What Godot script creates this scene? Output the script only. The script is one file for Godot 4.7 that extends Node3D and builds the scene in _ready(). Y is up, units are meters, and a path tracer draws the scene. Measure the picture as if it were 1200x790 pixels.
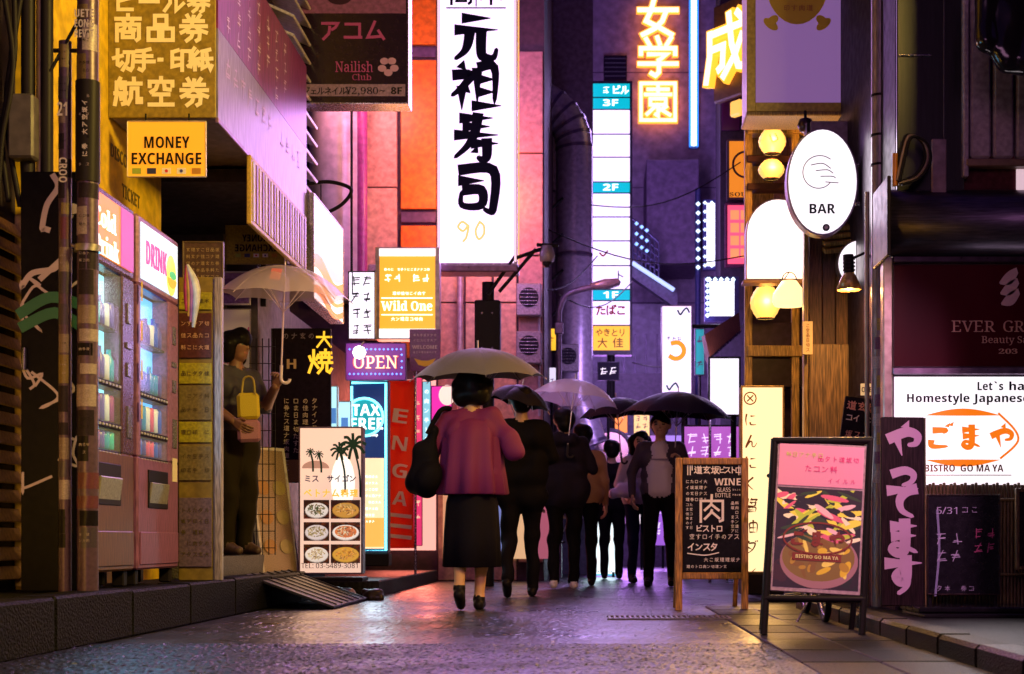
extends Node3D
# A narrow rainy shopping street at night. Camera 0.45 m above the road, looking along -Z; x is to the right, metres throughout.
const F := 1800.0
var rng := RandomNumberGenerator.new()
var mats := {}
var texs := {}
var used := {}
var shapes := {}

func at(px: float, py: float, d: float) -> Vector3:
	return Vector3((px - 695.0) * d / F, 0.45 + (634.0 - py) * d / F, -d)

# ---------------------------------------------------------------- materials
func noise_tex(key: String, freq: float, lo: float, hi: float, size := 512, octaves := 4, kind := FastNoiseLite.TYPE_SIMPLEX_SMOOTH, as_normal := false) -> NoiseTexture2D:
	if texs.has(key): return texs[key]
	var n := FastNoiseLite.new()
	n.noise_type = kind
	n.seed = 7 + texs.size()
	n.frequency = freq
	n.fractal_octaves = octaves
	var t := NoiseTexture2D.new()
	t.width = size; t.height = size; t.seamless = true; t.noise = n
	if as_normal:
		t.as_normal_map = true; t.bump_strength = 6.0
	else:
		var g := Gradient.new()
		g.set_color(0, Color(lo, lo, lo)); g.set_color(1, Color(hi, hi, hi))
		t.color_ramp = g
	texs[key] = t
	return t

func lin(r: float, g: float, b: float, a := 1.0) -> Color:
	var c := Color(r, g, b).linear_to_srgb()
	c.a = a
	return c

# real-world base colours, given as linear values
func paint(r: float, g: float, b: float, rough := 0.7, metal := 0.0, tex := "grime", scale := 1.0) -> StandardMaterial3D:
	var key := "p%.3f %.3f %.3f %.2f %.2f %s %.2f" % [r, g, b, rough, metal, tex, scale]
	if mats.has(key): return mats[key]
	var m := StandardMaterial3D.new()
	m.albedo_color = lin(r, g, b)
	m.roughness = rough
	m.metallic = metal
	if maxf(r, maxf(g, b)) < 0.06 and rough > 0.3 and metal < 0.1: m.metallic_specular = 0.2
	if tex != "":
		m.uv1_triplanar = true
		m.uv1_scale = Vector3.ONE * scale
		match tex:
			"grime":
				m.albedo_texture = noise_tex("grime", 0.02, 0.72, 1.0, 512, 6)
				m.roughness_texture = noise_tex("rough", 0.02, 0.75, 1.0, 512, 4)
			"streak":
				m.albedo_texture = noise_tex("streak", 0.03, 0.5, 1.0, 512, 5)
				m.uv1_scale = Vector3(scale * 3.0, scale * 0.25, scale * 3.0)
			"wood":
				m.albedo_texture = noise_tex("wood", 0.03, 0.3, 1.0, 512, 5)
				m.uv1_scale = Vector3(scale * 6.0, scale * 0.35, scale * 6.0)
			"cloth":
				m.albedo_texture = noise_tex("cloth", 0.12, 0.75, 1.0, 256, 3)
				m.uv1_scale = Vector3.ONE * scale * 6.0
				m.normal_enabled = true
				m.normal_texture = noise_tex("clothn", 0.08, 0, 1, 256, 3, FastNoiseLite.TYPE_SIMPLEX_SMOOTH, true)
				m.normal_scale = 0.35
			"stone":
				m.albedo_texture = noise_tex("stone", 0.05, 0.45, 1.0, 512, 5)
				m.normal_enabled = true
				m.normal_texture = noise_tex("stonen", 0.15, 0, 1, 512, 3, FastNoiseLite.TYPE_SIMPLEX_SMOOTH, true)
				m.normal_scale = 0.4
	mats[key] = m
	return m

func glow(r: float, g: float, b: float, e := 1.0) -> StandardMaterial3D:
	var key := "g%.3f %.3f %.3f %.3f" % [r, g, b, e]
	if mats.has(key): return mats[key]
	var m := StandardMaterial3D.new()
	m.albedo_color = lin(r * 0.6, g * 0.6, b * 0.6)
	m.roughness = 0.4
	m.emission_enabled = true
	m.emission = lin(r, g, b)
	m.emission_energy_multiplier = e
	mats[key] = m
	return m

# a backlit print: the picture gives the colour and the light
func lit_print(key: String, im: Image, e: float) -> StandardMaterial3D:
	var m := StandardMaterial3D.new()
	var t := ImageTexture.create_from_image(im)
	m.albedo_texture = t
	m.roughness = 0.35
	if e > 0.0:
		m.emission_enabled = true
		m.emission = Color.BLACK
		m.emission_texture = t
		m.emission_energy_multiplier = e
	m.texture_repeat = false
	mats[key] = m
	return m

func glass(r: float, g: float, b: float, a: float, rough := 0.05) -> StandardMaterial3D:
	var key := "c%.3f %.3f %.3f %.3f %.2f" % [r, g, b, a, rough]
	if mats.has(key): return mats[key]
	var m := StandardMaterial3D.new()
	m.albedo_color = lin(r, g, b, a)
	m.transparency = BaseMaterial3D.TRANSPARENCY_ALPHA
	m.roughness = rough
	m.cull_mode = BaseMaterial3D.CULL_DISABLED
	if a < 0.1: m.metallic_specular = 0.15
	mats[key] = m
	return m

# ---------------------------------------------------------------- things and parts
func numbered(n: String) -> String:
	var k: int = used.get(n, 0)
	used[n] = k + 1
	return n if k == 0 else "%s_%03d" % [n, k]

func tag(o: Node3D, label: String, cat: String, group := "", kind := "") -> void:
	if label != "": o.set_meta("label", label)
	if cat != "": o.set_meta("category", cat)
	if group != "": o.set_meta("group", group)
	if kind != "": o.set_meta("kind", kind)

func thing(n: String, label: String, cat: String, pos := Vector3.ZERO, turn := 0.0, group := "") -> Node3D:
	var o := Node3D.new()
	o.name = numbered(n)
	add_child(o)
	o.position = pos
	o.rotation_degrees.y = turn
	tag(o, label, cat, group)
	return o

func put(parent: Node, n: String, mesh: Mesh, m: Material, pos := Vector3.ZERO, rot := Vector3.ZERO) -> MeshInstance3D:
	var o := MeshInstance3D.new()
	o.name = n if parent != self else numbered(n)
	o.mesh = mesh
	if m: o.material_override = m
	o.position = pos
	o.rotation_degrees = rot
	parent.add_child(o, true)
	return o

func structure(n: String, mesh: Mesh, m: Material, pos := Vector3.ZERO) -> MeshInstance3D:
	var o := put(self, n, mesh, m, pos)
	o.set_meta("kind", "structure")
	return o

# hang a part under another part, where it stands
func nest(child: Node3D, under: Node3D) -> void:
	var t := under.transform.affine_inverse() * child.transform
	child.get_parent().remove_child(child)
	child.transform = t
	under.add_child(child, true)

# ---------------------------------------------------------------- shapes
func start() -> SurfaceTool:
	var st := SurfaceTool.new()
	st.begin(Mesh.PRIMITIVE_TRIANGLES)
	return st

func done(st: SurfaceTool) -> ArrayMesh:
	st.generate_normals()
	return st.commit()

func face(st: SurfaceTool, p: Array, c: Vector3) -> void:
	var a: Vector3 = p[0]
	var n: Vector3 = (a - p[2]).cross(a - p[1])
	var flip: bool = n.dot((a + p[1] + p[2]) / 3.0 - c) < 0.0
	for i in range(1, p.size() - 1):
		st.add_vertex(a)
		st.add_vertex(p[i + 1] if flip else p[i])
		st.add_vertex(p[i] if flip else p[i + 1])

func box_mesh(s: Vector3, bev := 0.0) -> ArrayMesh:
	var key := "b%.4f %.4f %.4f %.4f" % [s.x, s.y, s.z, bev]
	if shapes.has(key): return shapes[key]
	var st := start()
	st.set_smooth_group(-1)
	var h := s / 2.0
	bev = minf(bev, minf(h.x, minf(h.y, h.z)) * 0.9)
	var sg := [-1.0, 1.0]
	if bev <= 0.0:
		for ax in 3:
			for q in sg:
				var pts := []
				for uv in [[-1, -1], [1, -1], [1, 1], [-1, 1]]:
					var v := Vector3.ZERO
					v[ax] = q * h[ax]; v[(ax + 1) % 3] = uv[0] * h[(ax + 1) % 3]; v[(ax + 2) % 3] = uv[1] * h[(ax + 2) % 3]
					pts.append(v)
				face(st, pts, Vector3.ZERO)
	else:
		var cp := func(sx, sy, sz, ax) -> Vector3:
			var v := Vector3(sx * (h.x - bev), sy * (h.y - bev), sz * (h.z - bev))
			v[ax] += bev * signf(v[ax]) if v[ax] != 0.0 else 0.0
			return v
		for ax in 3:
			for q in sg:
				var pts := []
				for uv in [[-1, -1], [1, -1], [1, 1], [-1, 1]]:
					var g := [0.0, 0.0, 0.0]
					g[ax] = q; g[(ax + 1) % 3] = uv[0]; g[(ax + 2) % 3] = uv[1]
					pts.append(cp.call(g[0], g[1], g[2], ax))
				face(st, pts, Vector3.ZERO)
		for ax in 3:
			var b := (ax + 1) % 3
			var c := (ax + 2) % 3
			for q in sg:
				for r in sg:
					var g1 := [0.0, 0.0, 0.0]; var g2 := [0.0, 0.0, 0.0]
					g1[ax] = -1.0; g2[ax] = 1.0
					g1[b] = q; g2[b] = q; g1[c] = r; g2[c] = r
					face(st, [cp.call(g1[0], g1[1], g1[2], b), cp.call(g2[0], g2[1], g2[2], b), cp.call(g2[0], g2[1], g2[2], c), cp.call(g1[0], g1[1], g1[2], c)], Vector3.ZERO)
		for x in sg:
			for y in sg:
				for z in sg:
					face(st, [cp.call(x, y, z, 0), cp.call(x, y, z, 1), cp.call(x, y, z, 2)], Vector3.ZERO)
	var m := done(st)
	shapes[key] = m
	return m

func box(parent: Node, n: String, s: Vector3, pos: Vector3, m: Material, bev := 0.0, rot := Vector3.ZERO) -> MeshInstance3D:
	return put(parent, n, box_mesh(s, bev), m, pos, rot)

# box from corner to corner
func span(parent: Node, n: String, a: Vector3, b: Vector3, m: Material, bev := 0.0) -> MeshInstance3D:
	return put(parent, n, box_mesh((b - a).abs(), bev), m, (a + b) / 2.0)

func tube_mesh(pts: Array, r: Variant, sides := 10, closed := false) -> ArrayMesh:
	var st := start()
	st.set_smooth_group(1)
	var n := pts.size()
	var rings := []
	var side := Vector3.UP
	var t0: Vector3 = (pts[1] - pts[0]).normalized()
	if absf(t0.y) > 0.9: side = Vector3.RIGHT
	side = (side - t0 * side.dot(t0)).normalized()
	for i in n:
		var t: Vector3
		if closed: t = (pts[(i + 1) % n] - pts[(i + n - 1) % n]).normalized()
		else: t = (pts[mini(i + 1, n - 1)] - pts[maxi(i - 1, 0)]).normalized()
		side = (side - t * side.dot(t)).normalized()
		var up := t.cross(side)
		var rad: float = r[i] if r is Array else r
		var ring := []
		for k in sides:
			var a := TAU * k / sides
			ring.append(pts[i] + (side * cos(a) + up * sin(a)) * rad)
		rings.append(ring)
	for i in (n if closed else n - 1):
		var c: Vector3 = (pts[i] + pts[(i + 1) % n]) / 2.0
		for k in sides:
			var k2 := (k + 1) % sides
			face(st, [rings[i][k], rings[i][k2], rings[(i + 1) % n][k2], rings[(i + 1) % n][k]], c)
	if not closed:
		st.set_smooth_group(-1)
		face(st, rings[0], pts[1])
		face(st, rings[n - 1], pts[n - 2])
	return done(st)

func tube(parent: Node, n: String, pts: Array, r: Variant, m: Material, sides := 10, closed := false) -> MeshInstance3D:
	return put(parent, n, tube_mesh(pts, r, sides, closed), m)

func rod(parent: Node, n: String, a: Vector3, b: Vector3, r: float, m: Material, sides := 10) -> MeshInstance3D:
	return put(parent, n, tube_mesh([a, b], r, sides), m)

func curve_pts(pts: Array, per := 6) -> Array:
	var out := []
	var n := pts.size()
	for i in n - 1:
		var p0 = pts[maxi(i - 1, 0)]
		var p1 = pts[i]
		var p2 = pts[i + 1]
		var p3 = pts[mini(i + 2, n - 1)]
		for k in per:
			var t := float(k) / per
			out.append(0.5 * ((2.0 * p1) + (p2 - p0) * t + (2.0 * p0 - 5.0 * p1 + 4.0 * p2 - p3) * t * t + (3.0 * p1 - p0 - 3.0 * p2 + p3) * t * t * t))
	out.append(pts[n - 1])
	return out

func lathe_mesh(prof: Array, sides := 20) -> ArrayMesh:
	var st := start()
	st.set_smooth_group(1)
	for i in prof.size() - 1:
		var a: Vector2 = prof[i]
		var b: Vector2 = prof[i + 1]
		for k in sides:
			var u := TAU * k / sides
			var v := TAU * (k + 1) / sides
			var p := [Vector3(a.x * cos(u), a.y, a.x * sin(u)), Vector3(a.x * cos(v), a.y, a.x * sin(v)), Vector3(b.x * cos(v), b.y, b.x * sin(v)), Vector3(b.x * cos(u), b.y, b.x * sin(u))]
			if a.x < 1e-5: p.remove_at(1)
			elif b.x < 1e-5: p.remove_at(2)
			var nrm := Vector2(b.y - a.y, a.x - b.x)
			var mid := Vector3(cos((u + v) / 2.0), 0, sin((u + v) / 2.0))
			var out := mid * nrm.x + Vector3.UP * nrm.y
			var cen: Vector3 = (p[0] + p[2]) / 2.0
			face(st, p, cen - out.normalized())
	return done(st)

# a flat outline with thickness, front at z = 0
func slab_mesh(poly: PackedVector2Array, t: float) -> ArrayMesh:
	var st := start()
	st.set_smooth_group(-1)
	var idx := Geometry2D.triangulate_polygon(poly)
	var c2 := Vector2.ZERO
	for p in poly: c2 += p / poly.size()
	for i in range(0, idx.size(), 3):
		var q := [poly[idx[i]], poly[idx[i + 1]], poly[idx[i + 2]]]
		for z in [0.0, -t]:
			if t <= 0.0 and z != 0.0: continue
			var p := []
			for v in q: p.append(Vector3(v.x, v.y, z))
			face(st, p, p[0] + Vector3(0, 0, -1 if z == 0.0 else 1))
	if t > 0.0:
		var ccw := not Geometry2D.is_polygon_clockwise(poly)
		for i in poly.size():
			var a := poly[i]
			var b := poly[(i + 1) % poly.size()]
			var nn := Vector2(b.y - a.y, a.x - b.x) * (1.0 if ccw else -1.0)
			var mid := Vector3((a.x + b.x) / 2.0, (a.y + b.y) / 2.0, -t / 2.0)
			face(st, [Vector3(a.x, a.y, 0), Vector3(b.x, b.y, 0), Vector3(b.x, b.y, -t), Vector3(a.x, a.y, -t)], mid - Vector3(nn.x, nn.y, 0))
	return done(st)

func ellipse(rx: float, ry: float, n := 32, c := Vector2.ZERO, a0 := 0.0, a1 := TAU) -> PackedVector2Array:
	var p := PackedVector2Array()
	var whole := absf(a1 - a0 - TAU) < 0.001
	for i in (n if whole else n + 1):
		var a := a0 + (a1 - a0) * i / n
		p.append(c + Vector2(cos(a) * rx, sin(a) * ry))
	return p

# picture sheet with its own uv, front at +z
func sheet_mesh(w: float, h: float) -> QuadMesh:
	var q := QuadMesh.new()
	q.size = Vector2(w, h)
	return q

# ---------------------------------------------------------------- lettering
func latin(parent: Node, n: String, text: String, cap: float, pos: Vector3, m: Material, width := 0.0, font := "Droid Sans", bold := true, deep := 0.004) -> MeshInstance3D:
	var f := SystemFont.new()
	f.font_names = PackedStringArray([font])
	f.font_weight = 700 if bold else 400
	var t := TextMesh.new()
	t.font = f
	t.text = text
	t.font_size = 48
	t.pixel_size = cap / (0.715 * 48.0)
	t.depth = deep
	t.curve_step = 1.5
	var o := put(parent, n, t, m, pos)
	if width > 0.0:
		o.scale.x = width / maxf(t.get_aabb().size.x, 0.001)
	return o

# brush or pen strokes, x right, y down, in a square of 100
const GLYPH := {
	"元": "22,14 78,14|8,36 92,36|38,38 34,62 26,78 8,92|60,38 60,80 68,88 84,88 90,70",
	"祖": "22,6 32,18|8,28 40,28 26,50 6,68|25,48 25,94|28,50 40,62|52,14 52,84|52,14 82,14 82,84|52,36 82,36|52,60 82,60|42,86 94,86",
	"寿": "18,14 82,14|24,30 76,30|8,46 92,46|54,4 48,40 34,66 8,90|40,62 92,62|70,52 70,86 60,92 52,86|46,72 54,80",
	"司": "14,14 84,14 84,84 76,92 64,86|14,34 66,34|22,52 60,52 60,80 22,80 22,52",
	"女": "42,6 34,36 22,62 50,76 82,94|70,36 60,62 42,80 14,94|6,36 94,36",
	"学": "22,8 30,22|48,4 54,20|80,6 70,22|10,44 10,30 90,30 90,44|28,44 70,44 52,58|52,58 52,86 44,94 34,88|6,66 94,66",
	"園": "10,8 90,8 90,94 10,94 10,8|26,22 74,22|50,14 50,34|20,34 80,34|32,44 68,44 68,58 32,58 32,44|48,58 24,80|50,60 50,84 44,80|70,62 56,70|52,66 78,82",
	"成": "14,24 14,56 6,92|14,26 90,26|14,48 44,48 42,76 34,80|56,6 62,50 76,84 90,88 92,70|84,42 70,66 44,92|74,8 84,18",
	"商": "50,4 50,18|8,18 92,18|34,24 40,34|66,24 60,34|12,38 12,94|12,38 88,38 88,86 80,92|42,42 36,54 24,58|56,42 58,54 74,56|32,64 68,64 68,82 32,82 32,64",
	"品": "30,8 70,8 70,40 30,40 30,8|8,52 44,52 44,92 8,92 8,52|56,52 92,52 92,92 56,92 56,52",
	"券": "28,6 36,20|72,6 62,20|16,26 84,26|6,44 94,44|50,10 44,40 28,56 8,66|58,46 72,58 94,66|30,64 72,64 70,88 60,94|48,66 42,82 26,94",
	"切": "6,44 44,34|24,10 24,70 32,74 44,62|52,20 92,20 88,80 80,92 68,86|70,22 66,60 46,92",
	"手": "76,8 50,14 20,16|16,36 84,36|6,58 94,58|50,14 50,84 42,94 30,88",
	"・": "44,50 56,50",
	"印": "40,12 16,20|16,18 16,78 44,72|16,46 42,46|56,16 90,16 90,70 80,76|56,16 56,94",
	"紙": "24,4 10,24 24,34|38,18 10,50 42,46|26,48 26,92|12,60 8,80|38,58 44,74|86,10 54,18|56,18 56,84 74,74|54,48 94,46|72,16 76,60 88,88 94,74",
	"航": "24,4 18,16|12,18 12,60 6,92|12,18 40,18 40,88 32,90|6,54 46,54|26,28 28,38|26,62 28,74|70,4 70,20|52,22 94,22|62,38 60,70 50,90|62,38 82,38 82,84 94,84 94,72",
	"空": "50,2 50,14|12,32 12,16 88,16 88,30|38,22 32,40 16,50|60,22 62,40 80,42|24,58 76,58|50,58 50,90|10,92 90,92",
	"ビ": "22,10 22,84 84,84|24,48 70,36|74,6 80,20|88,4 94,16", "ー": "10,50 90,50", "ル": "34,14 34,56 10,90|60,10 60,88 92,58",
	"ア": "12,16 88,16 76,36 60,46|48,34 44,66 18,92", "コ": "16,20 84,20 84,84|12,84 92,84", "ム": "48,8 30,50 14,84 80,80|66,52 92,92",
	"ジ": "18,16 36,26|8,42 26,52|12,90 50,74 84,34|70,8 78,20|86,4 94,16", "ェ": "28,44 76,44|52,44 52,84|20,86 84,86",
	"ネ": "48,4 58,16|18,28 80,28 48,60 8,78|50,54 50,94|62,58 88,74", "イ": "76,8 50,38 10,60|54,36 54,94",
	"ス": "16,16 78,16 60,54 12,92|58,54 90,90", "ト": "40,6 40,94|42,36 80,56", "ロ": "16,18 84,18 84,86 16,86 16,18",
	"ミ": "24,12 74,24|22,42 72,52|14,72 78,88", "サ": "8,34 92,34|32,10 32,62|70,8 68,60 38,94", "ゴ": "14,26 76,26 76,86|12,86 82,86|80,4 86,16|92,2 98,14",
	"ン": "14,18 36,32|12,88 54,72 88,30", "ベ": "6,60 36,26 94,82|64,14 72,26|78,8 86,20", "ナ": "8,36 92,36|52,6 50,60 18,94",
	"料": "8,14 16,28|42,12 34,28|4,40 48,40|26,6 26,94|24,44 6,76|28,44 46,66|60,14 70,24|56,36 66,48|50,68 96,58|82,4 82,96",
	"理": "6,14 42,14|8,44 40,44|24,14 24,78|4,82 46,72|54,10 90,10 90,48 54,48 54,10|54,28 90,28|72,10 72,90|52,68 92,68|46,90 96,90",
	"た": "12,26 60,24|38,6 30,50 14,92|58,44 88,42|54,70 60,84 92,84", "ば": "18,8 12,50 18,92|38,30 80,28|64,8 66,60 60,82 44,82 40,70 56,64 88,84|80,4 86,14|92,2 98,12",
	"こ": "24,18 78,18 66,28|20,60 24,84 82,84", "や": "10,48 60,28 88,38 84,58 62,62|30,26 48,90|56,6 66,18", "き": "20,22 80,16|18,42 84,36|42,4 74,62 52,58|28,64 30,82 66,92",
	"と": "34,8 42,44|82,30 38,50 22,74 40,90 84,88", "り": "28,10 24,50 32,54|72,8 72,56 42,94",
	"肉": "12,24 12,96|12,24 88,24 88,90 78,94|50,4 48,36 26,56|48,36 74,56|50,56 46,66 26,86|50,62 76,84",
	"っ": "14,52 56,40 82,52 76,74 46,86", "て": "8,22 90,16|88,16 60,24 42,46 48,74 78,90", "ま": "18,24 84,22|20,48 82,46|54,4 54,76 38,90 22,80 36,68 86,88",
	"す": "6,24 94,22|56,4 56,56 44,66 34,54 46,42 60,60 56,80 36,96", "ご": "22,26 72,26 60,36|18,62 22,86 82,86|78,4 84,14|92,0 98,10",
	"に": "20,10 14,50 20,92|46,26 84,24|44,66 50,84 88,84", "ん": "52,8 14,92 42,54 56,58 58,84 74,88 92,60", "く": "66,6 26,48 68,94",
	"醤": "14,10 24,22|30,4 30,50|6,44 28,36|58,4 40,22|50,14 92,12 78,24|40,32 96,32|80,26 80,48 70,52|52,38 60,46|8,56 92,56|20,66 20,96|20,66 80,66 80,96|20,96 80,96|42,58 38,78|58,58 60,76|24,84 76,84",
	"油": "12,10 24,20|6,36 20,46|8,90 28,58|40,28 40,92|40,28 90,28 90,92|65,6 65,90|40,60 90,60|40,90 90,90",
	"ダ": "38,4 10,52|36,20 78,20 60,64 14,96|30,48 62,64|80,2 86,14|92,0 98,12", "レ": "26,8 26,90 84,44", "タ": "40,4 12,50|36,20 80,20 62,64 16,96|32,46 64,62",
	"焼": "10,30 16,46|44,24 36,42|26,6 26,40 8,92|28,52 44,74|52,16 94,16|72,4 72,32|48,34 96,34|58,26 56,50|86,24 86,50|46,54 98,54|62,56 60,74 44,94|78,56 78,86 88,92 96,78",
	"道": "12,10 22,20|8,38 24,38 22,70 6,82|22,72 40,88 94,90|46,6 52,16|78,4 70,16|36,20 94,20|66,20 60,30|48,30 84,30 84,76 48,76 48,30|48,46 84,46|48,60 84,60",
	"玄": "50,4 50,18|10,20 90,20|50,22 26,44 56,50|70,34 22,82 78,80|66,66 84,92", "坂": "6,34 38,34|22,8 22,76|4,82 42,70|48,12 94,12|50,12 50,50 40,92|52,36 86,36 70,68 48,92|56,46 72,76 96,92",
	"大": "8,36 92,36|50,6 48,44 10,94|52,44 90,94", "佳": "28,6 6,46|20,34 20,94|44,20 92,20|68,6 68,40|38,40 96,40|44,64 92,64|68,46 68,88|36,88 98,88",
	"の": "52,18 40,70 22,76 14,54 34,24 66,18 86,44 78,76 56,90", "で": "8,22 84,16|82,16 56,24 40,46 46,74 74,90|70,40 76,50|84,36 90,46",
	"あ": "16,22 80,18|42,6 40,84|66,36 44,80 22,82 22,62 54,46 84,56 80,82 58,92", "本": "8,30 92,30|50,4 50,94|48,32 10,74|52,32 90,74|32,72 68,72", "日": "22,10 78,10 78,92 22,92 22,10|22,50 78,50",
}

func ribbon(st: SurfaceTool, pts: Array, hw: float, z: float, deep: float, brush: bool) -> void:
	var n := pts.size()
	if n < 2: return
	var d0: Vector2 = (pts[0] - pts[1]).normalized()
	var d1: Vector2 = (pts[n - 1] - pts[n - 2]).normalized()
	pts = pts.duplicate()
	if not brush:
		pts[0] += d0 * hw * 0.8
		pts[n - 1] += d1 * hw * 0.8
	var l := []
	var r := []
	for i in n:
		var a: Vector2 = (pts[i] - pts[maxi(i - 1, 0)]).normalized() if i > 0 else (pts[1] - pts[0]).normalized()
		var b: Vector2 = (pts[mini(i + 1, n - 1)] - pts[i]).normalized() if i < n - 1 else a
		var t := (a + b).normalized()
		if t == Vector2.ZERO: t = a
		var nn := Vector2(-t.y, t.x)
		var k := 1.0 / maxf(0.45, nn.dot(Vector2(-a.y, a.x)))
		var w := hw
		if brush:
			var u := float(i) / (n - 1)
			w = hw * (0.55 + 1.15 * pow(1.0 - u, 1.6) + 0.35 * sin(u * PI))
			if i == n - 1: w *= 0.25
			k = minf(k, 1.15)
		l.append(pts[i] + nn * w * k)
		r.append(pts[i] - nn * w * k)
	for i in n - 1:
		z += 0.00003
		var q := [Vector3(l[i].x, l[i].y, z), Vector3(l[i + 1].x, l[i + 1].y, z), Vector3(r[i + 1].x, r[i + 1].y, z), Vector3(r[i].x, r[i].y, z)]
		var back := Vector3(pts[i].x, pts[i].y, z - 1.0)
		face(st, q, back)
		if deep > 0.0:
			var o := Vector3(0, 0, -deep)
			var c: Vector3 = (q[0] + q[2]) / 2.0 + o / 2.0
			face(st, [q[0], q[1], q[1] + o, q[0] + o], c)
			face(st, [q[3], q[2], q[2] + o, q[3] + o], c)
			if i == 0: face(st, [q[0], q[3], q[3] + o, q[0] + o], c)
			if i == n - 2: face(st, [q[1], q[2], q[2] + o, q[1] + o], c)

func strokes_of(ch: String, smooth: bool) -> Array:
	var out := []
	if not GLYPH.has(ch): return out
	for s in GLYPH[ch].split("|"):
		var p := []
		for q in s.split(" "):
			var xy: PackedStringArray = q.split(",")
			p.append(Vector2(float(xy[0]) - 50.0, 50.0 - float(xy[1])) / 100.0)
		out.append(curve_pts(p, 5) if smooth and p.size() > 2 else p)
	return out

# Japanese text as strokes: pos is the middle of the first letter, size one em, weight the stroke's width in em
func kana(parent: Node, n: String, text: String, size: float, pos: Vector3, m: Material, weight := 0.1, vertical := false, step := 1.0, brush := false, deep := 0.0, squeeze := 1.0) -> MeshInstance3D:
	var k := 0
	var o: MeshInstance3D
	for i in text.length():
		var ch := text[i]
		if not GLYPH.has(ch): continue
		var st := start()
		st.set_smooth_group(-1)
		var off := Vector2(0, -i * step * size) if vertical else Vector2(i * step * size * squeeze, 0)
		var u := ch.unicode_at(0)
		for s in strokes_of(ch, brush or (u >= 0x3041 and u <= 0x309F)):
			var p := []
			for v in s: p.append(Vector2(v.x * squeeze, v.y) * size)
			ribbon(st, p, weight * size / 2.0, 0.0002 * (k % 12), deep, brush)
			k += 1
		o = put(parent, n, done(st), m, pos + Vector3(off.x, off.y, 0))
	return o

# free strokes in metres
func marks(parent: Node, n: String, lines: Array, w: float, pos: Vector3, m: Material, smooth := true, rot := Vector3.ZERO) -> MeshInstance3D:
	var st := start()
	st.set_smooth_group(-1)
	var k := 0
	for s in lines:
		var p: Array = s
		ribbon(st, curve_pts(p, 5) if smooth and p.size() > 2 else p, w / 2.0, 0.0002 * (k % 12), 0.0, false)
		k += 1
	return put(parent, n, done(st), m, pos, rot)

const PRINT := "品券料理肉道日本大ンスタイルナトロにこすまたのアコ空印切手玄坂佳"

# lettering too small to read in the photograph: rows of short pen strokes
func small_print(parent: Node, n: String, w: float, h: float, rows: int, cols: int, pos: Vector3, m: Material, sd: int, weight := 0.16, ragged := 0.0) -> MeshInstance3D:
	var r := RandomNumberGenerator.new()
	r.seed = sd
	var lines := []
	var cw := w / cols
	var ch := h / rows
	var e := minf(cw, ch) * 0.72
	for j in rows:
		var upto := cols - int(r.randf() * ragged * cols)
		for i in upto:
			var c := Vector2(-w / 2.0 + (i + 0.5) * cw, h / 2.0 - (j + 0.5) * ch)
			if r.randf() < 0.05: continue
			if e > 0.045:
				for s in 3:
					var yy := r.randf_range(-0.48, 0.48)
					lines.append([c + Vector2(r.randf_range(-0.5, -0.15), yy) * e, c + Vector2(r.randf_range(0.15, 0.5), yy + 0.06) * e])
				lines.append([c + Vector2(r.randf_range(-0.3, 0.3), 0.5) * e, c + Vector2(r.randf_range(-0.5, 0.3), -0.5) * e])
				continue
			for s in strokes_of(PRINT[r.randi() % PRINT.length()], false):
				var p := []
				for v in s: p.append(c + v * e * 1.15)
				lines.append(p)
	var o := marks(parent, n, lines, e * (0.05 + weight * 0.35), pos, m, false)
	o.set_meta("kind", "stuff")
	return o

# ---------------------------------------------------------------- signs
func lamp_area(parent: Node3D, w: float, h: float, pos: Vector3, rot: Vector3, col: Color, energy: float) -> void:
	var l := AreaLight3D.new()
	l.name = "light"
	l.area_size = Vector2(w, h)
	l.light_color = col
	l.light_energy = energy
	l.shadow_enabled = true
	l.area_range = 40.0
	l.area_attenuation = 2.0
	l.position = pos
	l.rotation_degrees = rot
	parent.add_child(l, true)

func lamp_omni(parent: Node3D, pos: Vector3, col: Color, energy: float, size := 0.05) -> void:
	var l := OmniLight3D.new()
	l.name = "light"
	l.light_color = col
	l.light_energy = energy
	l.light_size = size
	l.shadow_enabled = true
	l.omni_range = 40.0
	l.omni_attenuation = 2.0
	l.position = pos
	parent.add_child(l, true)

# a box sign facing the camera's end of the street; r is its outline, d its distance
func sign_box(n: String, label: String, r: Array, d: float, t: float, facem: Material, frame: Material, rim := 0.02, group := "", lit := 0.0, col := Color.WHITE, back := 0.0) -> Node3D:
	var a := at(r[0], r[3], d)
	var b := at(r[2], r[1], d)
	var o := thing(n, label, "sign", (a + b) / 2.0, 0.0, group)
	var w := b.x - a.x
	var h := b.y - a.y
	o.set_meta("cx", (r[0] + r[2]) / 2.0); o.set_meta("cy", (r[1] + r[3]) / 2.0); o.set_meta("d", d)
	fill_sign(o, w, h, t, facem, frame, rim)
	if lit > 0.0:
		lamp_area(o, w - rim * 2.0, h - rim * 2.0, Vector3(0, 0, 0.03), Vector3(0, 180, 0), col, lit * w * h / PI)
		if back > 0.0:
			box(o, "unseen_back_face", Vector3(w - rim * 2.0, h - rim * 2.0, 0.006), Vector3(0, 0, -t - 0.004), facem)  # unseen lit back of the sign, placed to light the walls behind
			lamp_area(o, w - rim * 2.0, h - rim * 2.0, Vector3(0, 0, -t - 0.03), Vector3.ZERO, col, back * w * h / PI)
	return o

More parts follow.
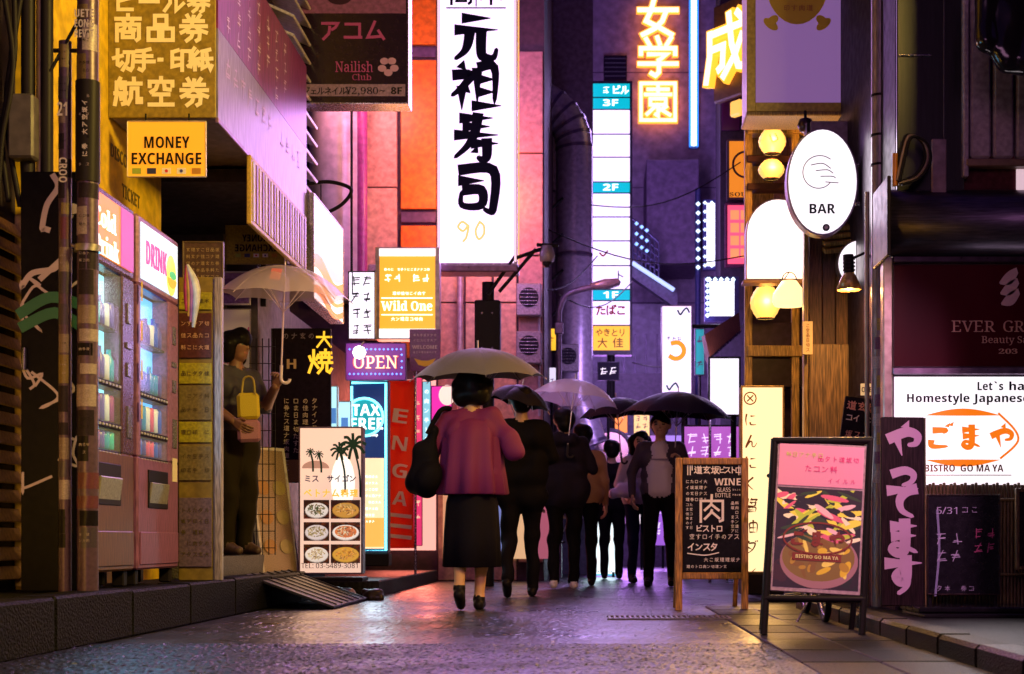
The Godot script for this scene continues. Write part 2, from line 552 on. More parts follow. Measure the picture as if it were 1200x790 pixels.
func fill_sign(o: Node3D, w: float, h: float, t: float, facem: Material, frame: Material, rim: float) -> void:
	box(o, "housing", Vector3(w - 0.004, h - 0.004, t), Vector3(0, 0, -t / 2.0 - 0.002), frame, 0.004)
	box(o, "face", Vector3(w - rim * 2.0, h - rim * 2.0, 0.006), Vector3(0, 0, 0.002), facem)
	if rim > 0.004:
		for s in [-1, 1]:
			box(o, "frame", Vector3(rim, h, 0.014), Vector3(s * (w - rim) / 2.0, 0, 0.004), frame, 0.003)
			box(o, "frame", Vector3(w - rim * 2.0, rim, 0.014), Vector3(0, s * (h - rim) / 2.0, 0.004), frame, 0.003)

# photograph point on the sign's face -> the sign's own axes
func on(o: Node3D, px: float, py: float, z := 0.0095) -> Vector3:
	var k: float = o.get_meta("d") / F
	return Vector3((px - o.get_meta("cx")) * k, (o.get_meta("cy") - py) * k, z)

func ln(o: Node3D, px: float) -> float:
	return px * o.get_meta("d") / F

# ---------------------------------------------------------------- people: tapered bones joined with a smooth minimum, meshed as surface nets
func net(am: ArrayMesh, bones: Array, cell: float, mlist: Array, fold := 0.0, seedy := 0.0) -> void:
	var lo := Vector3(9, 9, 9)
	var hi := -lo
	for b in bones:
		var r := maxf(b[1], b[3])
		for q in [b[0], b[2]]:
			lo = lo.min(q - Vector3.ONE * r); hi = hi.max(q + Vector3.ONE * r)
	var pad := cell * 3.0 + fold
	lo -= Vector3.ONE * pad; hi += Vector3.ONE * pad
	var nx := int((hi.x - lo.x) / cell) + 2
	var ny := int((hi.y - lo.y) / cell) + 2
	var nz := int((hi.z - lo.z) / cell) + 2
	var sy := nx
	var sz := nx * ny
	var f := PackedFloat32Array(); f.resize(sz * nz); f.fill(1.0)
	var best := PackedFloat32Array(); best.resize(sz * nz); best.fill(9.0)
	var ids := PackedByteArray(); ids.resize(sz * nz)
	for b in bones:
		var a: Vector3 = b[0] - lo
		var e: Vector3 = b[2] - lo
		var ra: float = b[1]
		var rb: float = b[3]
		var id: int = b[4]
		var k: float = b[5] if b.size() > 5 else 0.03
		var ba := e - a
		var bb := maxf(ba.length_squared(), 1e-9)
		var m := maxf(ra, rb) + k + cell * 2.0 + fold
		var x0 := maxi(0, int((minf(a.x, e.x) - m) / cell)); var x1 := mini(nx - 1, int((maxf(a.x, e.x) + m) / cell) + 1)
		var y0 := maxi(0, int((minf(a.y, e.y) - m) / cell)); var y1 := mini(ny - 1, int((maxf(a.y, e.y) + m) / cell) + 1)
		var z0 := maxi(0, int((minf(a.z, e.z) - m) / cell)); var z1 := mini(nz - 1, int((maxf(a.z, e.z) + m) / cell) + 1)
		var ik := 1.0 / (4.0 * k)
		for z in range(z0, z1 + 1):
			for y in range(y0, y1 + 1):
				var base := z * sz + y * sy
				for x in range(x0, x1 + 1):
					var p := Vector3(x * cell, y * cell, z * cell) - a
					var t := clampf(p.dot(ba) / bb, 0.0, 1.0)
					var d := (p - ba * t).length() - (ra + (rb - ra) * t)
					var i := base + x
					var o := f[i]
					var h := k - absf(o - d)
					if h > 0.0: f[i] = minf(o, d) - h * h * ik
					elif d < o: f[i] = d
					if d < best[i]:
						best[i] = d; ids[i] = id
	if fold > 0.0:
		for z in nz:
			for y in ny:
				var base := z * sz + y * sy
				for x in nx:
					if absf(f[base + x]) < 0.05:
						var p := lo + Vector3(x, y, z) * cell
						var w := sin(p.x * 31.0 + sin(p.y * 9.0 + seedy) * 2.0 + p.z * 17.0 + seedy) * 0.6 + sin(p.y * 24.0 + p.x * 13.0 + seedy * 2.0) * 0.4
						f[base + x] += w * fold * (1.0 if ids[base + x] in [1, 2, 7] else 0.0)
	var cellv := PackedInt32Array(); cellv.resize(sz * nz); cellv.fill(-1)
	var pos := PackedVector3Array()
	var nrm := PackedVector3Array()
	var offs := [0, 1, sy, sy + 1, sz, sz + 1, sz + sy, sz + sy + 1]
	var edges := [[0, 1], [2, 3], [4, 5], [6, 7], [0, 2], [1, 3], [4, 6], [5, 7], [0, 4], [1, 5], [2, 6], [3, 7]]
	for z in nz - 1:
		for y in ny - 1:
			var base := z * sz + y * sy
			for x in nx - 1:
				var i := base + x
				var s := f[i] < 0.0
				if (f[i + 1] < 0.0) == s and (f[i + sy] < 0.0) == s and (f[i + sz] < 0.0) == s and (f[i + sy + 1] < 0.0) == s and (f[i + sz + 1] < 0.0) == s and (f[i + sz + sy] < 0.0) == s and (f[i + sz + sy + 1] < 0.0) == s:
					continue
				var sum := Vector3.ZERO
				var cnt := 0
				for e in edges:
					var va := f[i + offs[e[0]]]
					var vb := f[i + offs[e[1]]]
					if (va < 0.0) != (vb < 0.0):
						var t := va / (va - vb)
						var pa := Vector3(e[0] & 1, (e[0] >> 1) & 1, e[0] >> 2)
						var pb := Vector3(e[1] & 1, (e[1] >> 1) & 1, e[1] >> 2)
						sum += pa.lerp(pb, t); cnt += 1
				cellv[i] = pos.size()
				pos.append(lo + (Vector3(x, y, z) + sum / cnt) * cell)
				var g := Vector3(
					(f[i + 1] + f[i + 1 + sy] + f[i + 1 + sz] + f[i + 1 + sy + sz]) - (f[i] + f[i + sy] + f[i + sz] + f[i + sy + sz]),
					(f[i + sy] + f[i + 1 + sy] + f[i + sy + sz] + f[i + 1 + sy + sz]) - (f[i] + f[i + 1] + f[i + sz] + f[i + 1 + sz]),
					(f[i + sz] + f[i + 1 + sz] + f[i + sy + sz] + f[i + 1 + sy + sz]) - (f[i] + f[i + 1] + f[i + sy] + f[i + 1 + sy]))
				nrm.append(g.normalized() if g != Vector3.ZERO else Vector3.UP)
	var by := {}
	for z in range(1, nz - 1):
		for y in range(1, ny - 1):
			for x in range(1, nx - 1):
				var i := z * sz + y * sy + x
				var s := f[i] < 0.0
				for ax in 3:
					var st: int = [1, sy, sz][ax]
					if (f[i + st] < 0.0) == s: continue
					var u: int = [sy, sz, 1][ax]
					var v: int = [sz, 1, sy][ax]
					var q := [cellv[i], cellv[i - u], cellv[i - u - v], cellv[i - v]]
					if q[0] < 0 or q[1] < 0 or q[2] < 0 or q[3] < 0: continue
					var id := ids[i] if s else ids[i + st]
					if not by.has(id): by[id] = PackedInt32Array()
					# inside at i: the quad faces +axis
					var quad := [q[0], q[1], q[2], q[0], q[2], q[3]] if s else [q[0], q[2], q[1], q[0], q[3], q[2]]
					by[id].append_array(PackedInt32Array([quad[0], quad[2], quad[1], quad[3], quad[5], quad[4]]))
	for id in by:
		var remap := {}
		var vp := PackedVector3Array()
		var vn := PackedVector3Array()
		var vi := PackedInt32Array()
		for q in by[id]:
			if not remap.has(q):
				remap[q] = vp.size()
				vp.append(pos[q]); vn.append(nrm[q])
			vi.append(remap[q])
		# make the winding agree with the normals (clockwise is front)
		for t in range(0, vi.size(), 3):
			var a := vp[vi[t]]
			var n := (a - vp[vi[t + 2]]).cross(a - vp[vi[t + 1]])
			if n.dot(vn[vi[t]] + vn[vi[t + 1]] + vn[vi[t + 2]]) < 0.0:
				var sw := vi[t + 1]; vi[t + 1] = vi[t + 2]; vi[t + 2] = sw
		var arr := []
		arr.resize(Mesh.ARRAY_MAX)
		arr[Mesh.ARRAY_VERTEX] = vp
		arr[Mesh.ARRAY_NORMAL] = vn
		arr[Mesh.ARRAY_INDEX] = vi
		am.add_surface_from_arrays(Mesh.PRIMITIVE_TRIANGLES, arr)
		am.surface_set_material(am.get_surface_count() - 1, mlist[id])

# palm and five fingers; dir runs from the wrist to the knuckles, out is the way the back of the hand faces, thumb the side the thumb leaves
func hand_bones(w: Vector3, dir: Vector3, out: Vector3, thumb: Vector3, curl: float) -> Array:
	var b := []
	dir = dir.normalized(); out = (out - dir * out.dot(dir)).normalized(); thumb = (thumb - dir * thumb.dot(dir) - out * thumb.dot(out)).normalized()
	for s in [-1.0, 0.0, 1.0]:
		b.append([w + thumb * s * 0.014, 0.017, w + dir * 0.08 + thumb * s * 0.024, 0.015, 0, 0.012])
	var len := [0.036, 0.04, 0.038, 0.03]
	for k in 4:
		var root := w + dir * 0.085 + thumb * (0.03 - 0.02 * k)
		var a := curl * 0.7
		var d := dir
		var r := 0.0095 - 0.0006 * k
		for j in 3:
			d = d.rotated(out.cross(dir).normalized(), a)
			var e: Vector3 = root + d * len[k] * (1.0 - 0.2 * j)
			b.append([root, r, e, r - 0.0008, 0, 0.004])
			root = e; r -= 0.0007
	var t0 := w + dir * 0.025 + thumb * 0.022
	var t1 := t0 + (thumb * 0.7 + dir * 0.7).normalized() * 0.04 - out * 0.008
	var t2 := t1 + (dir * 0.9 + thumb * 0.2 - out * curl * 0.5).normalized() * 0.032
	b.append([t0, 0.013, t1, 0.011, 0, 0.008])
	b.append([t1, 0.011, t2, 0.009, 0, 0.004])
	return b

# joints in metres for a figure 1.70 m tall that faces +z; its right hand is at -x
func person(label: String, pos: Vector3, turn: float, tall: float, s: Dictionary) -> Node3D:
	var o := thing("person", label, "person", pos, turn, "people in the street")
	var k := tall / 1.70
	var skin: Material = s.get("skin", paint(0.42, 0.24, 0.16, 0.55, 0.0, ""))
	var ml := [skin, s.top, s.bottom, s.shoe, paint(0.01, 0.008, 0.008, 0.3, 0, ""), paint(0.012, 0.01, 0.01, 0.6, 0, ""), paint(0.3, 0.1, 0.09, 0.5, 0, ""), s.get("inner", s.top)]
	var lift: float = s.get("lean", 0.0)
	var cell: float = s.get("cell", 0.016)
	var sw: float = s.get("wide", 1.0)
	var loose: float = s.get("loose", 0.0)
	var b := []
	var sleeve: int = s.get("sleeve", 1)
	b.append([Vector3(-0.145 * sw, 1.375, lift), 0.066, Vector3(0.145 * sw, 1.375, lift), 0.066, 1])
	b.append([Vector3(-0.095 * sw, 1.27, lift), 0.118, Vector3(0.095 * sw, 1.27, lift), 0.118, 1])
	b.append([Vector3(-0.085 * sw, 1.1, lift * 0.5), 0.108 + loose * 0.5, Vector3(0.085 * sw, 1.1, lift * 0.5), 0.108 + loose * 0.5, 1])
	b.append([Vector3(-0.085 * sw, 0.98, 0), 0.112 + loose, Vector3(0.085 * sw, 0.98, 0), 0.112 + loose, s.get("waist", 1)])
	b.append([Vector3(-0.08, 0.9, 0), 0.105, Vector3(0.08, 0.9, 0), 0.105, 2])
	if s.has("inner"):
		for q in [-0.045, 0.0, 0.045]:
			b.append([Vector3(q * 0.5, 1.37, lift + 0.05), 0.065, Vector3(q, 1.16, 0.062), 0.085 + loose, 7, 0.008])
			b.append([Vector3(q, 1.16, 0.062), 0.085 + loose, Vector3(q, 0.95, 0.05), 0.085 + loose, 7, 0.008])
	b.append([Vector3(0, 1.38, lift), 0.055, Vector3(0, 1.5, lift + 0.01), 0.05, 0, 0.02])
	var legs: Array = s.get("legs", [[Vector3(-0.09, 0.48, 0.02), Vector3(-0.09, 0.09, 0)], [Vector3(0.09, 0.48, 0.02), Vector3(0.09, 0.09, 0)]])
	var lid: int = s.get("leg_id", 2)
	var lr: float = s.get("leg_r", 1.0)
	for i in 2:
		var hx := -0.085 if i == 0 else 0.085
		var kn: Vector3 = legs[i][0]
		var an: Vector3 = legs[i][1]
		b.append([Vector3(hx, 0.88, 0), 0.09 * lr, kn, 0.062 * lr, 2])
		b.append([kn, 0.06 * lr if lid == 2 else 0.052, an, 0.05 * lr if lid == 2 else 0.036, lid])
		if lid == 0: b.append([kn.lerp(an, 0.15) + Vector3(0, 0, -0.02), 0.04, kn.lerp(an, 0.45) + Vector3(0, 0, -0.018), 0.045, 0])
		var td: Vector3 = legs[i][2] if legs[i].size() > 2 else Vector3(0, -0.045, 0.15)
		b.append([an + Vector3(0, -0.05, -0.04), 0.038, an + td + Vector3(0, -0.008, 0), 0.034, 3, 0.02])
		b.append([an + Vector3(0, -0.01, 0), 0.042, an + td * 0.6 + Vector3(0, -0.01, 0), 0.036, 3, 0.02])
	var arms: Array = s.get("arms", [[Vector3(-0.23, 1.12, -0.02), Vector3(-0.24, 0.87, 0.06)], [Vector3(0.23, 1.12, -0.02), Vector3(0.24, 0.87, 0.06)]])
	var puff: float = s.get("puff", 0.0)
	var hands := []
	for i in 2:
		var sd := -1.0 if i == 0 else 1.0
		var el: Vector3 = arms[i][0]
		var wr: Vector3 = arms[i][1]
		b.append([Vector3(sd * 0.165 * sw, 1.365, lift), 0.064, el, 0.05 + puff, 1])
		b.append([el, 0.047 + puff, wr, 0.034 + puff * 0.2, sleeve, 0.02])
		if sleeve == 0: b.append([el, 0.055, el.lerp(Vector3(sd * 0.165, 1.365, lift), 0.3), 0.055, 1, 0.01])
		var dir: Vector3 = (wr - el).normalized()
		if arms[i].size() > 2: dir = arms[i][2]
		hands.append(hand_bones(wr, dir, arms[i][3] if arms[i].size() > 3 else Vector3(sd, 0, 0.2), arms[i][4] if arms[i].size() > 4 else Vector3(0, 0.1, 1), arms[i][5] if arms[i].size() > 5 else 0.5))
	for e in s.get("extra", []): b.append(e)
	var am := ArrayMesh.new()
	net(am, b, cell, ml, s.get("fold", 0.006), float(used.get("person", 0)) * 1.7)
	for h in hands: net(am, h, 0.005, ml)
	# head on its own finer grid, turned about the neck
	var turn_head: float = s.get("look", 0.0)
	var tilt: float = s.get("nod", 0.0)
	var base := Vector3(0, 1.48, lift + 0.005)
	var hb := Basis.from_euler(Vector3(tilt, turn_head, 0))
	var hd := []
	var hp := func(v: Vector3) -> Vector3: return base + hb * (v - Vector3(0, 1.48, 0))
	for q in [[Vector3(0, 1.6, -0.02), 0.088, Vector3(0, 1.615, 0.01), 0.09, 0, 0.03], [Vector3(0, 1.53, 0.035), 0.058, Vector3(0, 1.58, 0.03), 0.074, 0, 0.03], [Vector3(0, 1.4, -0.005), 0.05, Vector3(0, 1.54, 0.0), 0.05, 0, 0.02],
		[Vector3(0, 1.575, 0.108), 0.012, Vector3(0, 1.605, 0.094), 0.009, 0, 0.012], [Vector3(-0.088, 1.575, -0.005), 0.016, Vector3(-0.09, 1.605, -0.008), 0.018, 0, 0.01], [Vector3(0.088, 1.575, -0.005), 0.016, Vector3(0.09, 1.605, -0.008), 0.018, 0, 0.01],
		[Vector3(-0.04, 1.6, 0.086), 0.0095, Vector3(-0.028, 1.6, 0.089), 0.0095, 4, 0.004], [Vector3(0.04, 1.6, 0.086), 0.0095, Vector3(0.028, 1.6, 0.089), 0.0095, 4, 0.004],
		[Vector3(-0.05, 1.622, 0.083), 0.006, Vector3(-0.022, 1.624, 0.092), 0.006, 5, 0.004], [Vector3(0.05, 1.622, 0.083), 0.006, Vector3(0.022, 1.624, 0.092), 0.006, 5, 0.004],
		[Vector3(-0.02, 1.54, 0.086), 0.008, Vector3(0.02, 1.54, 0.086), 0.008, 6, 0.004]]:
		hd.append([hp.call(q[0]), q[1], hp.call(q[2]), q[3], q[4], q[5]])
	net(am, hd, 0.0075, ml)
	var body := put(o, "body", am, null)
	body.scale = Vector3.ONE * k
	var hr := []
	for q in s.get("hair_bones", [[Vector3(0, 1.625, -0.022), 0.1, Vector3(0, 1.632, 0.012), 0.094, 7, 0.03], [Vector3(0, 1.56, -0.05), 0.075, Vector3(0, 1.61, -0.04), 0.095, 7, 0.03]]):
		hr.append([hp.call(q[0]), q[1], hp.call(q[2]), q[3], 7, 0.02])
	var ham := ArrayMesh.new()
	var hm: Material = s.get("hair", paint(0.012, 0.009, 0.009, 0.4, 0, "streak", 3.0))
	net(ham, hr, 0.009, [hm, hm, hm, hm, hm, hm, hm, hm], 0.011, 3.0)
	put(o, "hair", ham, null).scale = Vector3.ONE * k
	return o

# cloth hung in folds between two rings: skirt, coat tails
func drape(parent: Node, n: String, rings: Array, m: Material, folds := 9, depth := 0.012, ph := 0.0) -> MeshInstance3D:
	var st := start()
	st.set_smooth_group(1)
	var cnt := 48
	var pts := []
	for j in rings.size():
		var r: Array = rings[j]    # y, rx, rz, cx, cz
		var row := []
		for i in cnt:
			var a := TAU * i / cnt
			var q := 1.0 + depth / 0.2 * sin(a * folds + ph + sin(a * 2.0) * 1.5) * float(j) / (rings.size() - 1)
			row.append(Vector3(r[3] + cos(a) * r[1] * q, r[0], r[4] + sin(a) * r[2] * q))
		pts.append(row)
	for j in rings.size() - 1:
		var c := Vector3(rings[j][3], (rings[j][0] + rings[j + 1][0]) / 2.0, rings[j][4])
		for i in cnt:
			var i2 := (i + 1) % cnt
			face(st, [pts[j][i], pts[j][i2], pts[j + 1][i2], pts[j + 1][i]], c)
	return put(parent, n, done(st), m)

# open umbrella: origin at the top of the shaft
func umbrella(n: String, label: String, top: Vector3, tilt: Vector3, r: float, drop: float, ribs: int, cloth: Material, metal: Material, grip: Material, shaft: float, group := "") -> Node3D:
	var o := thing(n, label, "umbrella", top, 0.0, "umbrellas in the street")
	o.rotation_degrees = tilt
	var p := func(a: float, t: float, mid: float) -> Vector3:
		var rr := r * t * (1.0 - 0.085 * mid * t)
		return Vector3(cos(a) * rr, -drop * pow(t, 1.9) + 0.028 * mid * t * sin(t * PI * 0.75), sin(a) * rr)
	for i in ribs:
		var a0 := TAU * i / ribs
		var a1 := TAU * (i + 1) / ribs
		var st := start()
		st.set_smooth_group(1)
		for u in 6:
			for v in 6:
				var q := []
				for c in [[u, v], [u + 1, v], [u + 1, v + 1], [u, v + 1]]:
					var su: float = c[0] / 6.0
					q.append(p.call(lerpf(a0, a1, su), maxf(c[1] / 6.0, 0.02), 1.0 - absf(su * 2.0 - 1.0) ** 2.0))
				face(st, q, Vector3(0, -drop * 3.0, 0))
		put(o, "panel", done(st), cloth)
		var line := []
		for v in 7: line.append(p.call(a0, maxf(v / 6.0, 0.02) * (1.02 if v == 6 else 1.0), 0.0) - Vector3(0, 0.005, 0))
		var rb := tube(o, "rib", line, 0.003, metal, 5)
		rod(rb, "stretcher", Vector3(0, -drop - 0.1, 0), p.call(a0, 0.5, 0.0) - Vector3(0, 0.006, 0), 0.0025, metal, 5)
	rod(o, "ferrule", Vector3(0, 0.05, 0), Vector3(0, -0.02, 0), 0.006, metal, 8)
	rod(o, "shaft", Vector3(0, -0.015, 0), Vector3(0, -shaft, 0), 0.006, metal, 8)
	var h := []
	for i in 9: h.append(Vector3(0.03 - 0.03 * cos(PI * i / 8.0), -shaft - 0.07 - 0.03 * sin(PI * i / 8.0), 0))
	tube(o, "handle", [Vector3(0, -shaft + 0.02, 0)] + h, 0.011, grip, 8)
	return o

# ---------------------------------------------------------------- the place
func road_stone(v: float, rough: float) -> StandardMaterial3D:
	var m := StandardMaterial3D.new()
	m.albedo_color = lin(v, v, v * 1.05)
	m.albedo_texture = noise_tex("tar", 0.01, 0.45, 1.0, 512, 5)
	m.roughness = rough
	m.roughness_texture = noise_tex("tar_rough", 0.006, 0.55, 1.0, 512, 4)
	m.metallic_specular = 0.6 if rough < 0.5 else 0.42
	m.uv1_triplanar = true
	m.uv1_world_triplanar = true
	m.uv1_scale = Vector3(0.4, 0.4, 0.4)
	return m

# asphalt with its stones: every stone a few facets, uneven in height
func stony_mesh(x0: float, x1: float, d0: float, d1: float, cx: float, cz: float, amp: float, sd: int) -> ArrayMesh:
	var g := RandomNumberGenerator.new()
	g.seed = sd
	var nx := int((x1 - x0) / cx)
	var nz := int((d1 - d0) / cz)
	var v := PackedVector3Array()
	var grid := PackedVector3Array()
	grid.resize((nx + 1) * (nz + 1))
	for j in nz + 1:
		for i in nx + 1:
			var edge := i == 0 or j == 0 or i == nx or j == nz
			grid[j * (nx + 1) + i] = Vector3(x0 + (x1 - x0) * i / nx + (0.0 if edge else g.randf_range(-0.35, 0.35) * cx), 0.001 if edge else 0.002 + amp * g.randf() * g.randf(), -(d0 + (d1 - d0) * j / nz) + (0.0 if edge else g.randf_range(-0.35, 0.35) * cz))
	v.resize(nx * nz * 6)
	var n := PackedVector3Array()
	n.resize(nx * nz * 6)
	var k := 0
	for j in nz:
		for i in nx:
			var a := grid[j * (nx + 1) + i]
			var b := grid[j * (nx + 1) + i + 1]
			var c := grid[(j + 1) * (nx + 1) + i + 1]
			var e := grid[(j + 1) * (nx + 1) + i]
			for t in [[a, e, c], [a, c, b]]:
				var nn: Vector3 = (t[0] - t[2]).cross(t[0] - t[1]).normalized()
				for q in 3:
					v[k] = t[q]; n[k] = nn
					k += 1
	var arr := []
	arr.resize(Mesh.ARRAY_MAX)
	arr[Mesh.ARRAY_VERTEX] = v
	arr[Mesh.ARRAY_NORMAL] = n
	var am := ArrayMesh.new()
	am.add_surface_from_arrays(Mesh.PRIMITIVE_TRIANGLES, arr)
	return am

func setting() -> void:
	var cam := Camera3D.new()
	cam.name = "camera"
	cam.projection = Camera3D.PROJECTION_FRUSTUM
	cam.near = 0.1
	cam.far = 300.0
	cam.size = 0.1 * 790.0 / F
	cam.frustum_offset = Vector2(0.1 * -95.0 / F, 0.1 * 239.0 / F)
	var lens := CameraAttributesPhysical.new()
	lens.frustum_near = 0.1
	lens.frustum_far = 300.0
	lens.frustum_focal_length = 50.0
	lens.frustum_focus_distance = 9.5
	lens.exposure_aperture = 4.0
	cam.attributes = lens
	cam.projection = Camera3D.PROJECTION_FRUSTUM
	cam.near = 0.1
	cam.far = 300.0
	cam.size = 0.1 * 790.0 / F
	cam.position = Vector3(0, 0.45, 0)
	add_child(cam)
	cam.current = true
	var env := Environment.new()
	env.background_mode = Environment.BG_SKY
	var sky := Sky.new()
	var sm := ProceduralSkyMaterial.new()
	sm.sky_top_color = lin(0.26, 0.1, 0.68)
	sm.sky_horizon_color = lin(0.42, 0.15, 0.75)
	sm.ground_bottom_color = lin(0.02, 0.01, 0.03)
	sm.ground_horizon_color = lin(0.1, 0.05, 0.16)
	sky.sky_material = sm
	env.sky = sky
	env.background_energy_multiplier = 0.085
	env.tonemap_mode = Environment.TONE_MAPPER_LINEAR
	env.tonemap_exposure = 1.35
	env.sdfgi_enabled = true
	env.ssao_enabled = true
	env.ssil_enabled = true
	var we := WorldEnvironment.new()
	we.name = "world_environment"
	we.environment = env
	add_child(we)

	# road
	var asphalt := road_stone(0.02, 0.44)
	structure("road", box_mesh(Vector3(90, 0.3, 140)), asphalt, Vector3(0, -0.15, -40))
	structure("road_surface", stony_mesh(-2.15, 0.755, 6.62, 17.5, 0.014, 0.028, 0.0034, 5), road_stone(0.02, 0.44))
	structure("road_patch", stony_mesh(-2.15, 0.755, 4.8, 6.6, 0.0095, 0.015, 0.0055, 6), road_stone(0.008, 0.56), Vector3(0, 0.006, 0))
	# kerbed platform in front of the shops on the left
	var conc := paint(0.011, 0.01, 0.013, 0.6, 0, "stone", 0.8)
	var plat := thing("pavement", "", "", Vector3.ZERO)
	plat.set_meta("kind", "structure")
	for i in 11:
		span(plat, "kerb_stone", Vector3(-2.34, 0, -1.0 - i * 1.03), Vector3(-2.15, 0.22 + 0.004 * (i % 3), -2.022 - i * 1.03), conc, 0.012)
	span(plat, "slab", Vector3(-9, 0, 3), Vector3(-2.345, 0.215, -12.3), conc)
	span(plat, "step", Vector3(-9, 0, -12.33), Vector3(-1.72, 0.13, -17.0), paint(0.05, 0.045, 0.05, 0.5, 0, "stone", 0.8), 0.01)
	# gutter slabs, kerb and pavement on the right
	var right := thing("pavement", "", "")
	right.set_meta("kind", "structure")
	var slabm := [paint(0.02, 0.014, 0.016, 0.4, 0, "stone", 1.2), paint(0.015, 0.012, 0.014, 0.34, 0, "stone", 1.1), paint(0.024, 0.017, 0.018, 0.45, 0, "stone", 1.3)]
	for i in 12:
		for j in 2:
			span(right, "paving_slab", Vector3(0.76 + j * 0.29, -0.05, -3.2 - i * 0.6), Vector3(1.045 + j * 0.29, 0.008 + 0.002 * ((i + j) % 3), -3.794 - i * 0.6), slabm[(i * 2 + j * 3) % 3], 0.004)
		span(right, "kerb_stone", Vector3(1.345, -0.05, -3.0 - i * 0.6), Vector3(1.49, 0.085 + 0.003 * (i % 2), -3.592 - i * 0.6), slabm[(i + 1) % 3], 0.015)
	span(right, "slab", Vector3(1.495, -0.05, 3), Vector3(9, 0.07, -17), paint(0.012, 0.01, 0.013, 0.4, 0, "stone", 0.9))
	# drain grating across the gutter
	var grate := thing("drain_grating", "long steel drain grating set in the road before the menu board", "grating", Vector3(0.44, 0.0, -8.85))
	var steel := paint(0.3, 0.27, 0.25, 0.35, 0.9, "grime", 3.0)
	for s in [-1, 1]: box(grate, "frame", Vector3(0.72, 0.02, 0.025), Vector3(0, 0.003, s * 0.17), steel, 0.004)
	for i in 24: box(grate, "bar", Vector3(0.016, 0.018, 0.315), Vector3(-0.345 + i * 0.03, 0.003, 0), steel, 0.003)

	# unseen lit panels, placed to light camera-facing surfaces and the left walls
	var bb := thing("billboard", "unseen wide pinkish lit panel behind the viewer, placed to light surfaces facing the camera", "billboard", Vector3(-0.6, 4.6, 5.0), 180)
	fill_sign(bb, 5.0, 2.6, 0.3, glow(1.0, 0.6, 0.75, 1.0), paint(0.1, 0.1, 0.1), 0.06)
	lamp_area(bb, 4.8, 2.4, Vector3(0, 0, 0.03), Vector3(0, 180, 0), Color(0.95, 0.62, 0.9), 8.0)
	for s in [-1, 1]: rod(bb, "post", Vector3(s * 2.2, -1.2, -0.2), Vector3(s * 2.2, -4.6, -0.2), 0.08, paint(0.1, 0.1, 0.1))
	var b2 := thing("billboard", "unseen warm yellow lit panel out of view at right, placed to light the left walls", "billboard", Vector3(2.45, 4.3, -5.4), -92)  # unseen panel at right, placed to light the left shop walls
	fill_sign(b2, 1.6, 1.0, 0.2, glow(1.0, 0.78, 0.4, 1.0), paint(0.1, 0.1, 0.1), 0.04)
	lamp_area(b2, 1.5, 0.9, Vector3(0, 0, 0.03), Vector3(0, 180, 0), Color(1.0, 0.84, 0.4), 46.0)
	rod(b2, "post", Vector3(0, -0.4, -0.1), Vector3(0, -4.23, -0.1), 0.06, paint(0.1, 0.1, 0.1))

	var nr := thing("added_light_blocker", "added dark wall out of view at right, keeping the warm light off the bistro", "building", Vector3(3.57, 0.07, -6.55))  # added only to keep the yellow panel's light off the bistro front
	box(nr, "wall", Vector3(3.0, 7.5, 0.3), Vector3(0, 3.75, 0), paint(0.04, 0.035, 0.045, 0.7))
	var ss := thing("unseen_lightbox", "unseen small yellow lightbox out of view at left, placed to light the shutter", "sign", Vector3(-2.5, 0.225, -5.1), 170)  # unseen lightbox, out of view, placed to light the louvre shutter
	fill_sign(ss, 0.4, 0.9, 0.1, glow(1.0, 0.7, 0.15, 1.0), paint(0.1, 0.1, 0.1), 0.02)
	for q in ss.get_children(): q.position.y += 0.55
	box(ss, "foot", Vector3(0.4, 0.1, 0.25), Vector3(0, 0.05, -0.05), paint(0.03, 0.03, 0.03), 0.01)
	lamp_area(ss, 0.36, 0.86, Vector3(0, 0.55, 0.03), Vector3(0, 180, 0), Color(1.0, 0.74, 0.22), 0.8)
	# unseen spot lamp at right, placed to light the A-frame and kana board
	var sl := thing("unseen_spotlight", "unseen spot lamp out of view at right, placed to light the A-frame and kana board", "lamp", Vector3(2.15, 2.7, -5.0))
	put(sl, "lamp_shade", lathe_mesh([Vector2(0.03, 0.1), Vector2(0.06, 0.06), Vector2(0.09, -0.08), Vector2(0.082, -0.08), Vector2(0.05, 0.05)], 16), paint(0.05, 0.05, 0.05, 0.4), Vector3.ZERO, Vector3(-50, 25, 0))
	rod(sl, "arm", Vector3(0, 0.08, 0.05), Vector3(0.1, 0.12, 0.1), 0.015, paint(0.05, 0.05, 0.05, 0.4))
	rod(sl, "post", Vector3(0.1, 0.12, 0.1), Vector3(0.1, -2.63, 0.1), 0.03, paint(0.05, 0.05, 0.05, 0.4))
	var sp := SpotLight3D.new()
	sp.name = "light"
	sp.light_color = Color(1.0, 0.7, 0.86)
	sp.light_energy = 9.0
	sp.light_size = 0.06
	sp.spot_angle = 25.0
	sp.spot_angle_attenuation = 0.8
	sp.spot_range = 20.0
	sp.shadow_enabled = true
	sl.add_child(sp)
	sp.look_at_from_position(sl.position + Vector3(0, -0.05, -0.05), Vector3(1.05, 0.5, -8.0))
	box(sl, "bulb", Vector3(0.08, 0.08, 0.03), Vector3(0.015, -0.03, 0.0), glow(1.0, 0.7, 0.86, 1.0), 0.01, Vector3(40, 25, 0))

